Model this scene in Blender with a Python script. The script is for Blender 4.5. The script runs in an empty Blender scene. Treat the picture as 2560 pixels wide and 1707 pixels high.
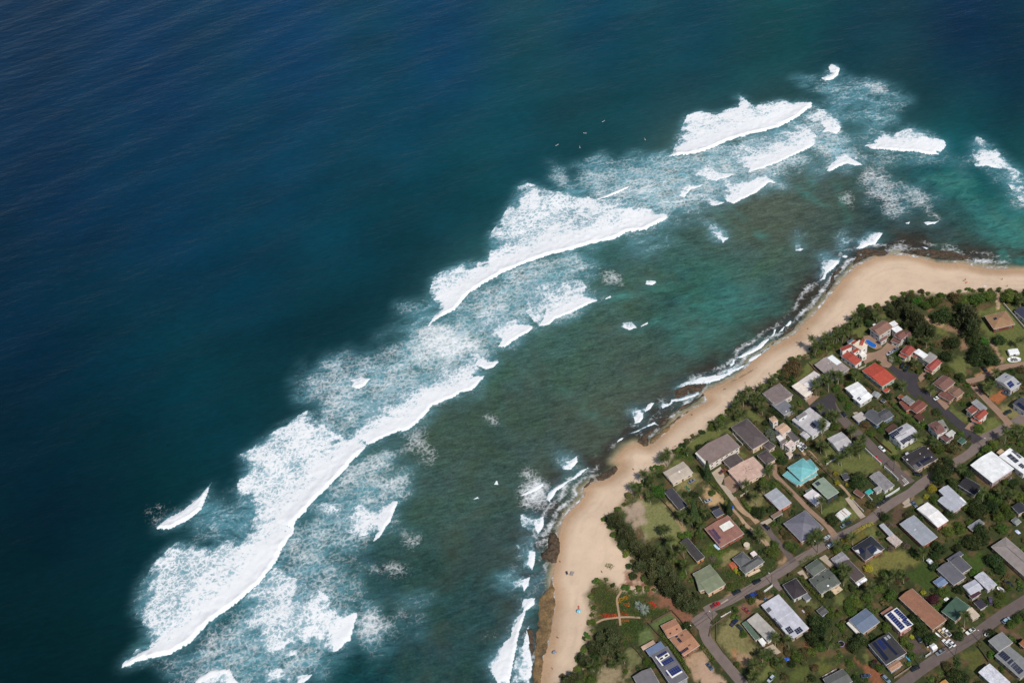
import bpy, bmesh, math, random
import numpy as np
from mathutils import Vector, Matrix
R = math.radians
sc = bpy.context.scene
col = sc.collection

# ---------------- camera, sky, sun, exposure ----------------
CAM_H, DEP, ROLL, FPX = 520.0, 44.0, -13.0, 2845.0
_d, _r = R(DEP), R(ROLL)
FWD = np.array([0, math.cos(_d), -math.sin(_d)])
_rt = np.array([1.0, 0, 0]); _up = np.cross(_rt, FWD)
RT = math.cos(_r) * _rt + math.sin(_r) * _up
UP = -math.sin(_r) * _rt + math.cos(_r) * _up
cam_d = bpy.data.cameras.new('camera'); cam = bpy.data.objects.new('camera', cam_d); col.objects.link(cam)
cam_d.sensor_width = 36.0; cam_d.sensor_fit = 'HORIZONTAL'; cam_d.lens = 36.0 * FPX / 2560.0
cam_d.clip_start = 1.0; cam_d.clip_end = 30000.0
cam.matrix_world = Matrix(((RT[0], UP[0], -FWD[0], 0), (RT[1], UP[1], -FWD[1], 0), (RT[2], UP[2], -FWD[2], CAM_H), (0, 0, 0, 1)))
sc.camera = cam
SUN_AZ, SUN_EL = 163.0, 54.0
wd = bpy.data.worlds.new('World'); sc.world = wd; wd.use_nodes = True
wn = wd.node_tree
sky = wn.nodes.new('ShaderNodeTexSky'); sky.sky_type = 'NISHITA'; sky.sun_disc = False
sky.sun_elevation = R(SUN_EL); sky.sun_rotation = R(SUN_AZ); sky.air_density = 1.0; sky.dust_density = 0.6
bg = next(n for n in wn.nodes if n.type == 'BACKGROUND'); bg.inputs['Strength'].default_value = 0.075
wn.links.new(sky.outputs['Color'], bg.inputs['Color'])
sl = bpy.data.lights.new('sun', 'SUN'); so = bpy.data.objects.new('sun', sl); col.objects.link(so)
sl.energy = 3.5; sl.angle = R(0.53); sl.color = (1.0, 0.955, 0.88)
sdir = Vector((math.sin(R(SUN_AZ)) * math.cos(R(SUN_EL)), math.cos(R(SUN_AZ)) * math.cos(R(SUN_EL)), math.sin(R(SUN_EL))))
so.rotation_euler = sdir.to_track_quat('Z', 'Y').to_euler(); so.location = sdir * 900
vs = sc.view_settings; vs.view_transform = 'Standard'; vs.look = 'None'; vs.exposure = 0.0; vs.gamma = 1.0; vs.use_curve_mapping = False
sc.cycles.transparent_max_bounces = 12; sc.cycles.max_bounces = 6

# ---------------- measuring: survey marks on the photograph to points on the ground ----------------
TILES = {'S': (0, 0, 1.0), 'A': (2060, 660, 4.612), 'B': (2060, 960, 4.612), 'C': (1760, 800, 5.807), 'D': (1760, 1030, 5.807),
         'E': (1460, 1080, 5.807), 'F': (1760, 1250, 5.807), 'G': (2160, 1250, 5.807), 'H': (1380, 1320, 5.807), 'I': (1360, 1437, 5.807),
         'J': (1760, 1437, 5.807), 'K': (2160, 1437, 5.807), 'L': (1400, 700, 3.92), 'M': (1400, 960, 5.807), 'N': (2060, 780, 9.224),
         'O': (1360, 270, 8.4), 'U': (280, 1100, 2.584), 'V': (560, 880, 3.336), 'W': (1040, 420, 3.336), 'X': (1560, 140, 3.336),
         'Y': (1960, 300, 3.92), 'Z': (1180, 1100, 2.5825)}
GZ = 3.0
def PX(s, k=2):
    """'A 10,20 30,40 B 5,6' -> list of photo coordinates; k numbers per mark"""
    out = []; t = TILES['S']
    for w in s.split():
        if w in TILES: t = TILES[w]; continue
        v = [float(q) for q in w.split(',')]
        out.append((t[0] + v[0] / t[2], t[1] + v[1] / t[2]) + tuple(v[2:]))
    return out
def at(p, z=GZ):
    d = FWD * FPX + RT * (p[0] - 1280.0) - UP * (p[1] - 853.5)
    k = (CAM_H - z) / -d[2]
    return np.array([d[0] * k, d[1] * k])
def pts(s, z=GZ): return np.array([at(p, z) for p in PX(s)])

# ---------------- small numpy helpers ----------------
def hash2(ix, iy, seed):
    h = (ix.astype(np.int64) * 374761393 + iy.astype(np.int64) * 668265263 + seed * 974634777) & 0xFFFFFFFF
    h = ((h ^ (h >> 13)) * 1274126177) & 0xFFFFFFFF
    return ((h ^ (h >> 16)) & 0xFFFF) / 65535.0
def vnoise(x, y, seed=0):
    ix, iy = np.floor(x), np.floor(y); fx, fy = x - ix, y - iy
    fx = fx * fx * (3 - 2 * fx); fy = fy * fy * (3 - 2 * fy)
    a = hash2(ix, iy, seed); b = hash2(ix + 1, iy, seed); c = hash2(ix, iy + 1, seed); d = hash2(ix + 1, iy + 1, seed)
    return (a * (1 - fx) + b * fx) * (1 - fy) + (c * (1 - fx) + d * fx) * fy
def fbm(x, y, seed=0, o=4):
    s = 0; a = 0.5; t = 0
    for i in range(o):
        s = s + a * vnoise(x * 2 ** i, y * 2 ** i, seed + i * 17); t += a; a *= 0.5
    return s / t
def inpoly(x, y, P):
    r = np.zeros(x.shape, bool); n = len(P)
    for i in range(n):
        x1, y1 = P[i]; x2, y2 = P[(i + 1) % n]
        if y1 == y2: continue
        c = ((y1 > y) != (y2 > y)) & (x < (x2 - x1) * (y - y1) / (y2 - y1) + x1)
        r ^= c
    return r
def dline(x, y, P, closed=False):
    d = np.full(x.shape, 1e9); n = len(P)
    for i in range(n if closed else n - 1):
        a = P[i]; b = P[(i + 1) % n]; vx, vy = b[0] - a[0], b[1] - a[1]; L = vx * vx + vy * vy + 1e-9
        t = np.clip(((x - a[0]) * vx + (y - a[1]) * vy) / L, 0, 1)
        d = np.minimum(d, np.hypot(x - a[0] - t * vx, y - a[1] - t * vy))
    return d
def sstep(a, b, x):
    t = np.clip((x - a) / (b - a), 0, 1); return t * t * (3 - 2 * t)
def blur(a, r):
    if r < 1: return a
    for ax in (0, 1):
        for _ in range(2):
            p = np.pad(a, [(r + 1, r) if k == ax else (0, 0) for k in range(a.ndim)], mode='edge')
            c = np.cumsum(p, axis=ax); n = a.shape[ax]
            hi = np.take(c, np.arange(2 * r + 1, 2 * r + 1 + n), axis=ax); lo = np.take(c, np.arange(0, n), axis=ax)
            a = (hi - lo) / (2 * r + 1)
    return a
class Raster:
    def __init__(s, x0, x1, y0, y1, st):
        s.x0, s.y0, s.st = x0, y0, st
        s.nx, s.ny = int((x1 - x0) / st) + 1, int((y1 - y0) / st) + 1
        s.X, s.Y = np.meshgrid(x0 + st * np.arange(s.nx), y0 + st * np.arange(s.ny))
    def win(s, P, pad):
        x0, y0 = P.min(0) - pad; x1, y1 = P.max(0) + pad
        i0 = max(0, int((y0 - s.y0) / s.st)); i1 = min(s.ny, int((y1 - s.y0) / s.st) + 2)
        j0 = max(0, int((x0 - s.x0) / s.st)); j1 = min(s.nx, int((x1 - s.x0) / s.st) + 2)
        return slice(i0, max(i1, i0)), slice(j0, max(j1, j0))
    def sample(s, a, x, y):
        u = np.clip((x - s.x0) / s.st, 0, s.nx - 1.001); v = np.clip((y - s.y0) / s.st, 0, s.ny - 1.001)
        i = v.astype(int); j = u.astype(int); fu = u - j; fv = v - i
        if a.ndim == 3: fu = fu[..., None]; fv = fv[..., None]
        return (a[i, j] * (1 - fu) + a[i, j + 1] * fu) * (1 - fv) + (a[i + 1, j] * (1 - fu) + a[i + 1, j + 1] * fu) * fv
def lin(c):
    c = np.array(c, float) / 255.0
    return np.where(c <= 0.04045, c / 12.92, ((c + 0.055) / 1.055) ** 2.4)
KEXP = 1.0     # how bright a white sheet in full sun comes out
def alb(r, g, b, k=1.0): return tuple(np.clip(lin((r, g, b)) / KEXP * k, 0.004, 0.86))

# ---------------- objects ----------------
def tag(o, label=None, cat=None, group=None, kind=None):
    if label: o['label'] = label
    if cat: o['category'] = cat
    if group: o['group'] = group
    if kind: o['kind'] = kind
    return o
def mesh_np(name, V, F, mats, smooth=False, attrs=None):
    me = bpy.data.meshes.new(name); V = np.asarray(V, np.float32); F = np.asarray(F, np.int32)
    nf, k = F.shape
    me.vertices.add(len(V)); me.vertices.foreach_set('co', V.ravel())
    me.loops.add(nf * k); me.loops.foreach_set('vertex_index', F.ravel())
    me.polygons.add(nf); me.polygons.foreach_set('loop_start', np.arange(0, nf * k, k, dtype=np.int32))
    if smooth: me.polygons.foreach_set('use_smooth', np.ones(nf, bool))
    for n, a in (attrs or {}).items():
        a = np.asarray(a, np.float32)
        if a.ndim == 2:
            at_ = me.attributes.new(n, 'FLOAT_COLOR', 'POINT'); at_.data.foreach_set('color', np.hstack([a, np.ones((len(a), 1), np.float32)]).ravel())
        else:
            at_ = me.attributes.new(n, 'FLOAT', 'POINT'); at_.data.foreach_set('value', a)
    for m in (mats if isinstance(mats, (list, tuple)) else [mats]): me.materials.append(m)
    me.update(); me.validate()
    return me
class MB:
    def __init__(s): s.v = []; s.f = []; s.m = []
    def face(s, P, m=0):
        i = len(s.v); s.v += [tuple(p) for p in P]; s.f.append(tuple(range(i, i + len(P)))); s.m.append(m)
    def hexa(s, B, T, m=0):
        """bottom ring B and top ring T (same length, counter-clockwise from above)"""
        n = len(B); i = len(s.v); s.v += [tuple(p) for p in B] + [tuple(p) for p in T]
        s.f.append(tuple(range(i + n - 1, i - 1, -1))); s.m.append(m)
        s.f.append(tuple(range(i + n, i + 2 * n))); s.m.append(m)
        for k in range(n):
            l = (k + 1) % n; s.f.append((i + k, i + l, i + n + l, i + n + k)); s.m.append(m)
    def box(s, x0, y0, z0, x1, y1, z1, m=0):
        r = [(x0, y0), (x1, y0), (x1, y1), (x0, y1)]
        s.hexa([(a, b, z0) for a, b in r], [(a, b, z1) for a, b in r], m)
    def tube(s, P, rad, n=6, m=0, cap=True):
        rings = []
        for k, p in enumerate(P):
            p = Vector(p); a = Vector(P[max(0, k - 1)]); b = Vector(P[min(len(P) - 1, k + 1)])
            t = (b - a).normalized(); u = t.orthogonal().normalized() if abs(t.z) < 0.95 else (Vector((1, 0, 0)) - t * t.x).normalized(); w = t.cross(u)
            i = len(s.v); r = rad[k] if hasattr(rad, '__len__') else rad
            s.v += [tuple(p + (u * math.cos(2 * math.pi * q / n) + w * math.sin(2 * math.pi * q / n)) * r) for q in range(n)]; rings.append(i)
        for a, b in zip(rings, rings[1:]):
            for q in range(n): s.f.append((a + q, a + (q + 1) % n, b + (q + 1) % n, b + q)); s.m.append(m)
        if cap:
            s.f.append(tuple(rings[0] + q for q in range(n - 1, -1, -1))); s.m.append(m)
            s.f.append(tuple(rings[-1] + q for q in range(n))); s.m.append(m)
    def mesh(s, name, mats, smooth=False):
        me = bpy.data.meshes.new(name); me.from_pydata(s.v, [], s.f)
        for m in (mats if isinstance(mats, (list, tuple)) else [mats]): me.materials.append(m)
        if any(s.m): me.polygons.foreach_set('material_index', s.m)
        if smooth: me.polygons.foreach_set('use_smooth', [True] * len(s.f))
        me.update(); return me
def ob(name, me, parent=None, loc=None, rz=None, scale=None):
    o = bpy.data.objects.new(name, me); col.objects.link(o)
    if parent: o.parent = parent
    if loc is not None: o.location = loc
    if rz is not None: o.rotation_euler = (0, 0, rz) if not hasattr(rz, '__len__') else rz
    if scale is not None: o.scale = scale if hasattr(scale, '__len__') else (scale,) * 3
    return o
def empty(name, loc, rz=0.0, scale=None):
    o = ob(name, None, None, loc, rz, scale); o.empty_display_size = 0.5; return o

# ---------------- materials ----------------
class NT:
    def __init__(s, name, group=False):
        s.mat = bpy.data.materials.new(name); s.mat.use_nodes = True; s.t = s.mat.node_tree
        s.b = next(n for n in s.t.nodes if n.type == 'BSDF_PRINCIPLED'); s.out = next(n for n in s.t.nodes if n.type == 'OUTPUT_MATERIAL')
    def n(s, ty, **k):
        x = s.t.nodes.new('ShaderNode' + ty)
        for a, v in k.items(): setattr(x, a, v)
        return x
    def l(s, a, b): s.t.links.new(a, b)
    def set(s, sock, v):
        if isinstance(v, bpy.types.NodeSocket): s.l(v, sock)
        else: sock.default_value = v
    def math(s, op, a, b=0.0, c=0.0, clamp=False):
        x = s.n('Math', operation=op); x.use_clamp = clamp
        s.set(x.inputs[0], a); s.set(x.inputs[1], b); s.set(x.inputs[2], c); return x.outputs[0]
    def noise(s, vec, scale, detail=3.0, rough=0.5, dist=0.0):
        x = s.n('TexNoise'); s.set(x.inputs['Vector'], vec); x.inputs['Scale'].default_value = scale; x.inputs['Detail'].default_value = detail
        x.inputs['Roughness'].default_value = rough; x.inputs['Distortion'].default_value = dist; return x.outputs[0]
    def rng(s, v, a, b, c=0.0, d=1.0, smooth=False):
        x = s.n('MapRange'); x.interpolation_type = 'SMOOTHSTEP' if smooth else 'LINEAR'
        s.set(x.inputs[0], v)
        for i, q in enumerate((a, b, c, d)): s.set(x.inputs[i + 1], q)
        return x.outputs[0]
    def mix(s, f, a, b, mode='MIX'):
        x = s.n('Mix', data_type='RGBA', blend_type=mode); s.set(x.inputs[0], f)
        s.set(x.inputs[6], a if isinstance(a, bpy.types.NodeSocket) else (*a[:3], 1)); s.set(x.inputs[7], b if isinstance(b, bpy.types.NodeSocket) else (*b[:3], 1))
        return x.outputs[2]
    def val(s, c, v):
        x = s.n('HueSaturation'); s.set(x.inputs['Color'], c if isinstance(c, bpy.types.NodeSocket) else (*c[:3], 1)); s.set(x.inputs['Value'], v); return x.outputs[0]
    def bump(s, h, strength, dist):
        x = s.n('Bump'); x.inputs['Strength'].default_value = strength; x.inputs['Distance'].default_value = dist; s.l(h, x.inputs['Height']); s.l(x.outputs[0], s.b.inputs['Normal'])
    def pos(s): return s.n('NewGeometry').outputs['Position']
    def objc(s): return s.n('TexCoord').outputs['Object']
    def attr(s, n): x = s.n('Attribute'); x.attribute_name = n; return x
    def done(s, c, rough=0.8, spec=0.3):
        s.set(s.b.inputs['Base Color'], c if isinstance(c, bpy.types.NodeSocket) else (*c[:3], 1)); s.set(s.b.inputs['Roughness'], rough)
        s.b.inputs['Specular IOR Level'].default_value = spec; return s.mat
_mc = {}
def plain(rgb, rough=0.7, spec=0.3, var=0.12, scale=1.5, metal=0.0):
    k = ('p', tuple(rgb), rough, spec, var, scale, metal)
    if k not in _mc:
        t = NT('paint'); c = t.val(alb(*rgb), t.rng(t.noise(t.pos(), scale, 4), 0.3, 0.7, 1 - var, 1 + var))
        t.b.inputs['Metallic'].default_value = metal; _mc[k] = t.done(c, rough, spec)
    return _mc[k]
def foam_alpha(t, dens, lo=-0.20, hi=0.36, grain=1.0):
    """coverage follows the density; fine grain, curling threads and larger clumps"""
    p = t.pos()
    n1 = t.noise(p, 0.8, 5.0, 0.72, 0.4); n2 = t.noise(p, 0.12, 4.0, 0.55, 2.2); big = t.noise(p, 0.055, 4.0, 0.6, 0.6)
    wp = t.n('VectorMath', operation='ADD'); nz = t.n('TexNoise'); t.l(p, nz.inputs['Vector']); nz.inputs['Scale'].default_value = 0.25; nz.inputs['Detail'].default_value = 3.0
    sc_ = t.n('VectorMath', operation='SCALE'); t.l(nz.outputs['Color'], sc_.inputs[0]); sc_.inputs['Scale'].default_value = 5.0; t.l(p, wp.inputs[0]); t.l(sc_.outputs[0], wp.inputs[1])
    vo = t.n('TexVoronoi'); vo.feature = 'DISTANCE_TO_EDGE'; t.l(wp.outputs[0], vo.inputs['Vector']); vo.inputs['Scale'].default_value = 0.30
    lace = t.rng(vo.outputs['Distance'], 0.02, 0.30, 1.0, 0.0)        # bubbles ringed by threads
    rid = t.math('SUBTRACT', 1.0, t.math('MULTIPLY', t.math('ABSOLUTE', t.math('SUBTRACT', n2, 0.5)), 10.0), clamp=True)
    fine = t.noise(p, 2.2, 3.0, 0.7)
    mp = t.n('Mapping'); t.l(wp.outputs[0], mp.inputs[0]); mp.inputs['Rotation'].default_value = (0, 0, R(58)); mp.inputs['Scale'].default_value = (0.28, 1.0, 1.0)
    strk = t.noise(mp.outputs[0], 0.30, 5.0, 0.68, 0.5)                # drawn out along the run of the waves
    v = t.math('MULTIPLY', t.math('SUBTRACT', n1, 0.5), 0.75 * grain)
    v = t.math('ADD', v, t.math('MULTIPLY', t.math('SUBTRACT', fine, 0.5), 0.45 * grain))
    v = t.math('ADD', v, t.math('MULTIPLY', t.math('SUBTRACT', strk, 0.5), 0.85))
    v = t.math('ADD', v, t.math('MULTIPLY', t.math('SUBTRACT', lace, 0.45), 0.22))
    v = t.math('ADD', v, t.math('MULTIPLY', t.math('SUBTRACT', rid, 0.35), 0.12))
    v = t.math('ADD', v, t.math('MULTIPLY', t.math('SUBTRACT', big, 0.5), 0.75))
    v = t.math('ADD', v, t.math('MULTIPLY_ADD', dens, 0.95, -0.46))
    a = t.rng(v, lo, hi, 0.0, 1.0, True)
    gate = t.rng(dens, 0.01, 0.10)
    cov = t.math('MULTIPLY', t.rng(v, -0.55, 0.0, 0.0, 1.0, True), gate)      # milky water round the bubbles
    return t.math('MULTIPLY', a, gate), n1, cov, v

# ---------------- the coast ----------------
SHORE = pts('S 1352,2100 I -40,1760 Z 445,1568 460,1400 500,1310 520,1200 540,1050 525,900 540,800 560,640 580,560 600,490 700,400 745,335 '
            'M 330,1540 470,1440 700,1380 860,1230 880,1140 800,1110 950,930 1100,870 1290,900 1390,850 1560,680 1700,530 1850,420 2000,330 2150,240 '
            'C 0,1060 200,960 480,840 620,690 740,570 960,420 1060,350 1330,210 1470,50 1530,0 '
            'Y 590,1560 700,1440 870,1360 1000,1335 1150,1325 1350,1355 1500,1405 1750,1410 1900,1445 2100,1465 2352,1465 S 2750,690 3400,760', 0.0)
VEG = pts('S 1430,2100 I 160,1620 300,1480 500,1330 470,1200 580,1050 600,880 690,690 660,480 620,300 760,90 900,80 1000,130 1150,190 1350,230 '
          'H 1450,880 1300,760 1130,680 1120,480 1080,330 950,260 890,90 840,-30 E 300,1260 480,1130 640,920 820,740 940,560 1100,480 1300,290 1480,120 1720,0 '
          'C 100,1480 320,1320 560,1050 740,1010 960,880 1110,740 1240,590 1400,520 1560,440 1720,300 1900,150 2120,20 '
          'A 300,640 420,480 640,500 830,380 1000,320 1400,380 1460,340 1700,300 2000,300 2306,310 S 2750,735 3400,810', GZ)
X0, X1, Y0, Y1 = -560, 640, 200, 1330
def growing(a, b, st, far, g=1.35):
    c = list(np.arange(a, b + 0.01, st)); d = st
    lo = []; x = a
    while x > far[0]: d *= g; x -= d; lo.append(x)
    d = st; hi = []; x = c[-1]
    while x < far[1]: d *= g; x += d; hi.append(x)
    return np.array(lo[::-1] + c + hi)
def coast_sd(x, y):
    """distance to the waterline, positive on land"""
    d = dline(x, y, SHORE)
    ring = np.vstack([SHORE, [[9000, SHORE[-1][1] + 300], [9000, -9000], [SHORE[0][0] + 200, -9000]]])
    return np.where(inpoly(x, y, ring), d, -d)
def veg_sd(x, y):
    d = dline(x, y, VEG)
    ring = np.vstack([VEG, [[9000, VEG[-1][1] + 300], [9000, -9000], [VEG[0][0] + 200, -9000]]])
    return np.where(inpoly(x, y, ring), d, -d)

# ---------------- sea ----------------
SR = Raster(X0, X1, Y0, Y1, 1.5)
foam = np.zeros(SR.X.shape); veil = np.zeros(SR.X.shape)
def blob(arr, s, d, soft=3, z=0.0, edge=0.35):
    P = pts(s, z); w = SR.win(P, 12); x, y = SR.X[w], SR.Y[w]
    if x.size == 0: return
    sd = dline(x, y, P, True) * np.where(inpoly(x, y, P), 1, -1) + (fbm(x / 9, y / 9, 5) - 0.5) * 9 * edge * soft
    arr[w] = np.maximum(arr[w], d * sstep(-soft, soft, sd))
# colour of the water body and the reef under it: measured marks  (x,y,r,g,b)
WC = PX('S 0,0,11,44,76 350,150,13,50,86 700,60,16,58,96 1100,100,16,62,98 1500,60,18,66,92 1750,60,19,66,88 2000,40,24,76,86 2150,90,16,56,76 2400,60,8,40,76 2540,200,8,36,62 '
        '2300,250,14,50,62 100,400,12,46,78 400,500,11,54,84 700,400,16,60,88 1000,300,17,66,92 1300,350,20,72,88 1600,220,22,70,84 1800,180,22,68,80 1950,140,26,70,76 2100,180,16,54,66 '
        '50,800,6,40,64 300,900,7,48,66 600,700,10,58,82 850,600,12,64,84 1100,480,18,68,84 1000,620,14,54,66 1200,480,22,68,78 1450,380,26,64,74 1550,320,30,70,80 '
        '100,1200,4,34,50 300,1150,6,42,54 500,980,10,56,70 650,950,14,52,62 760,850,12,50,62 900,760,14,54,66 100,1600,4,34,42 250,1620,8,42,48 420,1250,12,50,56 '
        '1250,800,52,84,78 1150,950,50,84,76 1400,850,54,86,76 1550,800,62,84,70 1300,1000,62,82,68 1500,1000,66,80,66 1150,1100,68,80,64 1100,1250,54,76,66 1300,1150,52,76,68 1000,1350,46,72,66 '
        '1050,1500,36,66,62 1150,1620,32,62,60 900,1660,22,60,66 1250,1350,44,66,62 1200,1480,40,66,62 1280,1600,34,58,58 700,1650,30,78,88 980,1150,52,80,74 900,1250,40,74,74 '
        '1500,640,46,86,80 1650,560,60,84,74 1700,700,40,88,80 1820,780,38,90,84 1900,720,46,90,82 1760,830,44,86,78 1900,600,74,82,66 1750,500,72,82,68 1900,480,84,82,64 2050,460,80,80,62 2000,600,66,76,64 '
        '1950,850,62,70,58 1800,900,58,68,58 1650,960,60,66,56 1600,1020,62,62,52 1560,900,62,78,66 2150,480,40,68,66 2150,560,44,62,58 2250,520,40,54,52 2300,600,50,52,46 2400,620,54,54,46 '
        '2330,430,22,106,116 2400,450,18,94,108 2440,500,26,108,110 2500,560,34,112,108 2550,600,40,110,104 2450,420,22,62,74 2520,330,12,44,58 2480,620,56,84,76 2500,470,22,66,74 2350,560,54,62,56 '
        '2000,400,50,84,82 2150,400,52,72,66 2250,350,40,78,78 2130,300,40,84,92 1400,1200,70,72,60 1380,1150,62,74,64 1430,1120,66,78,66 1540,1080,70,72,58')
cp = np.array([at(p, 0) for p in WC]); cc = np.array([lin(p[2:5]) for p in WC])
_sh = np.array([p[2] > 31 and p[1] > 330 for p in WC])[:, None]      # marks over shallow reef
_g = cc.mean(1, keepdims=True); cc = np.where(_sh, (cc * 0.9 + _g * 0.1) * np.array([1.08, 1.22, 1.26]), cc * np.array([0.5, 0.86, 0.78]))
cx, cy = np.meshgrid(np.arange(X0, X1 + 1, 8.0), np.arange(Y0, Y1 + 1, 8.0))
# nearness measured with far distances compressed, so the marks far out reach further
def sq(x, y): k = 1.0 / (np.hypot(x, y) + 250) ; return x * k, y * k
gx, gy = sq(cx, cy); px_, py_ = sq(cp[:, 0], cp[:, 1])
wgt = 1.0 / (((gx[..., None] - px_) ** 2 + (gy[..., None] - py_) ** 2) + 1e-4) ** 2.0
wc = (wgt[..., None] * cc).sum(2) / wgt.sum(2)[..., None]
wc = blur(wc, 2)
CR = Raster(X0, X1, Y0, Y1, 8.0)

WAVES = []
def wave(label, lead, rest, d0=0.97, d1=0.8, soft=4.0, crest=1.6, group=None):
    WAVES.append((label, lead, rest, d0, d1, soft, crest, group))
wave('long rolling breaker whose white apron spreads widest, at the southern end of the reef', 'U 55,1475 200,1420 370,1385 500,1310 640,1170 820,1040 960,920 1050,800 1110,690 1175,600',
     'U 1150,470 930,480 800,630 600,690 420,655 290,770 180,930 145,1110 215,1200 225,1310 110,1390', 1.0, .80, 6, 2.2)
wave('broad white breaker with a hooked peeling lip, joined to the widest apron', 'U 1175,600 1190,520 1260,460 V 660,1350 760,1240 900,1100 1000,990 1080,900 1200,785',
     'V 1080,690 900,590 690,490 600,540 480,620 330,720 200,825 120,860 190,950 120,1060 110,1200 150,1340 290,1450 U 960,560', 1.0, .86, 6, 2.2)
wave('small solid curling wave standing alone outside the widest breaker', 'U 280,575 380,575 500,515 580,450 635,300', 'U 645,275 560,370 460,460 330,520', 1.1, 1.0, 1.2, 1.8)
wave('short bright lip of a wave folding over on milky water', 'V 1060,295 1120,310 1175,285 1225,225', 'V 1150,210 1070,195 1010,250', 1.0, .7, 2, 1.4)
wave('scalloped foam front with rounded lobes reaching onto the reef flat', 'V 1200,785 1290,730 1450,665 1545,650 1620,580 1700,500 1735,450 1820,415 1910,380 1970,345 2060,325 2130,270 2170,205',
     'V 2150,140 2080,70 1900,90 1650,190 1400,270 1170,330 1150,500 1100,600 1040,660 1040,840', .98, .5, 7, 1.0)
wave('small foam lobe tucked between two larger scalloped fronts', 'V 2090,110 2190,145 2250,135 2295,80', 'V 2260,50 2170,0 2000,20 1900,80', .88, .55, 4, .8)
wave('leaf shaped foam front beside a dark gap of clear water', 'W 680,1492 750,1490 860,1410 940,1370 985,1315', 'W 870,1240 760,1190 620,1180 500,1210 380,1300 300,1420 560,1380', .98, .55, 6, 1.0)
wave('foam front with thin white lip and speckled fan behind, trailing the longest breaker', 'W 1020,1330 1110,1310 1180,1255 1300,1210 1450,1135 1520,1110', 'W 1460,1040 1380,930 1200,900 1000,900 850,1000 820,1120 950,1240', .92, .42, 8, .8)
wave('longest breaker with a straight bright lip along its whole shoreward side', 'W 105,1315 190,1250 320,1190 440,1050 560,970 720,880 900,805 1100,735 1300,690 1450,640 1660,590 1760,535 1900,520 2000,470 2110,415',
     'W 2100,395 2000,340 1850,330 1700,260 1480,260 1330,180 1160,205 1030,150 900,110 840,160 830,230 780,300 700,440 600,580 620,680 590,780 400,790 250,850 150,900 110,1040 170,1150 160,1220', 1.0, .83, 6, 2.0)
wave('thin bright crest curling behind the longest breaker', 'W 1480,270 1600,245 1700,205 1785,160', 'W 1785,145 1700,180 1560,240', 1.1, 1.0, 1.2, 1.4)
wave('thick white wedge shaped breaker over the outer reef', 'X 375,840 550,830 700,790 850,720 1050,660 1280,600 1450,510 1560,420', 'X 1565,385 1400,390 1280,370 1200,400 1080,420 1000,350 940,300 960,430 850,440 760,480 640,460 530,490 490,570 450,700 400,790', 1.05, .93, 4, 2.2)
wave('second foam line of thin lace following the wedge shaped breaker', 'X 1030,978 1150,945 1300,890 1400,840 1520,785 1600,740', 'X 1620,680 1500,560 1300,610 1050,670 900,720 780,760 800,830 950,900', .84, .45, 6, .7)
wave('thin foam fringe with a short white lip beside the second foam line', 'X 770,1040 860,1015 935,985', 'X 850,930 700,900 560,850 450,850 470,1000 600,1030', .74, .42, 6, .5)
wave('small curved foam lip on milky turquoise water', 'X 500,1180 560,1110 640,1095 670,1065', 'X 600,1050 480,1050 380,1100 420,1160', .7, .42, 4, .5)
wave('foam tongue ending in a narrow white tip on brown reef', 'X 740,1255 800,1250 850,1225', 'X 760,1160 640,1110 560,1130 620,1210', .8, .5, 4, .5)
wave('wide foam fan with two scalloped tips on brown reef', 'X 860,1220 920,1235 980,1205 1040,1175 1110,1140 1160,1100 1210,1065 1280,1070', 'X 1270,980 1180,960 1000,1000 850,1010 700,1060 800,1160', .82, .42, 6, .6)
wave('foam patch like a bent hand past the end of the wedge shaped breaker', 'X 1650,640 1700,640 1770,655 1800,620', 'X 1840,560 1790,460 1680,450 1600,435 1570,500 1500,510 1600,580', .85, .58, 5, .8)
wave('lone small breaker farthest out to sea on the reef edge', 'X 1645,190 1680,210 1740,200 1785,160 1800,110', 'X 1790,95 1730,70 1705,100 1720,150', 1.05, .85, 2, 1.6)
wave('speckled foam front with a wavy white lip over brown reef', 'Y 410,515 480,490 550,450 620,440 700,455 770,445', 'Y 790,400 720,310 680,200 590,220 520,340 430,360 380,460', .88, .5, 6, .7)
wave('twin peaked white breaker crossing toward the sandy point', 'Y 780,250 860,285 960,295 1050,305 1150,315 1260,315 1330,325 1440,340 1520,340', 'Y 1590,250 1570,200 1480,180 1390,110 1300,90 1220,70 1150,110 1050,150 960,100 890,160', 1.0, .82, 4, 1.4)
wave('long diffuse foam trail sweeping past the turquoise channel', 'Y 1870,465 2000,460 2120,490', 'Y 2200,640 2352,870 2420,700 2352,520 2200,400 2100,300 2000,220 1880,150 1840,300', .78, .66, 5, .4)
wave('tiny white wavelet nearest the turquoise channel', 'Y 1370,1010 1400,1035 1480,1020 1525,990', 'Y 1480,995 1420,1000', 1.0, .9, 1.2, .5)
wave('tiny curved wavelet on dark reef off the sandy point', 'Y 1180,1015 1220,1025 1250,990', 'Y 1210,1000', 1.0, .9, 1, .5)
wave('tiny curved wavelet close to the sandy point', 'Y 1350,1243 1395,1270 1425,1258', 'Y 1390,1250', 1.0, .9, 1, .4)
wave('jagged shore break over rocks at the sandy point', 'Y 690,1270 760,1265 830,1230 890,1225 970,1110', 'Y 900,1100 820,1090 770,1150 690,1180', .80, .55, 4.5, .6)
wave('narrow foam column running in to the sandy point', 'Y 560,1345 600,1360 630,1340', 'Y 640,1200 620,1050 580,1060 520,1180 530,1280', .80, .55, 4.5, .5)
wave('shore break rounding the bend of the beach', 'Y 330,1590 400,1568 430,1500 510,1430 555,1380', 'Y 480,1300 350,1270 330,1350 350,1400 360,1480', .80, .55, 4.5, .6)
wave('short foam streak with a bright foot on brown reef', 'X 830,1560 880,1515', 'X 840,1450 760,1390 600,1350 680,1440 740,1540', .85, .5, 4, .4)
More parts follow.
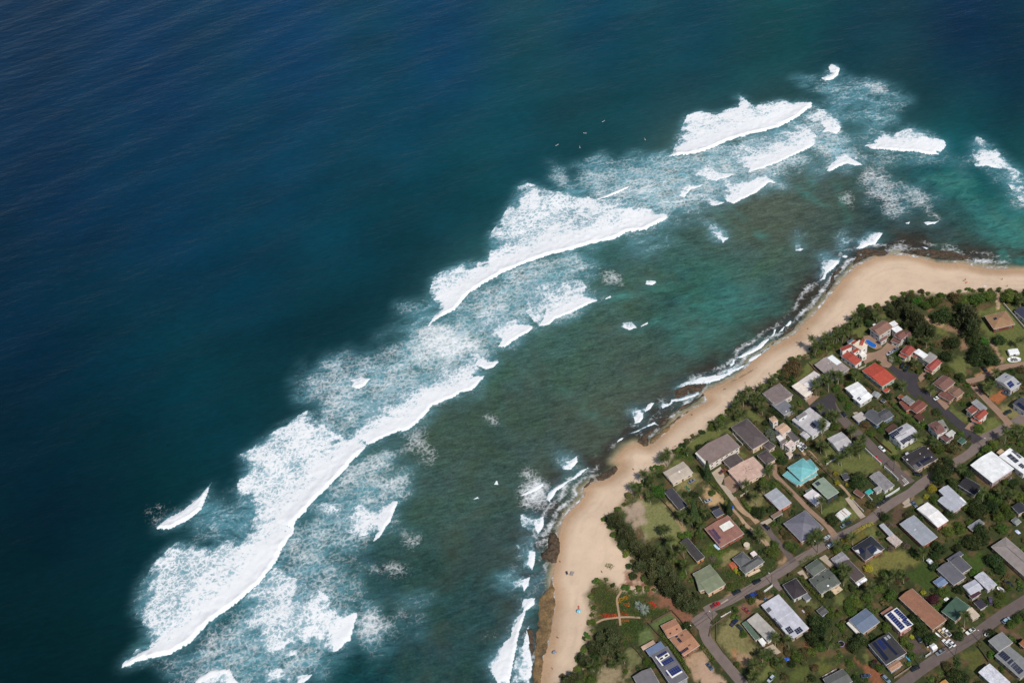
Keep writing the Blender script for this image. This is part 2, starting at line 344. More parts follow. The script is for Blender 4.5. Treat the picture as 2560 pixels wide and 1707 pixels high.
wave('pale foam column with a thin white foot on brown reef', 'Y 110,1285 160,1290 205,1270', 'Y 180,1200 170,1090 100,1080 110,1200', .72, .42, 4, .3)
wave('long thin shore break running parallel to the beach', 'C 460,565 560,545 700,480 830,410 940,290', 'C 940,270 850,310 780,380 650,450 500,530', 1.05, .95, 1.2, .7)
wave('little hooked wavelet at the end of the parallel shore break', 'C 380,690 440,640 447,580', 'C 425,570 400,620 340,630', .95, .7, 1.2, .4)
wave('broken wavelet between the parallel shore break and the bend', 'C 960,260 1020,220 1050,130 1090,125', 'C 1010,140 985,225', .9, .6, 1.2, .4)
wave('short bright wavelet just inside the bend of the beach', 'C 1100,175 1140,165 1165,105', 'C 1130,130', 1.0, .9, 1, .4)
wave('paired wavelets meeting the sand at the bend', 'C 1170,100 1230,85 1280,30', 'C 1250,-10 1200,50', 1.0, .7, 1.2, .4)
wave('low swash line washing up on the sand below the dark reef', 'C 620,640 740,570 850,490 965,400', 'C 940,385 800,490 650,570', .9, .6, 1.5, .25)
wave('spread of swash lace on the ledge between rock and sand', 'L 1450,1015 1560,980 1650,940 1760,880 1830,830', 'L 1700,850 1560,930 1350,960 1120,1040 1080,1090 1250,1030', .78, .45, 3, .3)
wave('white surge breaking against the brown rock ledge', 'M 1240,395 1310,360 1362,275', 'M 1330,265 1280,290 1225,380', 1.05, .95, 1.2, .7)
wave('speckled surge with a white foot in front of the rock ledge', 'M 1090,570 1160,560 1205,490 1210,430', 'M 1240,350 1090,320 1010,350 1060,450', .95, .6, 3, .6)
wave('thin foam line climbing the rock ledge', 'M 1280,500 1380,450 1440,400 1465,350', 'M 1450,340 1420,400 1340,460', .95, .8, 1, .3)
wave('lace of spray along the outer rim of the rock ledge', 'M 1000,720 1120,700 1230,640 1380,580 1420,600', 'M 1370,550 1200,630 1080,690', .7, .5, 2, .3)
wave('foam scatter on top of the rock ledge', 'M 1480,360 1580,320 1640,260 1760,250 1950,190 2060,140', 'M 2000,110 1800,180 1620,210 1600,290 1500,270 1430,250 1460,320', .72, .5, 2.5, .3)
wave('thin slanting wavelet on the shallow reef by the brown rocks', 'M 690,935 770,900 860,830 945,775', 'M 940,755 860,800 780,880', .95, .8, 1, .3)
wave('fan shaped breaker with speckled back in front of the dark rock', 'Z 590,190 640,190 680,140 686,95', 'Z 620,100 560,60 530,80 560,150', .80, .55, 4.5, .8)
wave('solid white lip of a shore break hugging the dark rock', 'Z 500,400 545,330 600,290 680,240 760,175', 'Z 720,180 640,240 560,280 490,330 480,390', 1.02, .85, 2, .7)
wave('short straight crest with foam scattered about it near the dark rock', 'Z 305,362 380,340 440,310 467,285', 'Z 455,275 400,300 340,340', 1.1, 1.0, 1, .7)
wave('foam patch washing toward the boulder outcrop', 'Z 430,610 460,560 470,490', 'Z 400,460 310,480 320,560 400,610', .85, .55, 3, .4)
wave('foam patch breaking just south of the boulder outcrop', 'Z 395,850 405,780 410,720', 'Z 390,620 280,680 330,740 330,820', .85, .55, 3, .4)
wave('foam patch with a ragged tail off the sandy inlet', 'Z 340,980 370,940 380,880', 'Z 350,860 260,840 130,870 190,950 290,960', .85, .52, 4, .5)
wave('heavy shore break piling onto the brown rock shelf', 'Z 240,1575 265,1450 290,1300 320,1180 350,1100 405,1060', 'Z 405,1020 330,1020 310,1100 260,1180 250,1270 170,1330 90,1430 110,1480 170,1575', 1.0, .8, 3, .9)
wave('lacy wash draining over the brown rock shelf', 'Z 370,1575 390,1450 370,1330 380,1180', 'Z 345,1200 295,1300 270,1450 245,1575', .72, .6, 3, .2)
wave('tiny wavelet with a ragged back in the middle of the reef flat', 'W 1910,972 1965,978 2008,955', 'W 2000,940 1920,940', .9, .7, 1.5, .4)
wave('tiny speckled wavelet in the middle of the reef flat', 'W 1700,1320 1780,1352 1840,1330', 'W 1800,1280 1720,1285', .8, .5, 2, .3)
wave('minute white wavelet riding a turquoise line on the reef flat', 'W 1578,1100 1625,1083', 'W 1620,1072 1585,1088', 1.1, 1.0, .8, .3, 'wavelets on the reef flat')
wave('minute white wavelet riding a turquoise line on the reef flat', 'W 1882,1320 1935,1300', 'W 1930,1286 1890,1308', 1.1, 1.0, .8, .3, 'wavelets on the reef flat')
wave('tiny pointed whitecap on the southern reef flat', 'V 2255,1105 2288,1105', 'V 2275,1068', 1.1, 1.0, .8, .4)
wave('tiny slanting whitecap on the southern reef flat', 'V 2075,1232 2122,1222', 'V 2118,1205', 1.0, .9, .8, .3)
wave('blunt foam front with speckled back on the southern reef flat', 'U 1690,660 1730,620 1790,540 1830,440 1852,390', 'U 1840,365 1700,420 1500,410 1320,400 1250,460 1350,520 1480,580 1600,625 1710,600', .98, .6, 6, 1.0)
wave('rounded foam front with a thin curved lip below the widest apron', 'U 1430,1370 1490,1330 1540,1290 1560,1200 1580,1110', 'U 1500,1060 1300,950 1100,830 1050,820 900,960 820,1060 800,1150 850,1330 880,1420 960,1450 1150,1400 1300,1350', .9, .6, 8, .8)
wave('white foam tip trailing away south of the rounded front', 'U 1215,1590 1300,1510', 'U 1270,1480 1150,1450 960,1470 880,1590', .85, .55, 6, .6)
wave('dense foam bank cut by the southern end of the surf', 'U 520,1600 560,1540 640,1490 760,1480 840,1600', 'U 700,1640', .85, .7, 5, .6)

# foam too thin to stand up, lying in the water itself
for s, d, sf in [('U 230,430 330,430 400,500 310,550 240,530', .16, 3), ('V 1000,990 1200,800 1400,870 1480,950 1330,980 1570,1075 1420,1160 1300,1120 900,1130', .46, 5), ('V 1290,970 1420,1000 1575,1075 1430,1060', .62, 3),
                 ('V 700,580 900,590 1080,700 1000,720 800,640', .4, 4), ('V 1450,680 1600,620 1700,700 1780,930 1700,960 1560,830', .36, 4), ('V 2170,510 2280,560 2335,650 2260,600', .36, 2),
                 ('U 1580,1110 1800,1120 1980,1090 1870,1170 1750,1290 1540,1330', .46, 4), ('U 480,1300 640,1180 760,1250 800,1400 700,1480 560,1450', .40, 6), ('U 1650,880 1700,800 1850,810 1920,825 1910,860 1750,840 1700,900', .36, 3),
                 ('U 1870,655 1970,630 1965,680', .42, 2), ('U 1100,700 1300,780 1500,820 1300,900 1100,820', .32, 5), ('W 0,1400 100,1300 250,1280 400,1300 590,1450 580,1545 300,1600 0,1600', .58, 6),
                 ('W 740,830 1100,760 1200,850 1000,900 850,1000 700,950', .36, 6), ('W 1520,820 1650,870 1730,990 1600,930', .4, 2), ('X 450,850 1000,740 1050,850 900,960 600,940', .34, 6),
                 ('X 0,900 400,850 520,1100 300,1150 0,1300', .36, 8), ('X 1300,830 1500,830 1640,880 1500,950 1300,900', .34, 5), ('X 2030,230 2150,220 2190,300 2060,330', .5, 3),
                 ('Y 800,480 980,480 1100,700 1180,800 1140,990 1020,900 880,800 720,540', .36, 4), ('Y 1180,650 1300,660 1400,740 1390,860 1270,840', .40, 3), ('Y 1030,1240 1150,1180 1250,1260 1200,1310 1080,1300', .5, 2.5),
                 ('Y 1510,1240 1640,1210 1700,1310 1560,1320', .42, 2), ('Y 560,700 660,700 650,860 600,840', .36, 2), ('Y 1000,820 1130,780 1180,880 1130,980 1020,900', .46, 3), ('Z 340,180 390,180 460,270 490,420 500,445 440,440 340,410 320,300', .5, 2.5), ('Z 370,1000 470,960 470,860 400,870', .3, 2), ('Z 420,610 520,560 500,650 430,700', .36, 2),
                 ('Z 60,1240 150,1270 160,1290 80,1265', .5, 1), ('L 1300,940 1450,930 1420,1060 1200,1150 1090,1200 1150,1080', .42, 2), ('M 1420,240 1480,220 1560,330 1470,370', .45, 2), ('Y 1360,900 1420,890 1490,970', .45, 1.5)]:
    blob(foam, s, d + .08, sf + 1)
for s, dv, df in [('U 480,1300 640,1180 830,1050 1060,800 1180,560 1260,460 1400,300 1550,150 1650,40 1760,120 1860,180 1950,270 1860,360 1850,420 1760,560 1560,640 1520,800 1640,900 1580,1100 1980,1090 1750,1300 1430,1380 1300,1510 1230,1640 450,1640 400,1400', .62, .34),
                  ('V 1200,785 1080,690 900,560 720,380 700,200 900,60 1300,0 W 0,1300 -60,1150 105,1320 440,1060 720,890 1100,750 1450,660 1420,930 1520,1110 1180,1260 985,1320 680,1490 590,1560 V 2170,200 1730,460 1545,650', .66, .38),
                  ('W 1250,150 1420,30 1900,-60 X 375,840 850,720 1280,600 1560,420 1840,540 1950,700 2000,900 1680,980 1520,790 1280,1070 850,1230 600,1290 380,1350 100,1480 -100,1500 -250,1200 -600,900', .75, .40), ('Y 560,60 700,120 800,240 1500,340 1880,330 2352,540 2352,860 2080,540 1860,480 1500,420 900,480 420,520 380,300', .38, .22), ('Y 720,540 980,480 1250,640 1400,740 1390,860 1160,1000 900,800', .3, .24)]:
    blob(veil, s, dv, 12); blob(foam, s, df, 10)
for s, d, sf in [('U 540,560 600,440 720,370 830,430 930,570 700,690 590,650', .75, 10), ('U 1180,560 1350,540 1560,760 1540,900 1250,880 1100,760', .5, 12), ('U 680,1120 850,1150 900,1420 760,1430', .55, 10), ('U 480,1300 640,1180 860,1450 800,1600 560,1500', .5, 10),
                 ('V 700,200 900,60 1300,0 1750,0 1750,190 1400,280 1180,330 900,400 720,380', .7, 14), ('V 900,380 1160,330 1120,640 1050,680 900,560', .6, 8), ('W -200,1400 0,1150 150,1100 400,1200 380,1300 0,1420', .6, 10), ('W 740,800 1100,740 1300,760 1400,930 1000,950 820,1100 620,1000', .55, 10),
                 ('W 1250,150 1420,30 1900,-40 2335,0 2335,330 2150,420 1850,330 1500,250', .85, 14), ('W 1600,590 1900,520 2130,430 2180,600 2000,700 1700,680', .42, 12), ('X 0,830 350,800 700,900 900,1000 600,1250 300,1300 0,1400', .8, 14), ('X -420,900 0,830 0,1000 -300,1000', .6, 12),
                 ('X 1620,260 1850,190 2100,210 2250,330 2200,560 1950,620 1820,480 1650,420', .62, 14), ('X 1380,170 1560,190 1650,270 1480,240', .45, 6), ('X 1300,850 1640,750 1700,920 1450,990', .5, 10), ('Y 560,60 700,80 800,240 640,220', .55, 8), ('Y 1700,340 1880,330 2352,540 2300,800 2050,540', .5, 10), ('Z 370,1020 400,860 520,820 530,900 470,980', .4, 3)]:
    blob(veil, s, d, sf)
for i, (label, lead, rest, d0, d1, soft, crest, group) in enumerate(WAVES):
    Lp = pts(lead, 0.0); P = np.vstack([Lp, pts(rest, 0.0)])
    w = SR.win(P, 14); x, y = SR.X[w], SR.Y[w]
    if x.size:
        ins = inpoly(x, y, P); dl = dline(x, y, Lp); db = dline(x, y, P, True)
        dn = np.where(ins, 1, 0) * (d0 + (d1 - d0) * sstep(0, 60, dl)) * 0.8
        veil[w] = np.maximum(veil[w], blur(dn * 0.9, 1)); 
foam = blur(foam, 1); veil = blur(veil, 2)
bed = np.zeros(SR.X.shape)            # pale sand and open channels on the reef floor
for s, d, sf in [('L 1060,420 1200,240 1500,90 1800,20 2000,120 2120,240 1900,400 1600,500 1500,600 1280,730 1100,650', .52, 9), ('L 1500,90 1350,-100 1600,-150 1900,0', .3, 9), ('Y 1370,520 1600,500 1870,560 1800,700 1860,860 2100,880 2400,960 2400,1380 2150,1280 1950,1100 1800,880 1700,720 1400,640', .85, 7), ('Y 1560,560 1800,560 1780,690 1600,640', .9, 5),
                 ('X 870,1245 990,1345 1090,1445 1250,1568 1230,1568 1075,1450 975,1350', 1.25, 2.4), ('X 1705,975 1780,1060 1825,1200 1870,1400 1850,1400 1805,1200 1765,1065', 1.25, 2.4), ('X 750,1260 830,1350 990,1465 980,1475 815,1350', 1.25, 2.4), ('Y -40,1260 100,1330 290,1480 270,1490 90,1345', 1.25, 2.4), ('Y 100,600 180,680 300,780 480,860 470,875 290,800 160,700', 1.25, 2.4), ('Y 440,530 520,620 570,800 640,960 620,960 550,800 500,640', 1.25, 2.4), ('Y 240,540 300,680 290,690 235,550', 1.25, 2.4), ('W 1450,1120 1700,1060 2000,1000 2150,960 2150,985 1980,1030 1700,1090', 1.25, 2.4), ('W 1640,1390 1850,1340 2050,1240 2060,1260 1860,1370', 1.25, 2.4), ('U 150,1300 200,1330 190,1370 140,1340', .4, 3),
                 ('M 330,320 560,420 700,560 640,600 500,480 330,380', .55, 4), ('M 380,940 600,860 620,880 420,960', .5, 2), ('L 860,960 1000,880 1240,830 1240,850 1010,910 870,990', .45, 1.5), ('L 0,1040 200,1150 380,1310 300,1310 120,1180 0,1100', .45, 4), ('L 560,900 800,980 700,1040 560,960', .25, 6)]:
    blob(bed, s, d, sf)
bed = blur(bed, 1)
ssd = coast_sd(SR.X.ravel(), SR.Y.ravel()).reshape(SR.X.shape)        # thin swash along the sand
sw_ = sstep(.32, .54, fbm(SR.X / 22, SR.Y / 22, 61)); sw2 = 4 * (fbm(SR.X / 12, SR.Y / 12, 63) - .5)
foam = np.maximum(foam, (0.78 * np.exp(-((ssd + .8 + sw2) / 1.3) ** 2) + 0.70 * np.exp(-((ssd + 6 + 2 * sw2) / 1.6) ** 2) + 0.60 * np.exp(-((ssd + 13 + 3 * sw2) / 1.4) ** 2)) * sw_)

xs = growing(X0, X1, 2.0, (-9000, 9000)); ys = growing(Y0, Y1, 2.0, (-9000, 14000))
gx, gy = np.meshgrid(xs, ys)
def sea_z(x, y):
    # low swell running in toward the reef, with chop on top
    u = x * 0.52 - y * 0.854
    sw = 0.75 * np.sin(u / 9.0 + 1.6 * fbm(x / 90, y / 90, 3)) * fbm(x / 120, y / 120, 9)
    return sw + 0.25 * (fbm(x / 11, y / 11, 21) - 0.5)
sdc = coast_sd(gx.ravel(), gy.ravel()).reshape(gx.shape)
near = (gx > X0 - 5) & (gx < X1 + 5) & (gy > Y0 - 5) & (gy < Y1 + 5)
gz = np.where(near, sea_z(gx, gy) * sstep(0, 25, -sdc), 0.0)
wcol = CR.sample(wc, gx, gy); fo = np.where(near, SR.sample(foam, gx, gy), 0); ve = np.where(near, SR.sample(veil, gx, gy), 0)
# the water thins out over the last metres of sand and is clear there
clear = sstep(-0.5, 8.0, -sdc + 5.0 * (fbm(gx / 7, gy / 7, 31) - 0.5))
drk = (np.exp(-((-sdc - 13) / 12) ** 2) * sstep(.30, .50, fbm(gx / 16, gy / 16, 83)) * np.where(near, .95, 0))[..., None]      # dark weed and rock close inshore
wcol = wcol * (1 - drk) + lin((54, 47, 40)) * drk
ny, nx = gx.shape
idx = np.arange(nx * ny).reshape(ny, nx)
keep = (sdc < 8)
F = np.stack([idx[:-1, :-1], idx[:-1, 1:], idx[1:, 1:], idx[1:, :-1]], -1)[(keep[:-1, :-1] | keep[1:, 1:])]
used = np.zeros(nx * ny, bool); used[F.ravel()] = True; remap = np.cumsum(used) - 1
Vv = np.stack([gx.ravel(), gy.ravel(), gz.ravel()], -1)[used]
t = NT('sea_water')
p = t.pos(); c = t.attr('wcol').outputs['Color']
st = t.n('Mapping'); t.l(p, st.inputs[0]); st.inputs['Rotation'].default_value = (0, 0, R(-31)); st.inputs['Scale'].default_value = (0.35, 1.0, 1.0)
sv = st.outputs[0]
st2 = t.n('Mapping'); t.l(p, st2.inputs[0]); st2.inputs['Rotation'].default_value = (0, 0, R(42)); st2.inputs['Scale'].default_value = (0.5, 1.0, 1.0)
big = t.noise(p, 0.012, 5.0, 0.6); mid = t.noise(st2.outputs[0], 0.22, 7.0, 0.7, 0.8); fin = t.noise(sv, 0.42, 4.0, 0.6)
reef = t.attr('reef').outputs['Fac']
c = t.val(c, t.rng(big, 0.3, 0.7, 0.84, 1.16))
st3 = t.n('Mapping'); t.l(p, st3.inputs[0]); st3.inputs['Rotation'].default_value = (0, 0, R(-31)); st3.inputs['Scale'].default_value = (0.16, 1.0, 1.0)
c = t.val(c, t.rng(t.noise(st3.outputs[0], 0.035, 5.0, 0.6, 0.4), 0.3, 0.7, 0.92, 1.08))
c = t.val(c, t.math('MULTIPLY_ADD', t.math('SUBTRACT', mid, 0.5), t.math('MULTIPLY_ADD', reef, 1.7, 0.25), 1.0))
hs = t.n('HueSaturation'); t.l(c, hs.inputs['Color']); t.l(t.math('MULTIPLY_ADD', t.math('SUBTRACT', t.noise(p, 0.035, 5.0, 0.65, 0.5), 0.5), t.math('MULTIPLY', reef, 0.20), 0.5), hs.inputs['Hue']); c = hs.outputs[0]
c = t.val(c, t.math('MULTIPLY_ADD', t.math('SUBTRACT', t.noise(p, 0.75, 4.0, 0.7), 0.5), t.math('MULTIPLY', reef, 1.3), 1.0))
rip = t.n('Mapping'); t.l(p, rip.inputs[0]); rip.inputs['Rotation'].default_value = (0, 0, R(-35)); rip.inputs['Scale'].default_value = (0.25, 1.0, 1.0)
c = t.val(c, t.math('MULTIPLY_ADD', t.math('SUBTRACT', t.noise(rip.outputs[0], 0.55, 4.0, 0.65, 0.6), 0.5), t.math('MULTIPLY', reef, 0.9), 1.0))
stk = t.n('Mapping'); t.l(p, stk.inputs[0]); stk.inputs['Rotation'].default_value = (0, 0, R(-62)); stk.inputs['Scale'].default_value = (0.4, 1.0, 1.0)
c = t.mix(t.math('MULTIPLY', t.attr('bed').outputs['Fac'], t.rng(t.noise(stk.outputs[0], 0.20, 8.0, 0.78, 1.0), 0.40, 0.62, 0.05, 1.0)), c, alb(70, 134, 124))
brn = t.rng(t.noise(p, 0.025, 6.0, 0.7, 0.8), 0.46, 0.66)
c = t.mix(t.math('MULTIPLY', t.math('MULTIPLY', brn, reef), 0.26), c, alb(84, 86, 70))
c = t.val(c, t.rng(fin, 0.3, 0.7, 0.88, 1.12))
wisp = t.noise(st2.outputs[0], 0.10, 8.0, 0.72, 1.8)
va = t.attr('veil').outputs['Fac']
vf = t.math('MULTIPLY', va, t.rng(wisp, 0.32, 0.66, 0.12, 1.15), clamp=True)
c = t.mix(vf, c, alb(116, 178, 194))
fa, n1, cov, fv = foam_alpha(t, t.math('MAXIMUM', t.attr('foam').outputs['Fac'], t.math('MULTIPLY', va, t.rng(wisp, 0.38, 0.66, 0.10, 0.56))), -0.30, 0.52, 0.7)
c = t.mix(fa, c, (0.84, 0.86, 0.87))
t.b.inputs['IOR'].default_value = 1.33
h = t.math('ADD', t.math('MULTIPLY', fin, 0.5), t.math('MULTIPLY', t.noise(sv, 0.11, 3.0), 1.6))
t.bump(h, 0.55, 1.2)
sea_mat = t.done(c, t.rng(fa, 0, 1, 0.25, 0.8), 0.3)
tr = t.n('BsdfTransparent'); ms = t.n('MixShader')
t.l(t.math('MAXIMUM', t.attr('clear').outputs['Fac'], fa), ms.inputs[0]); t.l(tr.outputs[0], ms.inputs[1]); t.l(t.b.outputs[0], ms.inputs[2]); t.l(ms.outputs[0], t.out.inputs['Surface'])
# 0 over deep water, 1 over the shallow reef
RP = pts('U 300,1700 1000,1000 V 1200,800 W 105,1330 720,900 1760,560 X 0,1450 700,1000 1500,780 2000,780 Y 1500,340 2352,900 S 2900,700 2900,760 2000,900 1500,1250 1360,1900', 0)
rr = np.zeros(SR.X.shape); rr[inpoly(SR.X, SR.Y, RP)] = 1; rr = blur(rr, 14)
reef = np.where(near, SR.sample(rr, gx, gy), 0)
sea = ob('sea', mesh_np('sea', Vv, remap[F], sea_mat, True, {'wcol': wcol.reshape(-1, 3)[used], 'foam': fo.ravel()[used], 'veil': ve.ravel()[used], 'clear': clear.ravel()[used], 'reef': reef.ravel()[used], 'bed': np.where(near, SR.sample(bed, gx, gy), 0).ravel()[used]}))
tag(sea, kind='structure')

# ---------------- breaking waves ----------------
t = NT('wave_foam')
fa, n1, cov, fv = foam_alpha(t, t.attr('dens').outputs['Fac'])
t.bump(n1, 0.35, 0.5)
wf = t.done(t.mix(fa, alb(136, 186, 200), t.mix(t.rng(fv, 0.02, 0.42), (0.54, 0.67, 0.73), (0.85, 0.86, 0.87))), 0.75, 0.2)
tr = t.n('BsdfTransparent'); ms = t.n('MixShader'); t.l(t.math('MAXIMUM', fa, t.math('MULTIPLY', cov, t.rng(t.attr('dens').outputs['Fac'], 0.3, 0.8, 0.12, 0.85))), ms.inputs[0]); t.l(tr.outputs[0], ms.inputs[1]); t.l(t.b.outputs[0], ms.inputs[2]); t.l(ms.outputs[0], t.out.inputs['Surface'])
for i, (label, lead, rest, d0, d1, soft, crest, group) in enumerate(WAVES):
    Lp = pts(lead, 0.0); P = np.vstack([Lp, pts(rest, 0.0)])
    ext = max(np.ptp(P[:, 0]), np.ptp(P[:, 1])); stp = 1.0 if ext > 60 else (0.7 if ext > 25 else 0.4)
    pad = soft * 1.6 + 2
    x0, y0 = P.min(0) - pad; x1, y1 = P.max(0) + pad
    gx_, gy_ = np.meshgrid(np.arange(x0, x1, stp), np.arange(y0, y1, stp))
    ins = inpoly(gx_, gy_, P); wob = (fbm(gx_ / 3.5, gy_ / 3.5, 40 + i, 3) - 0.5) * 2.0
    wob2 = (fbm(gx_ / 9.0, gy_ / 9.0, 90 + i, 4) - 0.5) * 2.0
    dl = dline(gx_, gy_, Lp); dp = dline(gx_, gy_, P[len(Lp) - 1:].tolist() + [P[0].tolist()])
    small = ext < 30
    sd_l = dl * np.where(ins, 1, -1) + wob * (0.5 if small else 1.1)
    sd_b = dp * np.where(ins, 1, -1) + wob2 * soft * 2.4 + wob * soft * 0.9
    inside_any = ins | (np.minimum(dl, dp) < pad)
    base = d0 + (d1 - d0) * sstep(1, 32 if not small else 8, dl)
    base = base - (0.30 if ext > 40 else 0.12) * (fbm(gx_ / 16, gy_ / 16, 130 + i, 4) - 0.42) - (0.16 if d0 > .95 and ext > 40 else 0) * sstep(4, 26, dl)
    base = base + (0.08 + 0.34 * np.exp(-dl / min(4.5, max(.8, ext * .05))) if d0 > 0.8 else 0.06 + 0.24 * np.exp(-dl / min(2.5, max(.6, ext * .05))))
    side = sstep(-soft * 1.3, soft * 1.4, sd_b) if (ext > 40 or d1 > .85) else sstep(-soft * .9, soft * 2.0, sd_b)
    frontside = ins | (dl > dp)       # only the open sea sides fray
    dens = base * np.where(sd_l < 0, sstep(-0.6, 0.3, sd_l), 1.0) * np.where(dl < dp, np.maximum(side, sstep(0.1, 0.6, sd_l)) * np.where(ins, 1, sstep(-0.6, 0.3, sd_l)), side)
    hgt = crest * np.exp(-(np.clip(sd_l - 1.5, 0, None)) / 6.0) * sstep(-0.4, 1.6, sd_l) * sstep(0, soft + 1.5, np.minimum(dp * np.where(ins, 1, 0), 99))
    z = sea_z(gx_, gy_) * sstep(0, 25, -coast_sd(gx_, gy_)) + 0.10 + hgt * (0.8 + 0.5 * wob) + 0.45 * fbm(gx_ / 2.6, gy_ / 2.6, 7) * sstep(0.1, 0.6, dens)
    ny_, nx_ = gx_.shape; id_ = np.arange(nx_ * ny_).reshape(ny_, nx_)
    ok = (dens > 0.02) & inside_any
    fm = ok[:-1, :-1] | ok[1:, 1:] | ok[:-1, 1:] | ok[1:, :-1]
    F = np.stack([id_[:-1, :-1], id_[:-1, 1:], id_[1:, 1:], id_[1:, :-1]], -1)[fm]
    if len(F) == 0: continue
    us = np.zeros(nx_ * ny_, bool); us[F.ravel()] = True; rm = np.cumsum(us) - 1
    o = Vector((float(Lp[:, 0].mean()), float(Lp[:, 1].mean()), 0))
    V = np.stack([gx_.ravel() - o.x, gy_.ravel() - o.y, z.ravel()], -1)[us]
    w = ob('breaking_wave', mesh_np('breaking_wave', V, rm[F], wf, True, {'dens': dens.ravel()[us]}), None, o)
    tag(w, label, 'wave', group or 'waves breaking over the reef')

# ---------------- land ----------------
LR = Raster(-120, 640, 200, 720, 1.0)
lx, ly = LR.X, LR.Y
lsd = coast_sd(lx.ravel(), ly.ravel()).reshape(lx.shape); lvd = veg_sd(lx.ravel(), ly.ravel()).reshape(lx.shape)
def gcol(*c): return np.array(lin(c)) / KEXP
SAND = gcol(217, 191, 165); WET = gcol(184, 152, 122); SOIL = gcol(96, 80, 56); UNDER = gcol(62, 68, 40)
sv_ = sstep(-4, 3, -lvd + 6 * (fbm(lx / 6, ly / 6, 4) - 0.5))
n = fbm(lx / 14, ly / 14, 8); n2 = fbm(lx / 4, ly / 4, 18)
base = UNDER * (0.7 + 0.6 * n[..., None]) * (1 - sstep(0.52, 0.68, n2)[..., None]) + SOIL * sstep(0.52, 0.68, n2)[..., None]
wetn = lsd + 7 * (fbm(lx / 25, ly / 25, 77) - 0.5)
sand = SAND + (WET - SAND) * (1 - sstep(1, 10, wetn))[..., None]
sand = np.where((lsd < 0)[..., None], sand + (gcol(176, 168, 132) - sand) * sstep(0, 4, -lsd)[..., None], sand)
sand = sand * (0.93 + 0.14 * fbm(lx / 20, ly / 20, 2))[..., None]
wr = sum(a * np.exp(-((lsd - o + 9 * (fbm(lx / 30, ly / 30, sd) - .5)) / w) ** 2) for o, a, w, sd in ((13, .09, .8, 71), (19, .06, .6, 72), (27, .05, .9, 73), (8, .07, 1.2, 74)))
wr = wr * sstep(.3, .6, fbm(lx / 12, ly / 12, 75)) + .05 * sstep(.55, .75, fbm(lx / 2.2, ly / 2.2, 76))       # wrack lines and trampled patches
sand = sand * (1 - wr[..., None])
lc = base * (1 - sv_[..., None]) + sand * sv_[..., None]
free = (lvd > 0.5)          # ground where shrubs may grow
fuzzmask = np.zeros(lx.shape)
def area(s, rgb, soft=1.5, z=GZ, op=1.0, block=True, rough=1.0):
    global lc
    P = pts(s, z); w = LR.win(P, 10); x, y = lx[w], ly[w]
    if x.size == 0: return
    sd = dline(x, y, P, True) * np.where(inpoly(x, y, P), 1, -1)
    a = sstep(-soft, soft, sd + (fbm(x / 4, y / 4, 66) - 0.5) * 6 * rough * min(soft, 2)) * op
    g = gcol(*rgb) * (0.86 + 0.28 * fbm(x / 5, y / 5, 12))[..., None]
    lc[w] = lc[w] * (1 - a[..., None]) + g * a[..., None]
    if block: free[w] &= ~(sd > -0.3)
LAWN = (102, 106, 60); DRY = (126, 118, 78); GRN = (78, 96, 42); STRAW = (186, 156, 116); RED = (132, 92, 72); DIRT = (156, 128, 100); ORG = (168, 108, 62)
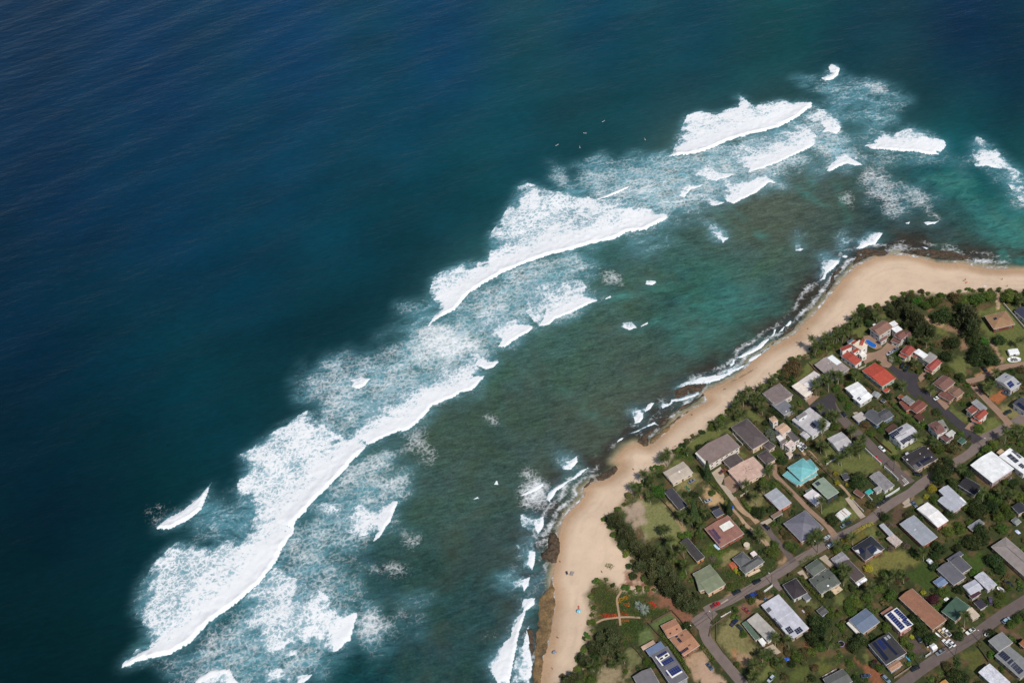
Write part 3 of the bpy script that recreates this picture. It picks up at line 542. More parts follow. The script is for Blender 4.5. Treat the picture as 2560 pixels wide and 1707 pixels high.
for s, c, sf in [
    ('A 1800,560 2050,470 2306,560 2400,1150 2050,1160 1960,900 1850,780', LAWN, 2), ('A 1430,1150 1560,1010 1700,1180 1640,1300 1500,1250', LAWN, 2), ('A 1220,650 1420,690 1440,790 1300,800', LAWN, 2),
    ('A 640,590 820,600 840,650 740,660 660,640', LAWN, 1.5), ('A 320,800 440,700 520,740 420,830', LAWN, 1.5), ('A 1100,1400 1260,1400 1280,1540 1150,1440', LAWN, 1.5),
    ('C 1470,620 1560,590 1840,480 1560,640 1600,740 1400,880 1300,900 1480,700', LAWN, 1), ('D 0,300 200,250 400,190 380,290 250,320 0,430', LAWN, 1.5), ('C 330,1440 560,1420 480,1540 300,1560', LAWN, 1.5), ('C 620,1260 820,1380 800,1480 620,1400', LAWN, 1.5),
    ('E 740,960 1000,1000 1150,1000 1390,1290 1500,1480 1350,1568 900,1560 700,1250', (122, 122, 78), 2), ('E 600,1090 760,990 860,1080 800,1400 860,1568 700,1400 620,1200', (170, 150, 130), 3), ('E 1330,720 1620,570 1720,700 1560,860 1340,860', DRY, 2), ('E 1480,180 1720,20 2000,0 1900,110 1700,160 1600,270', LAWN, 1),
    ('E 1230,480 1330,400 1400,440 1200,540', LAWN, 1), ('E 730,930 900,800 940,870 820,960', (140, 108, 82), 1.5), ('E 1690,860 1720,700 1850,760 2060,1020 1850,1110 1750,960 1600,860', STRAW, 2), ('E 1200,1000 1390,1290 1450,1440 1330,1260', (150, 126, 96), 1),
    ('H 1590,180 1740,100 1860,180 1800,260', LAWN, 1.5), ('H 1960,560 2200,470 2100,560 2010,640', LAWN, 1), ('F 10,640 240,740 300,860 200,860 0,780', GRN, 2), ('F 290,820 560,700 660,720 560,750 420,830 300,960', DRY, 1.2), ('F 560,700 720,640 740,700 650,760', LAWN, 1),
    ('D 500,540 640,620 660,650 540,700', LAWN, 1), ('D 560,1250 840,1150 860,1350 720,1400', DRY, 2), ('F 1680,200 1900,20 2060,250 1880,230 1760,270', (92, 100, 54), 1.5), ('D 1880,640 2323,640 2323,960 2100,880 1950,860 1840,780', LAWN, 2), ('B 80,950 420,760 640,940 560,1000 300,1050', LAWN, 2),
    ('B 0,640 80,700 150,800 60,860 0,860', LAWN, 2), ('B 600,1240 720,1310 860,1220 800,1180 700,1240', (80, 96, 50), 1), ('B 660,680 740,620 820,740 860,830 760,790', LAWN, 1), ('B 1080,620 1180,640 1180,700 920,770 880,750', LAWN, 1), ('B 1400,310 1480,260 1720,420 1640,480', LAWN, 1.2),
    ('B 1900,400 1960,380 2080,460 2000,530 1800,600 1740,560', LAWN, 1.2), ('B 2000,290 2200,160 2306,330 2306,470 2180,420', DRY, 1.5), ('A 1780,1420 1880,1370 1960,1480 1880,1540', LAWN, 1.5), ('B 1020,1330 1120,1290 1180,1370 1080,1410', LAWN, 1), ('B 100,1400 200,1340 420,1500 330,1560', LAWN, 1.5),
    ('F 770,360 950,520 1010,700 930,760 800,560', DRY, 1.2), ('F 1100,840 1240,760 1240,880 1100,990', DIRT, 1.5), ('F 330,1400 640,1270 720,1200 700,1290 400,1440', DIRT, 1), ('F 1850,1330 2000,1340 2050,1420 1900,1500', LAWN, 1.5), ('F 1300,1310 1560,1460 1640,1560 1400,1500', (96, 96, 58), 1.5),
    ('G 0,900 450,740 760,870 700,980 250,1000 200,1180 120,1150', (114, 110, 62), 2), ('G 600,1080 900,950 1250,1290 1180,1320 700,1230', (62, 78, 36), 2), ('G 1450,800 1700,740 1800,950 1560,1000', (66, 84, 38), 1.5), ('G 1060,450 1240,330 1390,470 1200,560', (104, 98, 58), 1.5), ('G 380,190 520,140 560,240 440,400 470,300', (92, 74, 60), 1.5), ('G 20,420 140,400 170,560 60,500', LAWN, 1.5),
    ('K 1430,1200 1640,1080 1760,1260 1600,1400', (86, 88, 46), 1.5), ('K 2180,800 2323,700 2323,900', (60, 78, 36), 1.5), ('K 1780,470 2060,330 2120,380 1830,560', (62, 74, 34), 1.5), ('K 0,1140 90,1180 120,1260 0,1290', LAWN, 1), ('K 0,1290 60,1310 220,1480 320,1600 160,1600 0,1380', (134, 86, 62), 1.2),
    ('J 190,760 370,600 520,720 640,860 800,1080 620,1180 300,1190 180,900', DRY, 2), ('J 60,960 100,860 180,700 180,960 300,1190', (112, 108, 66), 1), ('J 1650,1250 1850,1200 1940,1330 1700,1430', (92, 96, 48), 1.5), ('J 1250,1400 1480,1330 1540,1460 1320,1560', (84, 90, 46), 1.5), ('J 800,1440 980,1330 1000,1360 860,1500', LAWN, 1.5), ('J 1500,800 1580,850 1520,1120 1480,1050', (130, 88, 66), 1.5), ('J 2100,1120 2200,1150 2323,1290 2323,1420 2160,1240', (140, 92, 66), 1.5),
    ('J 760,380 900,330 1000,280 900,420 800,440', DIRT, 1), ('J 520,420 720,460 740,560 560,600 480,540', (120, 92, 72), 1.5), ('J 400,1090 480,1100 490,1190 420,1200', ORG, .7), ('J 535,1225 620,1215 640,1290 560,1320', ORG, .7), ('J 400,1100 660,1180 640,1330 460,1250', DIRT, 1),
    ('I 1540,700 1850,540 1940,640 1700,760 1640,840', (90, 104, 62), .8), ('I 1450,750 1600,900 1400,1040 1330,1030', (96, 108, 66), 1), ('I 1150,1080 1330,1050 1420,1300 1250,1340', (112, 112, 76), 1.5), ('I 760,1400 1080,1280 1180,1400 1120,1568 760,1568', (150, 134, 106), 2), ('I 2050,1210 2323,1100 2400,1500 2200,1600', (170, 142, 116), 1),
    ('J -80,1230 40,1260 300,1540 180,1600 -80,1600', (182, 152, 128), .8), ('H 1000,820 1400,760 1500,900 1750,1060 1900,1180 2060,1330 1900,1350 1700,1190 1450,960 1200,850', RED, 1.5), ('H 1100,640 1300,680 1400,780 1200,800 1080,700', (150, 112, 92), 2), ('H 2060,1290 2200,1220 2323,1120 2323,1250 2150,1320', DIRT, 1.2),
    ('A 1430,660 1500,660 1630,820 1650,980 1560,1010 1600,830 1400,760', (140, 112, 88), 1.5), ('A 1090,520 1240,660 1330,680 1400,690 1350,720 1200,690 1110,580', (176, 142, 112), 1), ('A 1170,500 1250,520 1210,570', (140, 100, 80), 1.5), ('A 1990,310 2030,400 2010,520 1990,440', (196, 166, 134), .6), ('A 1890,870 1960,900 2040,1040 2080,1150 2030,1160 1940,960', (160, 134, 108), .8), ('A 1710,1280 1960,1150 1990,1200 1760,1330', (170, 126, 88), .8),
    ('B 1910,160 2070,60 2160,110 2010,220', (160, 100, 66), .6), ('B 1130,1060 1540,820 1570,850 1180,1090', (118, 88, 64), 1), ('B 830,900 1000,1050 940,1050 820,920', (130, 108, 88), .8), ('B 480,1568 640,1420 700,1470 540,1580', DIRT, 1), ('F 2030,590 2323,430 2323,560 2100,660', (104, 96, 50), 1.5), ('D 780,700 930,690 1000,900 860,860', (90, 92, 60), 1),
    ('K 640,970 780,900 960,1140 780,1180 680,1100', (92, 78, 72), 1), ('K 860,920 980,1000 960,1110 880,1060', (156, 118, 86), 1), ('K 1100,760 1300,900 1340,1060 1200,1120 1130,950', (116, 96, 82), 1.2), ('K 1980,760 2300,900 2323,950 2080,840', (110, 84, 70), 1), ('B 640,1250 700,1200 780,1250 720,1300', (70, 90, 46), 1), ('B 980,1340 1010,1300 1060,1290 980,1400', DIRT, .8)]:
    area(s, c, sf)
# streets and drives keep the shrubs off
ROADS = {'lane': []}
road_obj = []
def ribbon(s, width, z=GZ, n=6):
    c = pts(s, z); w = [width] * len(c) if not hasattr(width, '__len__') else width
    # smooth the run
    P = []; W = []
    for i in range(len(c) - 1):
        p0, p1, p2, p3 = c[max(i - 1, 0)], c[i], c[i + 1], c[min(i + 2, len(c) - 1)]
        for k in range(n):
            u = k / n
            P.append(0.5 * ((2 * p1) + (-p0 + p2) * u + (2 * p0 - 5 * p1 + 4 * p2 - p3) * u * u + (-p0 + 3 * p1 - 3 * p2 + p3) * u ** 3)); W.append(w[i] * (1 - u) + w[i + 1] * u)
    P.append(c[-1]); W.append(w[-1]); P = np.array(P)
    T = np.gradient(P, axis=0); T /= np.linalg.norm(T, axis=1)[:, None] + 1e-9; N = np.stack([-T[:, 1], T[:, 0]], 1)
    W = np.array(W)[:, None] / 2
    return P + N * W, P - N * W
def t_road(name, rgb, crack=0.12):
    t = NT(name); p = t.pos()
    c = t.val(alb(*rgb), t.rng(t.noise(p, 0.25, 6, 0.65), 0.3, 0.7, 1 - crack, 1 + crack)); c = t.val(c, t.rng(t.noise(p, 3.0, 3), 0.3, 0.7, 0.93, 1.07))
    t.bump(t.noise(p, 6.0, 3), 0.2, 0.03); return t.done(c, 0.9, 0.2)
ASPH = t_road('asphalt', (122, 108, 102)); NEWA = t_road('fresh_asphalt', (66, 62, 66)); OLDA = t_road('dusk_asphalt', (104, 92, 88)); CONC = t_road('concrete', (176, 160, 142)); BRN = t_road('paving', (150, 122, 104)); SAN = t_road('lane_dirt', (168, 140, 114), .2)
_lift = [0.004]
def block_poly(P, pad=0.8):
    w = LR.win(P, pad + 1); x, y = lx[w], ly[w]
    if x.size: free[w] &= ~((dline(x, y, P, True) < pad) | inpoly(x, y, P))
def sheet(name, P, mat, kerb=None):
    """flat paved sheet just above the ground; each a few millimetres above the last"""
    _lift[0] += 0.0045
    z = GZ + 0.02 + _lift[0]
    o = P.mean(0); bm = bmesh.new()
    vs_ = [bm.verts.new((q[0] - o[0], q[1] - o[1], 0)) for q in P]
    try: f = bm.faces.new(vs_)
    except ValueError: bm.free(); return
    if f.normal.z < 0: f.normal_flip()
    bmesh.ops.triangulate(bm, faces=[f])
    bm.normal_update()
    for f in bm.faces:
        if f.normal.z < 0: f.normal_flip()
    me = bpy.data.meshes.new(name); bm.to_mesh(me); bm.free(); me.materials.append(mat)
    x = ob(name, me, None, (o[0], o[1], z)); tag(x, kind='structure'); block_poly(P); return x
def street(name, s, w, mat):
    a, b = ribbon(s, w); _lift[0] += 0.0045; z = GZ + 0.02 + _lift[0]; o = a.mean(0); n = len(a)
    V = np.vstack([np.column_stack([a - o, np.zeros(n)]), np.column_stack([b - o, np.zeros(n)])]); i = np.arange(n - 1)
    x = ob(name, mesh_np(name, V, np.stack([n + i, n + i + 1, i + 1, i], 1), mat), None, (o[0], o[1], z)); tag(x, kind='structure'); block_poly(np.vstack([a, b[::-1]])); return x
street('road', 'F 20,1610 130,1548 300,1485 600,1330 960,1130 1200,985 1330,895 1640,715 1900,560 2323,345 B 700,1430 850,1330 1000,1250 1130,1150 1250,1070 1400,970 1550,880 1700,780 1790,680 1880,615 2000,555 2100,495 2200,440 2400,330', [5, 5, 5, 5, 5, 5.4, 5.2, 5, 5, 5, 5, 5, 5.2, 6, 6, 5.4, 5, 5, 5.5, 6.5, 6, 5, 5, 5, 5], ASPH)
street('road', 'J 40,690 5,800 50,940 180,1120 330,1300 480,1480 620,1650', [6, 5.4, 5.2, 5.2, 5.2, 5.2, 5.2], ASPH)
sheet('road', pts('I 2130,660 2200,590 J 0,520 120,500 200,560 90,680 70,800 -30,830 I 2230,780'), ASPH)
street('road', 'B 60,180 110,290 210,400 330,520 480,650 620,790 760,930 880,1050 980,1150', [6, 6, 5.5, 5.2, 5.2, 5.2, 5.4, 6, 8], OLDA)
sheet('cul_de_sac', pts('C 1508,1252 1850,1058 1925,1120 1905,1210 1945,1320 2010,1420 1880,1400 1720,1390 1600,1330'), NEWA)
sheet('cul_de_sac', pts('A 740,1192 790,1165 860,1215 960,1245 1085,1265 1078,1380 1110,1440 1240,1568 B 1240,120 1090,110 A 1080,1568 980,1480 900,1370'), NEWA)
street('road', 'B 1140,90 1250,200 1420,340 1600,500 1700,590 1780,660', [5.4, 5.2, 5.2, 5.2, 5.6, 7], NEWA)
street('lane', 'A 1660,1330 1720,1390 B 1730,30 1880,190 2020,330 2110,430 2150,500', [3.2, 3.4, 3.4, 3.6, 3.8, 4, 5], BRN)
street('lane', 'A 1640,1350 1760,1330 1900,1275 2050,1195 2180,1175 2400,1140', [3, 4, 4.5, 4.5, 4, 4], BRN)
street('road', 'K 480,1640 620,1530 900,1320 1250,1100 1500,950 1800,730 2100,520 2323,380 2500,270', 5.4, OLDA)
street('lane', 'D 1010,760 1030,900 1130,1010 1310,1190 1500,1390 F 1640,240 1790,370 1900,520', [3.5, 3, 2.6, 2.6, 2.6, 2.6, 2.8, 4], BRN)
street('lane', 'D 420,1240 520,1390 620,1480 F 680,230 780,330', [3.4, 3, 2.6, 2.6, 3], SAN)
street('driveway', 'F 850,330 960,480 1100,640 1220,790 1300,900', [4, 3, 3, 3.2, 4], OLDA)
street('lane', 'D 410,1400 520,1520 F 600,350 700,440 900,620 960,740', [1.5, 1.6, 2.2, 2.2, 2.4, 2.4], SAN)
street('driveway', 'D 2080,1240 2200,1400 2310,1530', [3, 3, 3], CONC)
street('lane', 'D 1430,600 1520,590 1700,770 1900,980 2050,1130 2150,1260', [3.5, 3, 1.6, 1.4, 1.4, 1.4], SAN)
for s, m in [('N 960,960 1180,920 1330,850 1470,700 1560,610 1720,760 1560,900 1420,1020 1480,1080 1570,1220 1490,1290 1350,1260 1210,1110 960,1230 880,1060', BRN), ('C 1470,1140 1590,1090 1680,1110 1530,1240', BRN), ('D 110,880 240,790 300,930 250,1050 420,1110 400,1180 460,1260 400,1290 180,1000', CONC), ('D 290,960 400,900 520,1070 500,1120 420,1180 300,1060', BRN),
             ('F 1670,840 1760,790 1910,940 1840,980', CONC), ('F 960,1200 1060,1150 1140,1290 1090,1320', ASPH), ('A 1085,1310 1165,1210 1210,1280 1110,1360', BRN), ('B 1285,175 1370,165 1445,260 1400,300', BRN), ('B 1620,510 1680,440 1740,460 1720,550', BRN), ('B 900,1370 980,1310 1000,1360 930,1400', CONC), ('G 560,100 700,20 720,60 600,110', CONC),
             ('F 1350,1050 1430,1010 1520,1140 1480,1150', CONC), ('F 810,330 960,260 1000,300 900,370', CONC), ('K 1190,1130 1290,1060 1330,1070 1220,1130', ASPH), ('J 800,1100 1000,1000 1120,1120 1060,1150', CONC), ('B 330,330 380,320 460,390 430,440', CONC), ('F 240,1500 340,1430 360,1445 250,1510', CONC), ('N 900,560 1120,530 1310,740 1340,820 1200,870 1050,800 930,700', BRN)]:
    sheet('driveway', pts(s), m)
for s in ['I 1150,170 1100,270 1060,350 1075,480 1095,600 1110,730', 'I 650,700 760,690 870,645 1090,615 1250,610 1400,620', 'A 1985,300 2020,400 2000,500']:
    a, b = ribbon(s, 1.1); sheet('path', np.vstack([a, b[::-1]]), SAN)
# painted markings
def mark(s, w, label=None):
    a, b = ribbon(s, w, n=2); x = sheet('road_marking', np.vstack([a, b[::-1]]), plain((225, 222, 214), var=.1)); 
for s, w in [('B 885,1050 975,1130', .15), ('B 918,1172 978,1132', .4), ('B 900,1100 940,1145', .22), ('B 915,1092 955,1135', .22), ('B 930,1085 968,1128', .22)]: mark(s, w)

HOUSEFP = []
def land_z(x, y, s=None, v=None):
    s = coast_sd(x, y) if s is None else s; v = veg_sd(x, y) if v is None else v
    b = GZ * np.clip(s, 0, None) / (np.clip(s, 0, None) + np.clip(-v, 0, None) + 1e-3)
    return np.where(v >= 0, GZ, np.where(s >= 0, b, np.maximum(-3.0, s * 0.07)))
xs = growing(LR.x0, LR.x0 + LR.nx - 1, 1.0, (-400, 9000)); ys = growing(LR.y0, LR.y0 + LR.ny - 1, 1.0, (-9000, 1200))
gx, gy = np.meshgrid(xs, ys)
s_ = coast_sd(gx.ravel(), gy.ravel()).reshape(gx.shape); v_ = veg_sd(gx.ravel(), gy.ravel()).reshape(gx.shape)
gz = land_z(gx, gy, s_, v_); dune = sstep(0, 8, s_) * sstep(0, 6, -v_)
gz = gz + dune * 0.35 * (fbm(gx / 9, gy / 9, 55) - 0.5)
gcl = LR.sample(lc, gx, gy)
ny, nx = gx.shape; idx = np.arange(nx * ny).reshape(ny, nx); keep = s_ > -28
F = np.stack([idx[:-1, :-1], idx[:-1, 1:], idx[1:, 1:], idx[1:, :-1]], -1)[keep[:-1, :-1] | keep[1:, 1:]]
used = np.zeros(nx * ny, bool); used[F.ravel()] = True; remap = np.cumsum(used) - 1
t = NT('ground'); p = t.pos(); c = t.attr('gcol').outputs['Color']
lum = t.n('RGBToBW'); t.l(c, lum.inputs[0]); amp = t.rng(lum.outputs[0], 0.18, 0.42, 1.0, 0.14)
c = t.val(c, t.math('MULTIPLY_ADD', t.math('MULTIPLY', t.math('SUBTRACT', t.noise(p, 0.9, 5, 0.65), 0.5), 1.3), amp, 1.0)); c = t.val(c, t.rng(t.noise(p, 0.06, 5, 0.6), 0.3, 0.7, 0.93, 1.07))
t.bump(t.noise(p, 1.2, 6, 0.7), 0.35, 0.10)
gm = t.done(c, 0.95, 0.15)
ground = ob('ground', mesh_np('ground', np.stack([gx.ravel(), gy.ravel(), gz.ravel()], -1)[used], remap[F], gm, True, {'gcol': gcl.reshape(-1, 3)[used]}))
tag(ground, kind='structure')
def gz_at(x, y): return float(land_z(np.array([x]), np.array([y]))[0])
# ---------------- rocks on the shore ----------------
t = NT('reef_rock'); p = t.pos()
rk = t.mix(t.rng(t.noise(p, 0.5, 6, .7), .35, .65), alb(44, 39, 35), alb(104, 84, 62)); rk = t.val(rk, t.rng(t.noise(p, 3, 4), .3, .7, .7, 1.3)); t.bump(t.noise(p, 1.5, 6, .7), .9, .5); ROCK = t.done(rk, .6, .4)
t = NT('rock_shelf'); p = t.pos()
rk = t.mix(t.rng(t.noise(p, 0.18, 6, .7), .35, .62), alb(84, 70, 50), alb(140, 112, 74)); rk = t.val(rk, t.rng(t.noise(p, 1.6, 4), .3, .7, .7, 1.3)); t.bump(t.noise(p, .9, 6, .7), .9, .5); SHELF = t.done(rk, .6, .4)
def rock(label, s, h, mat, sink=0.35, seed=1, stp=0.8):
    P = pts(s, 0.4); x0, y0 = P.min(0) - 1; x1, y1 = P.max(0) + 1
    gx, gy = np.meshgrid(np.arange(x0, x1, stp), np.arange(y0, y1, stp))
    sd = dline(gx, gy, P, True) * np.where(inpoly(gx, gy, P), 1, -1) + (fbm(gx / 3, gy / 3, seed) - .5) * 2.5
    lz = land_z(gx.ravel(), gy.ravel()).reshape(gx.shape)
    z = np.maximum(lz, -0.2) - sink + (h + sink) * sstep(-0.3, 2.2, sd) * (0.55 + 0.9 * fbm(gx / 2.5, gy / 2.5, seed + 3)) 
    ny, nx = gx.shape; idx = np.arange(nx * ny).reshape(ny, nx); ok = sd > -0.6
    F = np.stack([idx[:-1, :-1], idx[:-1, 1:], idx[1:, 1:], idx[1:, :-1]], -1)[ok[:-1, :-1] | ok[1:, 1:]]
    us = np.zeros(nx * ny, bool); us[F.ravel()] = True; rm = np.cumsum(us) - 1; o = P.mean(0)
    x = ob('shore_rock', mesh_np('shore_rock', np.stack([gx.ravel() - o[0], gy.ravel() - o[1], z.ravel()], -1)[us], rm[F], mat, True), None, (o[0], o[1], 0))
    tag(x, label, 'rock', 'rocks along the shore')
rock('tall brown boulder outcrop at the edge of the dry sand', 'Z 480,640 500,600 545,592 575,640 565,720 550,790 515,790 440,760 440,720 490,690', 2.2, ROCK, seed=4, stp=.6)
rock('long flat brown rock shelf lying along the foot of the beach', 'Z 450,1590 470,1400 500,1310 520,1200 545,1050 530,900 505,870 490,950 420,1020 410,1150 400,1300 385,1450 380,1590', .55, SHELF, seed=6)
rock('black broken rock between the surf and the flat shelf', 'Z 400,1590 410,1300 400,1200 340,1210 350,1330 385,1400 370,1590', .8, ROCK, seed=8)
rock('low dark rock bench beside the hugging shore break', 'M 290,1530 440,1340 520,1350 480,1420 380,1500', .7, ROCK, seed=9)
rock('wide dark reef bench streaked with sand', 'M 500,1330 640,1250 800,1160 880,1230 800,1320 640,1400 520,1420', .45, ROCK, seed=11)
rock('rough dark rock ledge fringed with spray', 'M 1100,830 1180,720 1380,600 1450,480 1600,420 1700,330 1900,230 2080,130 2100,170 1850,330 1640,450 1560,560 1390,680 1280,790 1290,900 1200,910', .8, ROCK, seed=12)
rock('smooth tan rock slab lying between dark ledge and sand', 'M 1275,850 1300,780 1500,620 1700,460 1900,330 2080,200 2060,260 1850,420 1700,540 1560,690 1400,840 1310,870', .35, SHELF, seed=14)
rock('thin grey rock rib showing through the dry sand', 'C 0,1200 60,1150 200,1060 290,980 335,1010 200,1080 60,1180', .3, plain((140, 124, 112), var=.3), .1, seed=15, stp=.5)
rock('narrow dark rock rib in the sand nearer the swash line', 'C 210,965 330,910 480,840 680,730 810,665 690,760 480,870 330,930', .3, plain((150, 126, 104), var=.3), .1, seed=16, stp=.5)
rock('small cluster of rocks at the end of the dark ledge', 'M 1270,960 1330,920 1345,940 1290,975', .4, ROCK, seed=17, stp=.4)
rock('ragged dark reef rim under the parallel shore break', 'C 330,720 420,690 560,620 760,500 960,330 1010,270 1040,330 960,400 740,560 600,660 440,780 340,800', .4, ROCK, seed=23)
rock('black weedy rock patch off the sandy bend', 'C 1000,260 1100,200 1250,60 1330,0 1400,20 1300,150 1160,240 1040,310', .35, ROCK, seed=24)
rock('broad dark rock flat washed by lace of foam', 'L 1100,1080 1250,1000 1400,960 1500,960 1440,1040 1400,1110 1250,1150 1120,1190', .35, ROCK, seed=25)
rock('dark rock pavement below the sandy point', 'Y 700,1260 830,1240 980,1260 1080,1300 980,1335 860,1340 760,1370 690,1430 650,1430', .35, ROCK, seed=26)
rock('dark rock strip lying just off the wide sand', 'Y 1080,1290 1300,1240 1600,1260 1900,1330 2000,1390 1800,1385 1550,1370 1300,1330', .25, ROCK, seed=27)
rock('low rock at the mouth of the sandy inlet', 'Z 448,830 490,822 520,845 500,840 460,865', .4, SHELF, seed=18, stp=.4)
rock('dark submerged reef rim at the sandy bend', 'A 0,330 60,120 170,20 240,40 150,150 60,320 0,400', .4, ROCK, seed=19)

# ---------------- houses ----------------
def t_roof(rgb, kind):
    k = ('roof', tuple(rgb), kind)
    if k in _mc: return _mc[k]
    t = NT('roof_' + kind); o = t.objc(); c0 = alb(*rgb)
    w = t.math('MULTIPLY', t.rng(t.noise(o, 0.35, 6, .65), .3, .7, .82, 1.14), t.rng(t.noise(o, 1.7, 5, .7, .6), .62, .72, 1.0, .78))
    c = t.val(c0, w)
    if kind == 'metal':
        wv = t.n('TexWave'); wv.bands_direction = 'X'; t.l(o, wv.inputs[0]); wv.inputs['Scale'].default_value = 0.8; wv.inputs['Distortion'].default_value = 0.0
        c = t.val(c, t.rng(wv.outputs['Fac'], 0, .25, .9, 1.0)); t.bump(wv.outputs['Fac'], .35, .04); r = .45; s = .4
    elif kind == 'shingle':
        wv = t.n('TexBrick'); t.l(o, wv.inputs[0]); wv.inputs['Scale'].default_value = 1.1; wv.inputs['Color1'].default_value = (1, 1, 1, 1); wv.inputs['Color2'].default_value = (.78, .78, .78, 1); wv.inputs['Mortar'].default_value = (.62, .62, .62, 1)
        c = t.mix(.7, c, wv.outputs['Color'], 'MULTIPLY'); c = t.val(c, 1.2); t.bump(t.noise(o, 4, 3), .4, .05); r = .9; s = .2
    elif kind == 'tile':
        wv = t.n('TexWave'); wv.bands_direction = 'X'; t.l(o, wv.inputs[0]); wv.inputs['Scale'].default_value = 1.6; wv.inputs['Distortion'].default_value = .4
        c = t.val(c, t.rng(wv.outputs['Fac'], 0, 1, .82, 1.1)); c = t.val(c, t.rng(t.noise(o, 2.5, 3), .3, .7, .85, 1.15)); t.bump(wv.outputs['Fac'], .6, .08); r = .8; s = .2
    elif kind == 'worn':
        st = t.noise(o, .55, 8, .75, .6); c = t.val(c, t.rng(st, .38, .62, .62, 1.12)); t.bump(st, .3, .05); r = .85; s = .2
    else:
        st = t.noise(o, .16, 6, .7, .4); c = t.val(c, t.rng(st, .4, .64, .90, 1.04)); t.bump(t.noise(o, 3, 3), .2, .03); r = .8; s = .2
    _mc[k] = t.done(c, r, s); return _mc[k]
t = NT('window_glass'); t.b.inputs['Base Color'].default_value = (.02, .03, .04, 1); t.b.inputs['Roughness'].default_value = .08; GLASS = t.mat
SOLAR = NT('solar_cell'); SOLAR.b.inputs['Base Color'].default_value = (.012, .018, .05, 1); SOLAR.b.inputs['Roughness'].default_value = .22; SOLAR = SOLAR.mat
SOLB = NT('solar_cell_blue'); SOLB.b.inputs['Base Color'].default_value = (.016, .03, .13, 1); SOLB.b.inputs['Roughness'].default_value = .25; SOLB = SOLB.mat
TRIM = plain((236, 232, 224), var=.06); TRIMD = plain((96, 84, 74), var=.1); ALU = plain((170, 172, 176), rough=.4, spec=.5)
wb = MB(); wb.box(-.75, -.04, -.6, .75, .03, .6, 0); wb.box(-.66, -.06, -.5, -.03, -.035, .5, 1); wb.box(.03, -.06, -.5, .66, -.035, .5, 1)
WIN = wb.mesh('window', [TRIM, GLASS]); WIND = wb.mesh('window', [TRIMD, GLASS])
db = MB(); db.box(-.5, -.05, 0, .5, .03, 2.1, 0); db.box(-.4, -.065, .1, .4, -.045, 1.0, 1); db.box(-.4, -.065, 1.15, .4, -.045, 2.0, 1)
DOORS = {}
def door_mesh(c):
    if c not in DOORS: DOORS[c] = db.mesh('door', [plain(c), plain(tuple(int(q * .8) for q in c))])
    return DOORS[c]
HOUSES = []      # (name phrase, centre)
def rectfit(P):
    c = P.mean(0); u = (P[1] - P[0]) + (P[2] - P[3]); u /= np.linalg.norm(u); v = np.array([-u[1], u[0]])
    if v @ ((P[3] - P[0]) + (P[2] - P[1])) < 0: v = -v
    hu = (np.linalg.norm(P[1] - P[0]) + np.linalg.norm(P[2] - P[3])) / 4; hv = abs(((P[3] - P[0]) + (P[2] - P[1])) @ v) / 4
    return c, u, v, hu, hv
def roof_h(kind, a, b, hu, hv, rise):
    if kind == 'gu': return rise * (1 - abs(b) / hv)
    if kind == 'gv': return rise * (1 - abs(a) / hu)
    if kind == 'hip':
        m = min(hu, hv); return rise * max(0, min(hu - abs(a), hv - abs(b))) / m
    if kind == 'su': return rise * (b + hv) / (2 * hv)
    if kind == 'sv': return rise * (a + hu) / (2 * hu)
    return 0.12
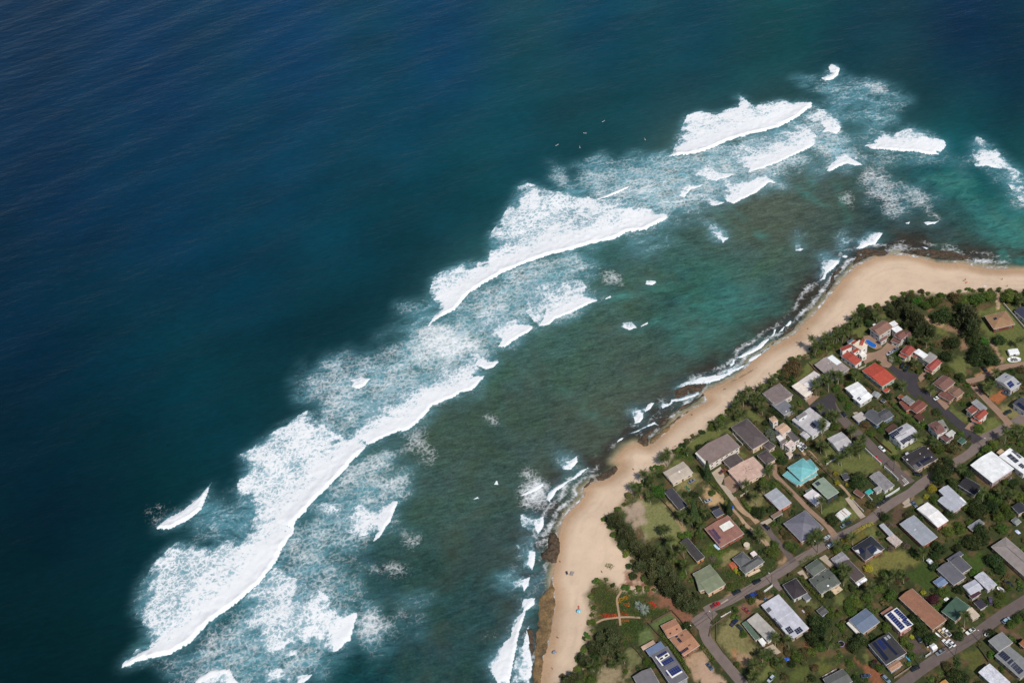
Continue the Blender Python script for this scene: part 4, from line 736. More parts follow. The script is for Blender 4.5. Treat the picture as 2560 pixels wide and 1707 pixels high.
def house(label, phrase, wall, wings, cat='house', solar=(), sky=(), ov=0.45, group=None, name=None, windows=True, door=(120, 84, 60), trim=True, wz=None):
    """wings: (kind, eave height, rise, roof rgb, roof finish, marks[, options])"""
    W0 = wings[0]; P0 = pts(W0[5], GZ + W0[1]); c0, u0, v0, _, _ = rectfit(P0)
    rz = math.atan2(u0[1], u0[0]); org = np.array([c0[0], c0[1]]); H = empty(name or ('house' if cat == 'house' else cat.replace(' ', '_')), (org[0], org[1], GZ), rz)
    tag(H, label, cat, group or ('houses of the beach neighbourhood' if cat == 'house' else None)); HOUSES.append((phrase, org))
    ca, sa = math.cos(-rz), math.sin(-rz)
    def loc(p, z): q = np.asarray(p) - org; return (q[0] * ca - q[1] * sa, q[0] * sa + q[1] * ca, z)
    wm = plain(wall, var=.08); frames = []; doors_done = False
    for wi, w in enumerate(wings):
        kind, ez, rise, rgb, fin, mk = w[:6]; opt = w[6] if len(w) > 6 else {}
        ez_l = ez + 0.006 * wi
        P = pts(mk, GZ + ez); c, u, v, hu, hv = rectfit(P); frames.append((c, u, v, hu, hv, kind, ez_l, rise))
        block_poly(np.array([c + u * hu + v * hv, c - u * hu + v * hv, c - u * hu - v * hv, c + u * hu - v * hv]), .4)
        q = lambda a, b, z: loc(c + u * a + v * b, z)
        rm = t_roof(rgb, fin); r = MB(); th = .16; flip = np.cross(np.append(u, 0), np.append(v, 0))[2] < 0
        def F(L): r.face(L[::-1] if flip else L)
        A = [(-hu, -hv), (hu, -hv), (hu, hv), (-hu, hv)]; bot = [q(a, b, ez_l - th) for a, b in A]; top = [q(a, b, ez_l) for a, b in A]
        F(bot[::-1])
        if kind == 'gu':
            s = opt.get('off', 0) * hv; r0, r1 = q(-hu, s, ez_l + rise), q(hu, s, ez_l + rise)
            F([top[0], top[1], r1, r0]); F([top[2], top[3], r0, r1]); F([bot[1], bot[2], top[2], r1, top[1]]); F([bot[3], bot[0], top[0], r0, top[3]]); F([bot[0], bot[1], top[1], top[0]]); F([bot[2], bot[3], top[3], top[2]]); ridge = (r0, r1)
        elif kind == 'gv':
            s = opt.get('off', 0) * hu; r0, r1 = q(s, -hv, ez_l + rise), q(s, hv, ez_l + rise)
            F([top[1], top[2], r1, r0]); F([top[3], top[0], r0, r1]); F([bot[0], bot[1], top[1], r0, top[0]]); F([bot[2], bot[3], top[3], r1, top[2]]); F([bot[1], bot[2], top[2], top[1]]); F([bot[3], bot[0], top[0], top[3]]); ridge = (r0, r1)
        elif kind == 'hip':
            if hu >= hv: r0, r1 = q(-(hu - hv), 0, ez_l + rise), q(hu - hv + .01, 0, ez_l + rise); F([top[0], top[1], r1, r0]); F([top[2], top[3], r0, r1]); F([top[1], top[2], r1]); F([top[3], top[0], r0])
            else: r0, r1 = q(0, -(hv - hu), ez_l + rise), q(0, hv - hu + .01, ez_l + rise); F([top[1], top[2], r1, r0]); F([top[3], top[0], r0, r1]); F([top[0], top[1], r0]); F([top[2], top[3], r1])
            for k in range(4): F([bot[k], bot[(k + 1) % 4], top[(k + 1) % 4], top[k]])
            ridge = (r0, r1)
        else:
            hz = [ez_l + (roof_h(kind, a, b, hu, hv, rise) if kind in ('su', 'sv') else .12) for a, b in A]; top = [q(a, b, z) for (a, b), z in zip(A, hz)]
            F(top)
            for k in range(4): F([bot[k], bot[(k + 1) % 4], top[(k + 1) % 4], top[k]])
            ridge = None
        ro = ob('roof', r.mesh('roof', rm), H)
        if ridge and trim:
            rc = MB(); a, b = Vector(ridge[0]), Vector(ridge[1])
            if (b - a).length > .5: rc.tube([a + Vector((0, 0, .02)), b + Vector((0, 0, .02))], .11, 5); ob('ridge_cap', rc.mesh('ridge_cap', t_roof(tuple(min(255, int(k * opt.get('rc', 1.1))) for k in rgb), 'flat')), ro)
        if trim and opt.get('trim', True):
            tb = MB(); e = .03
            for k in range(4):
                (a0, b0), (a1, b1) = A[k], A[(k + 1) % 4]; na, nb = ((b1 - b0), -(a1 - a0)); L = math.hypot(na, nb); na, nb = na / L * .07, nb / L * .07
                B = [q(a0, b0, ez_l - .24), q(a1, b1, ez_l - .24), q(a1 + na, b1 + nb, ez_l - .24), q(a0 + na, b0 + nb, ez_l - .24)]
                tb.hexa(B[::-1] if not flip else B, [(x, y, ez_l - .03) for x, y, z in (B[::-1] if not flip else B)])
            ob('fascia', tb.mesh('fascia', TRIMD if opt.get('dark') else TRIM), ro)
        if opt.get('open'):      # carport or patio cover on posts
            for a, b in [(-hu + .3, -hv + .3), (hu - .3, -hv + .3), (hu - .3, hv - .3), (-hu + .3, hv - .3)]:
                pb = MB(); x, y, z = q(a, b, 0); pb.box(x - .09, y - .09, -.1, x + .09, y + .09, ez_l - th - .005); ob('post', pb.mesh('post', TRIM), H)
            continue
        wu, wv = hu - ov, hv - ov
        wc_ = plain(opt['wall'], var=.08) if 'wall' in opt else wm
        b = MB(); Aw = [(-wu, -wv), (wu, -wv), (wu, wv), (-wu, wv)]; top_z = ez_l - th - .004
        rb = [q(a, bb, -.15) for a, bb in Aw]; rt = [q(a, bb, top_z) for a, bb in Aw]
        if flip: rb, rt = rb[::-1], rt[::-1]
        b.hexa(rb, rt)
        wo = ob('wall', b.mesh('wall', wc_), H)
        if not windows: continue
        wn_ = WIND if opt.get('dark') else WIN
        for (a0, b0), (a1, b1) in zip(Aw, Aw[1:] + Aw[:1]):
            L = math.hypot(a1 - a0, b1 - b0)
            if L < 2.6: continue
            d = np.array(q(a1, b1, 0)) - np.array(q(a0, b0, 0)); ang = math.atan2(d[1], d[0]); s = 1
            nrm = np.array([d[1], -d[0]]) / L; mid = np.array(q((a0 + a1) / 2, (b0 + b1) / 2, 0))[:2]; cen = np.array(q(0, 0, 0))[:2]
            if nrm @ (mid - cen) < 0: ang += math.pi
            # only the sides turned to the street and the sea side carry openings
            gn = math.cos(rz) * (mid - cen)[1] + math.sin(rz) * (mid - cen)[0]
            k = max(1, int(L / 3.4)); zs = [1.55] if ez < 4.6 else [1.5, 4.1]
            if ez < 2.2: zs = [1.0]
            for zz in zs:
                for j in range(k):
                    f = (j + .5) / k; x, y, _ = q(a0 + (a1 - a0) * f, b0 + (b1 - b0) * f, 0)
                    if not doors_done and zz < 2 and gn < 0 and j == k // 2 and L > 3.4:
                        ob('door', door_mesh(door), H, (x, y, 0), ang); doors_done = True
                    else: ob('window', wn_, H, (x, y, zz), ang, (min(1.0, L / k / 1.9), 1, 1 if ez > 2.4 else .6))
    def on_roof(wi, p, lift):
        c, u, v, hu, hv, kind, ez, rise = frames[wi]; z = GZ + ez + rise * .5
        for _ in range(6):
            g = at(p, z); d = g - c; z = GZ + ez + roof_h(kind, np.clip(d @ u, -hu, hu), np.clip(d @ v, -hv, hv), hu, hv, rise) + lift
        return np.append(g, z)
    def place(nm, wi, mk, mat, lift, th, n=(1, 1), frame=None, gap=.06):
        Q = [on_roof(wi, p, lift) for p in PX(mk)]; e1 = (Q[1] - Q[0] + Q[2] - Q[3]) / 2 / n[0]; e2 = (Q[3] - Q[0] + Q[2] - Q[1]) / 2 / n[1]
        c_ = sum(Q) / 4; p0 = c_ - e1 * n[0] / 2 - e2 * n[1] / 2; nn = np.cross(e1, e2); nn /= np.linalg.norm(nn)
        if nn[2] < 0: nn = -nn
        M = Matrix.Rotation(-rz, 3, 'Z')
        E1, E2, NN = M @ Vector(e1), M @ Vector(e2), M @ Vector(nn)
        g1, g2 = E1 * (gap / max(E1.length, .1)), E2 * (gap / max(E2.length, .1))
        pb = MB(); ring = [g1 + g2, E1 - g1 + g2, E1 + E2 - g1 - g2, E2 + g1 - g2]
        if (ring[1] - ring[0]).cross(ring[2] - ring[1]).z < 0: ring = ring[::-1]
        pb.hexa([k for k in ring], [k + NN * th for k in ring])
        me = pb.mesh(nm, mat)
        for i in range(n[0]):
            for j in range(n[1]):
                g = p0 + e1 * i + e2 * j; x, y, z = loc(g[:2], g[2] - GZ); ob(nm, me, H, (x, y, z))
    for s_ in solar: place('solar_panel', s_[0], s_[1], SOLB if (len(s_) > 4 and s_[4]) else SOLAR, .10, .05, (s_[2], s_[3]))
    for s_ in sky:
        nm, wi, mk, rgb, th = s_; place(nm, wi, mk, plain(rgb, var=.05) if rgb else GLASS, .03, th)
    return H
def panel_free(*a): pass
TANB = (150, 118, 90); WHT = (240, 240, 242); GRY = (150, 152, 158); LG = (186, 188, 194); DK = (64, 60, 62); MAR = (132, 92, 84); RTL = (176, 84, 70); BR = (138, 98, 78); WALL = (226, 216, 204); TAN = (202, 176, 150)
house('brown hip roofed bungalow standing alone on lawn by a long pale wall', 'the brown hip roofed bungalow', (120, 72, 60), [('hip', 3.6, 1.9, TANB, 'shingle', 'A 1860,595 2090,545 2210,690 1950,755')], sky=[('skylight', 0, 'A 1945,625 1985,612 2000,635 1965,648', None, .1)])
house('dark blue roofed house with a white eave behind the long pale wall', 'the dark blue roofed house', (206, 204, 206), [('gv', 3.6, 1.5, (64, 66, 82), 'metal', 'A 2220,530 2330,475 2440,640 2330,690')])
house('rambling villa of maroon and tan roofs with two white flat roofs', 'the maroon roofed villa', (206, 200, 194), [
    ('gu', 6.2, 1.4, (146, 112, 98), 'tile', 'N 1060,350 1370,200 1580,340 1270,580', {}), ('flat', 6.4, 0, WHT, 'flat', 'N 1495,255 1620,200 1705,275 1580,335'), ('flat', 5.8, 0, WHT, 'flat', 'N 1560,390 1690,310 1820,400 1660,470'),
    ('gu', 4.0, .9, MAR, 'tile', 'N 1280,640 1430,545 1470,590 1310,700'), ('gu', 5.6, 1.2, MAR, 'tile', 'N 1620,520 1750,420 1920,540 1770,660'), ('su', 3.6, .9, MAR, 'tile', 'N 1560,640 1620,560 1770,680 1720,770'), ('gu', 4.8, 1.2, (120, 86, 80), 'tile', 'N 1870,460 1930,440 2060,560 1920,580')], door=(90, 60, 50))
house('white stucco villa with bright red tile roofs beside the oval pool', 'the white villa by the oval pool', (240, 234, 228), [
    ('gu', 3.8, 1.0, RTL, 'tile', 'N 420,985 560,900 860,1120 700,1255'), ('su', 6.0, .8, RTL, 'tile', 'N 355,830 600,745 640,790 440,910'), ('flat', 6.4, 0, (232, 214, 188), 'flat', 'N 700,760 860,580 960,830 830,870'), ('su', 5.4, .8, (200, 84, 62), 'tile', 'N 630,890 800,810 840,850 690,960'),
    ('gu', 7.2, .6, RTL, 'tile', 'N 850,600 910,620 930,780 850,770'), ('flat', 6.2, 0, (86, 104, 116), 'metal', 'N 525,690 650,610 700,640 590,720'), ('su', 5.8, .6, RTL, 'tile', 'N 600,700 720,650 780,690 670,740'), ('flat', 3.4, 0, (236, 228, 220), 'flat', 'N 800,960 950,900 960,1010 880,1040')], ov=.15)
house('grey roofed house with a broad white roof panel beside the white villa', 'the grey roof with a white panel', (150, 140, 134), [('gv', 3.6, 1.3, (158, 146, 142), 'flat', 'S 2035,912 2080,886 2125,922 2080,947')], sky=[('white_roof_sheet', 0, 'S 2068,894.5 2079.5,887.5 2105,905.5 2092,913', (236, 240, 246), .05), ('skylight', 0, 'S 2074,903.5 2076.5,903 2077.5,904.5 2075,905', (250, 250, 250), .15), ('skylight', 0, 'S 2069,907 2071.5,906.5 2072.5,908 2070,908.5', (250, 250, 250), .15)])
house('long house with a bright orange red roof and mint green walls at the cul-de-sac', 'the orange red roofed house', (176, 196, 180), [('gu', 3.8, 1.2, (186, 84, 68), 'tile', 'A 450,1215 605,1130 810,1320 660,1425'), ('su', 2.6, .3, (190, 88, 66), 'tile', 'A 680,1455 730,1420 760,1450 710,1485', {'wall': (190, 200, 188)})], sky=[])
house('split level house of red, white and grey roofs near two black cars', 'the red, white and grey roofed house', (222, 210, 186), [
    ('gu', 5.6, 1.2, (158, 80, 72), 'tile', 'A 885,1010 945,935 1065,985 975,1065'), ('flat', 5.6, 0, WHT, 'flat', 'A 1042,1012 1092,975 1200,1050 1142,1092'), ('sv', 5.2, .6, (150, 146, 142), 'flat', 'A 1143,1092 1220,1010 1305,1080 1205,1142'), ('gu', 4.8, 1.0, (166, 86, 78), 'tile', 'A 1170,1180 1275,1095 1360,1130 1250,1240'), ('su', 3.2, .5, (158, 80, 70), 'tile', 'A 1155,1215 1185,1185 1260,1240 1235,1260'), ('su', 3.6, .5, RTL, 'tile', 'A 865,1045 890,1020 960,1070 935,1095'), ('su', 3.4, .6, (164, 104, 92), 'tile', 'A 1015,1065 1045,1040 1080,1065 1050,1090')])
house('brown double roofed house with tan gable band along the dark lane', 'the brown double roofed house', (196, 158, 126), [('gu', 5.2, 1.3, (130, 96, 88), 'tile', 'A 1260,1370 1385,1270 1505,1370 1380,1470'), ('gu', 4.2, 1.0, (138, 106, 90), 'tile', 'A 1430,1465 1510,1400 1610,1485 1530,1545'), ('su', 3.4, .6, (126, 86, 78), 'tile', 'A 1320,1500 1380,1450 1500,1540 1450,1590')])
house('pale grey gabled house carrying deep blue solar arrays', 'the pale grey house with blue solar arrays', (196, 190, 184), [('gu', 4.6, 1.3, (170, 170, 172), 'metal', 'A 1980,1330 2080,1250 2285,1380 2150,1455')], solar=[(0, 'A 2085,1305 2120,1275 2275,1375 2235,1385', 6, 2, 1), (0, 'A 2110,1370 2150,1345 2205,1390 2140,1435', 4, 2, 1)])
house('bright white roofed house with notched corners and one dark skylight', 'the bright white notched roof', (214, 208, 202), [('gu', 3.8, .5, WHT, 'flat', 'B 235,45 385,-25 500,70 355,150'), ('gu', 3.8, .5, WHT, 'flat', 'B 345,150 470,65 565,142 405,240')], solar=[(1, 'B 375,165 405,145 435,170 405,192', 2, 2)])
house('small grey shed beside the bright white notched roof', 'the small grey shed', (150, 146, 140), [('gu', 2.6, .5, (150, 150, 152), 'metal', 'B 550,110 590,75 655,120 612,165')], 'shed', windows=False)
house('tiny dark garden hut behind the small grey shed', 'the tiny dark hut', (110, 100, 92), [('gu', 2.3, .4, (62, 64, 72), 'metal', 'B 650,185 680,165 715,190 690,212')], 'hut', windows=False)
house('rusty red roofed house with a weathered grey flat roof on top', 'the rusty red roof with grey flat top', (170, 110, 88), [('gu', 3.8, 1.0, (134, 84, 74), 'tile', 'B 985,270 1090,170 1195,250 1060,335'), ('flat', 5.2, 0, (136, 134, 132), 'worn', 'B 895,160 960,125 1040,200 985,245'), ('su', 3.6, .6, (140, 84, 72), 'tile', 'B 865,205 910,190 1000,290 950,310'), ('su', 3.2, .5, (156, 90, 64), 'tile', 'B 848,148 890,115 925,142 875,172')])
house('dark slate grey gabled house with a pale flat wing', 'the slate grey gabled house', (126, 142, 166), [('gv', 3.8, 1.4, (92, 94, 98), 'flat', 'B 460,350 570,280 700,400 605,480'), ('gu', 3.8, 1.2, (88, 88, 92), 'flat', 'B 600,345 705,280 808,362 690,430'), ('flat', 3.0, 0, (184, 176, 170), 'flat', 'B 325,370 432,320 495,380 400,440')])
house('two storey white house whose pale roof carries black solar arrays on both slopes', 'the white house with solar on both slopes', (236, 232, 228), [('gu', 5.6, 1.2, (190, 188, 190), 'flat', 'B 735,570 965,445 1090,575 900,695')], solar=[(0, 'B 745,580 840,525 890,585 800,635', 5, 4), (0, 'B 840,520 900,488 955,560 890,590', 4, 4), (0, 'B 875,655 1015,572 1055,605 908,692', 9, 3)])
house('white walled house with maroon roofs and a small roof terrace', 'the white house with maroon roofs', (234, 230, 228), [('gu', 5.2, 1.2, (128, 92, 86), 'tile', 'B 1198,462 1300,425 1400,540 1308,590'), ('sv', 5.4, .6, (146, 142, 134), 'flat', 'B 1300,420 1350,425 1450,510 1400,540'), ('flat', 5.0, 0, (190, 188, 182), 'flat', 'B 1400,570 1478,525 1515,560 1440,615'), ('su', 3.2, .6, (120, 86, 82), 'tile', 'B 1310,620 1380,580 1520,600 1440,655')], sky=[('skylight', 1, 'B 1380,495 1405,482 1425,500 1400,512', None, .1)])
house('tall red roofed house with a grey upper roof and white end wall', 'the tall red and grey roofed house', (232, 220, 210), [('gu', 5.6, 1.1, (160, 82, 70), 'tile', 'B 1718,375 1812,292 1902,325 1800,415'), ('sv', 5.8, .7, (150, 150, 152), 'flat', 'B 1692,215 1752,180 1885,280 1830,310'), ('su', 4.6, .6, (150, 86, 74), 'tile', 'B 1645,290 1710,240 1775,300 1700,345'), ('su', 3.2, .5, (180, 100, 76), 'tile', 'B 1695,405 1720,380 1815,450 1795,470')])
house('black flat roofed corner house dotted with white vents and solar panels', 'the black roofed corner house', (190, 160, 136), [('gu', 3.6, .7, (62, 58, 60), 'flat', 'B 880,838 1130,732 1332,835 1080,998', {'rc': 1.0}), ('flat', 3.9, 0, (112, 106, 104), 'flat', 'B 970,890 1050,852 1152,945 1076,998')], solar=[(0, 'B 1095,890 1210,835 1235,855 1125,915', 7, 2), (1, 'B 1050,915 1085,895 1130,935 1095,955', 2, 3)], sky=[('vent', 0, 'B 1150,840 1160,836 1163,842 1153,846', (240, 240, 240), .3), ('vent', 0, 'B 1230,840 1245,836 1248,844 1235,848', (240, 240, 240), .3), ('vent', 0, 'B 1190,742 1205,736 1208,746 1195,750', (240, 240, 240), .3), ('vent', 0, 'B 1100,802 1112,798 1115,806 1104,808', (240, 240, 240), .3), ('skylight', 0, 'B 930,800 965,780 980,800 950,818', (190, 192, 200), .1), ('skylight', 0, 'B 945,865 965,858 972,875 955,880', (240, 240, 240), .1)])
house('patchy weathered grey roofed cottage behind a white corner wall', 'the patchy grey roofed cottage', (214, 208, 200), [('gv', 3.4, 1.0, (150, 146, 148), 'worn', 'B 520,1065 635,1000 810,1165 705,1232'), ('su', 3.0, .4, (170, 168, 166), 'worn', 'B 565,1210 650,1160 690,1200 610,1245')])
house('large pure white gabled roof with sharp clean edges beside a solar roof', 'the large pure white gable', (182, 160, 160), [('gv', 4.6, 1.1, (246, 246, 250), 'flat', 'B 1692,928 1935,770 2188,975 1940,1142', {'rc': 1.0})])
house('flat white roof with black solar blocks and a tan patio', 'the flat white roof with black solar blocks', (226, 222, 216), [('flat', 4.6, 0, (240, 240, 242), 'flat', 'B 2020,825 2155,730 2420,945 2300,1040'), ('flat', 3.2, 0, (190, 160, 130), 'flat', 'B 1990,785 2040,745 2088,775 2035,815', {'open': 1})], solar=[(0, 'B 2105,825 2150,798 2255,885 2205,912', 8, 3), (0, 'B 2160,772 2185,758 2285,845 2255,858', 8, 2), (0, 'B 2235,935 2275,908 2330,950 2290,975', 4, 3)])
house('black roofed house with a white rim under tall palms', 'the black roofed house under palms', (196, 186, 172), [('gv', 3.6, .9, (50, 48, 52), 'shingle', 'B 1560,1140 1660,1060 1810,1195 1722,1300')])
house('pale grey house with stepped gables and one white roof corner', 'the pale grey stepped gable house', (176, 150, 150), [('gv', 3.8, 1.0, (182, 184, 192), 'metal', 'B 1320,1225 1425,1163 1655,1370 1545,1432'), ('gv', 3.7, .9, (178, 180, 188), 'metal', 'B 1305,1340 1392,1285 1570,1425 1490,1485')], sky=[('white_roof_sheet', 0, 'B 1522,1330 1580,1296 1650,1368 1598,1402', (240, 240, 242), .04)])
house('white hip roofed house with a red brick gable end', 'the white hip roofed house', (186, 132, 122), [('gu', 3.8, 1.0, (238, 234, 232), 'flat', 'G 760,130 920,28 1230,290 1080,390')])
house('sage green roofed house on dark walls next to a white roof', 'the sage green roofed house', (66, 74, 84), [('gv', 4.6, .8, (140, 154, 136), 'metal', 'D 1565,1040 1735,940 1955,1160 1800,1255', {'off': .1})], solar=[(0, 'D 1605,1030 1660,1000 1700,1040 1645,1072', 3, 3)])
house('white metal roofed house with a porch against the sage green roof', 'the white roof beside the sage green one', (150, 132, 120), [('gu', 3.4, .6, (228, 220, 220), 'metal', 'D 1445,1195 1590,1113 1735,1265 1620,1370'), ('su', 2.8, .3, (90, 110, 98), 'metal', 'D 1470,1140 1560,1095 1580,1120 1490,1165')])
house('house with broad turquoise metal hip roofs on two levels', 'the turquoise roofed house', (224, 206, 188), [('hip', 5.4, 1.9, (120, 184, 186), 'metal', 'D 1210,800 1430,670 1645,845 1400,995'), ('hip', 5.0, 1.5, (118, 180, 182), 'metal', 'D 1480,705 1540,680 1668,825 1600,860'), ('su', 2.9, .5, (116, 178, 180), 'metal', 'D 1150,890 1230,845 1400,1010 1340,1085'), ('sv', 2.9, .5, (116, 178, 180), 'metal', 'D 1400,1010 1630,880 1650,905 1350,1085')], ov=.7)
house('wide peach pink roof with scattered vents and white gable wall', 'the peach pink roofed house', (232, 206, 182), [('gv', 3.6, .9, (204, 172, 156), 'flat', 'D 345,850 705,640 925,860 545,1060', {'rc': 1.0})], sky=[('vent', 0, 'D %d,%d %d,%d %d,%d %d,%d' % (x, y, x + 12, y - 6, x + 18, y, x + 6, y + 6), (120, 90, 80), .3) for x, y in ((560, 838), (596, 816), (640, 796), (610, 855), (648, 832), (700, 818), (600, 880), (674, 832))])
house('largest grey brown gabled house with white walls and a row of French windows', 'the large grey brown gabled house', (230, 218, 206), [('gv', 5.6, 1.9, (140, 122, 116), 'metal', 'E 1615,295 2070,28 2278,205 1830,470', {'off': -.3}), ('gv', 3.2, .9, (86, 78, 78), 'shingle', 'S 1808,1151 1843,1131 1857,1152 1825,1171', {'wall': (226, 206, 188)}), ('su', 5.2, .5, (222, 216, 206), 'flat', 'E 1615,300 1650,285 1790,455 1760,475')])
house('beige roofed beach bungalow above a green hedge', 'the beige beach bungalow', (226, 208, 186), [('gu', 3.4, .8, (190, 176, 160), 'metal', 'E 1130,590 1440,430 1585,582 1310,742')], sky=[('skylight', 0, 'E 1365,570 1390,558 1402,580 1376,592', (236, 234, 232), .15)])
house('long charcoal roofed house beside the open lawn lot', 'the charcoal roofed house by the open lot', (190, 176, 166), [('gv', 3.4, 1.1, (70, 68, 74), 'shingle', 'E 1190,850 1290,815 1495,1055 1362,1150')])
house('broad brown roofed house with a white roof hatch and twin blue solar strips', 'the brown roof with blue solar strips', (160, 96, 80), [('gv', 3.5, .7, (152, 110, 98), 'flat', 'F 5,400 330,235 597,465 240,690'), ('flat', 4.9, 0, (244, 236, 226), 'flat', 'F 220,372 370,296 437,360 282,455', {'wall': (236, 226, 214)})], solar=[(0, 'F 50,440 85,420 245,608 215,635', 8, 1, 1), (0, 'F 100,425 140,408 250,545 214,572', 6, 1, 1)], windows=True)
house('small dark roofed shed with brick walls behind a hedge', 'the small dark roofed shed', (170, 112, 92), [('su', 2.5, .4, (84, 84, 96), 'metal', 'D 115,1440 220,1395 292,1470 180,1532')], 'shed', windows=False)
house('broad slate grey hip roof with three palms at its corner', 'the slate grey hip roof', (186, 156, 130), [('hip', 3.6, 2.6, (118, 116, 126), 'metal', 'F 1170,330 1470,140 1742,410 1400,612', {'rc': .95})])
house('dark grey cross hipped house with an orange patio', 'the dark grey cross hipped house', (206, 190, 170), [('hip', 3.6, 2.0, (98, 98, 98), 'shingle', 'F 500,985 790,800 875,890 610,1065'), ('hip', 3.6, 1.8, (96, 97, 98), 'shingle', 'F 410,838 560,755 700,860 540,985'), ('flat', 3.4, 0, (236, 222, 218), 'flat', 'F 665,770 725,733 776,780 716,815', {'open': 1}), ('flat', .5, 0, (180, 96, 66), 'flat', 'F 338,935 420,880 500,990 435,1005', {'trim': False}), ('flat', 1.0, 0, (214, 188, 158), 'flat', 'F 610,1085 800,995 820,1020 660,1105', {'trim': False})])
house('olive green roofed house with peach walls at the street', 'the olive green roofed house', (232, 190, 158), [('gu', 3.8, .8, (128, 134, 110), 'flat', 'S 1724,1436 1777,1411 1812,1459 1778,1482'), ('gu', 3.7, .7, (124, 132, 110), 'flat', 'S 1724,1436 1742,1428 1776,1472 1758,1472')])
house('narrow dark roofed house with an orange end wall below palms', 'the narrow dark house with orange end', (218, 154, 96), [('gv', 3.2, 1.0, (74, 70, 70), 'metal', 'H 1860,195 1965,140 2220,412 2105,490')])
house('terracotta shingled house with black roof panels at the street corner', 'the terracotta shingled house', (150, 104, 82), [('gu', 4.0, .9, (166, 122, 96), 'shingle', 'I 1845,905 2065,780 2252,1012 2005,1195'), ('gu', 3.8, .9, (168, 122, 98), 'shingle', 'I 1645,745 1880,650 2040,790 1850,900')], solar=[(0, 'I 1975,870 2010,850 2135,1010 2100,1038', 6, 1), (0, 'I 1970,1110 2080,1035 2105,1075 1995,1145', 6, 1), (0, 'I 1925,920 1955,905 2010,960 1975,985', 2, 1), (0, 'I 1900,890 1935,868 1950,890 1915,910', 1, 1)], sky=[('skylight', 1, 'I 1815,842 1840,828 1852,848 1828,862', (60, 50, 46), .2), ('skylight', 1, 'I 1908,782 1935,768 1948,788 1920,800', (60, 50, 46), .2)])
house('long house with a white framed roof of deep blue solar panels and a roof terrace', 'the long house with white framed solar roof', (168, 166, 170), [('gu', 5.4, .5, (108, 106, 112), 'metal', 'I 1545,1165 1770,1040 2110,1475 1860,1610'), ('flat', 4.6, 0, (110, 124, 152), 'flat', 'I 1455,1100 1690,960 1760,1045 1560,1160'), ('flat', 2.6, 0, (190, 160, 138), 'flat', 'I 1395,1045 1580,945 1620,985 1450,1080')], solar=[(0, 'I 1620,1175 1770,1095 1790,1125 1640,1205', 5, 1, 1), (0, 'I 1700,1265 1850,1180 2000,1385 1860,1470', 5, 6, 1), (0, 'I 1630,1230 1670,1210 1830,1440 1800,1465', 1, 6, 1)],
      sky=[('roof_frame', 0, 'I 1610,1185 1630,1175 1870,1480 1855,1498', (236, 230, 222), .25), ('roof_frame', 0, 'I 1855,1498 1845,1478 2000,1385 2015,1408', (236, 230, 222), .25), ('skylight', 0, 'I 1660,1210 1800,1122 1828,1160 1690,1255', (236, 230, 222), .2), ('skylight', 0, 'I 1675,1215 1720,1190 1735,1210 1692,1238', (40, 36, 36), .32), ('skylight', 0, 'I 1745,1172 1790,1145 1806,1166 1762,1192', (40, 36, 36), .32)])
house('grey gabled house with a pale end by sandy yard', 'the grey gabled house by the sandy yard', (222, 214, 206), [('gv', 4.4, 1.2, (120, 116, 118), 'metal', 'I 1260,1480 1530,1355 1720,1590 1470,1720')])
house('longest white flat roof with three clusters of solar panels', 'the longest white roof', (206, 186, 172), [('gu', 3.8, .4, (196, 196, 204), 'flat', 'J 810,445 1085,278 1522,770 1290,920')], solar=[(0, 'J 990,632 1025,614 1148,745 1110,770', 6, 2), (0, 'J 1172,775 1240,735 1310,820 1240,860', 3, 3), (0, 'J 1310,790 1385,750 1450,800 1350,868', 3, 3)], sky=[('roof_mat', 0, 'J 890,497 945,458 985,502 935,548', (92, 92, 98), .05)])
house('beige flat roofed house with stepped corners and green terrace', 'the beige stepped flat roof', (238, 232, 224), [('flat', 3.8, 0, (178, 172, 164), 'flat', 'J 645,628 785,545 1060,850 905,985'), ('flat', 2.6, 0, (92, 112, 96), 'flat', 'J 560,690 650,640 770,930 740,950', {'trim': True}), ('flat', 2.8, 0, (236, 234, 230), 'flat', 'J 770,950 845,905 905,985 860,1010')])
house('black pyramid roofed cottage with a small grey annex', 'the black pyramid roofed cottage', (206, 208, 204), [('hip', 3.6, 1.9, (62, 56, 60), 'shingle', 'F 1135,1215 1335,1140 1500,1330 1310,1450', {'rc': 1.0}), ('su', 2.8, .3, (120, 120, 126), 'metal', 'F 1430,1380 1490,1340 1558,1420 1475,1462')])
house('twin green grey gabled house with white fascia and a bright skylight', 'the twin green grey gabled house', (206, 188, 166), [('gu', 4.6, 1.0, (98, 102, 96), 'flat', 'F 1530,1160 1800,975 1988,1215 1698,1345'), ('gu', 4.2, .9, (96, 102, 94), 'flat', 'F 1475,965 1640,850 1775,985 1590,1100'), ('flat', .6, 0, (206, 184, 156), 'flat', 'F 1860,1300 1960,1230 2010,1300 1885,1385', {'trim': False})], sky=[('skylight', 0, 'F 1780,1240 1802,1222 1822,1242 1800,1258', (250, 250, 252), .15), ('vent', 0, 'F 1715,1110 1728,1100 1745,1115 1732,1125', (40, 40, 42), .3), ('vent', 0, 'F 1640,1165 1652,1155 1665,1168 1652,1178', (40, 40, 42), .3), ('vent', 0, 'F 1805,1130 1820,1118 1836,1140 1820,1150', (40, 40, 42), .3)])
house('long chocolate brown roof with a white awning end', 'the long chocolate brown roof', (214, 200, 186), [('gv', 3.6, .9, (92, 80, 78), 'metal', 'F 1975,935 2105,850 2335,1105 2185,1197'), ('gu', 2.9, .4, (238, 236, 236), 'metal', 'F 2190,1205 2330,1115 2370,1150 2250,1235', {'open': 1})])
house('light grey low shed roof beside the long chocolate brown one', 'the light grey shed roof', (180, 172, 164), [('gu', 3.0, .4, (158, 154, 158), 'worn', 'F 1840,855 2000,740 2112,852 1945,945')], 'shed')
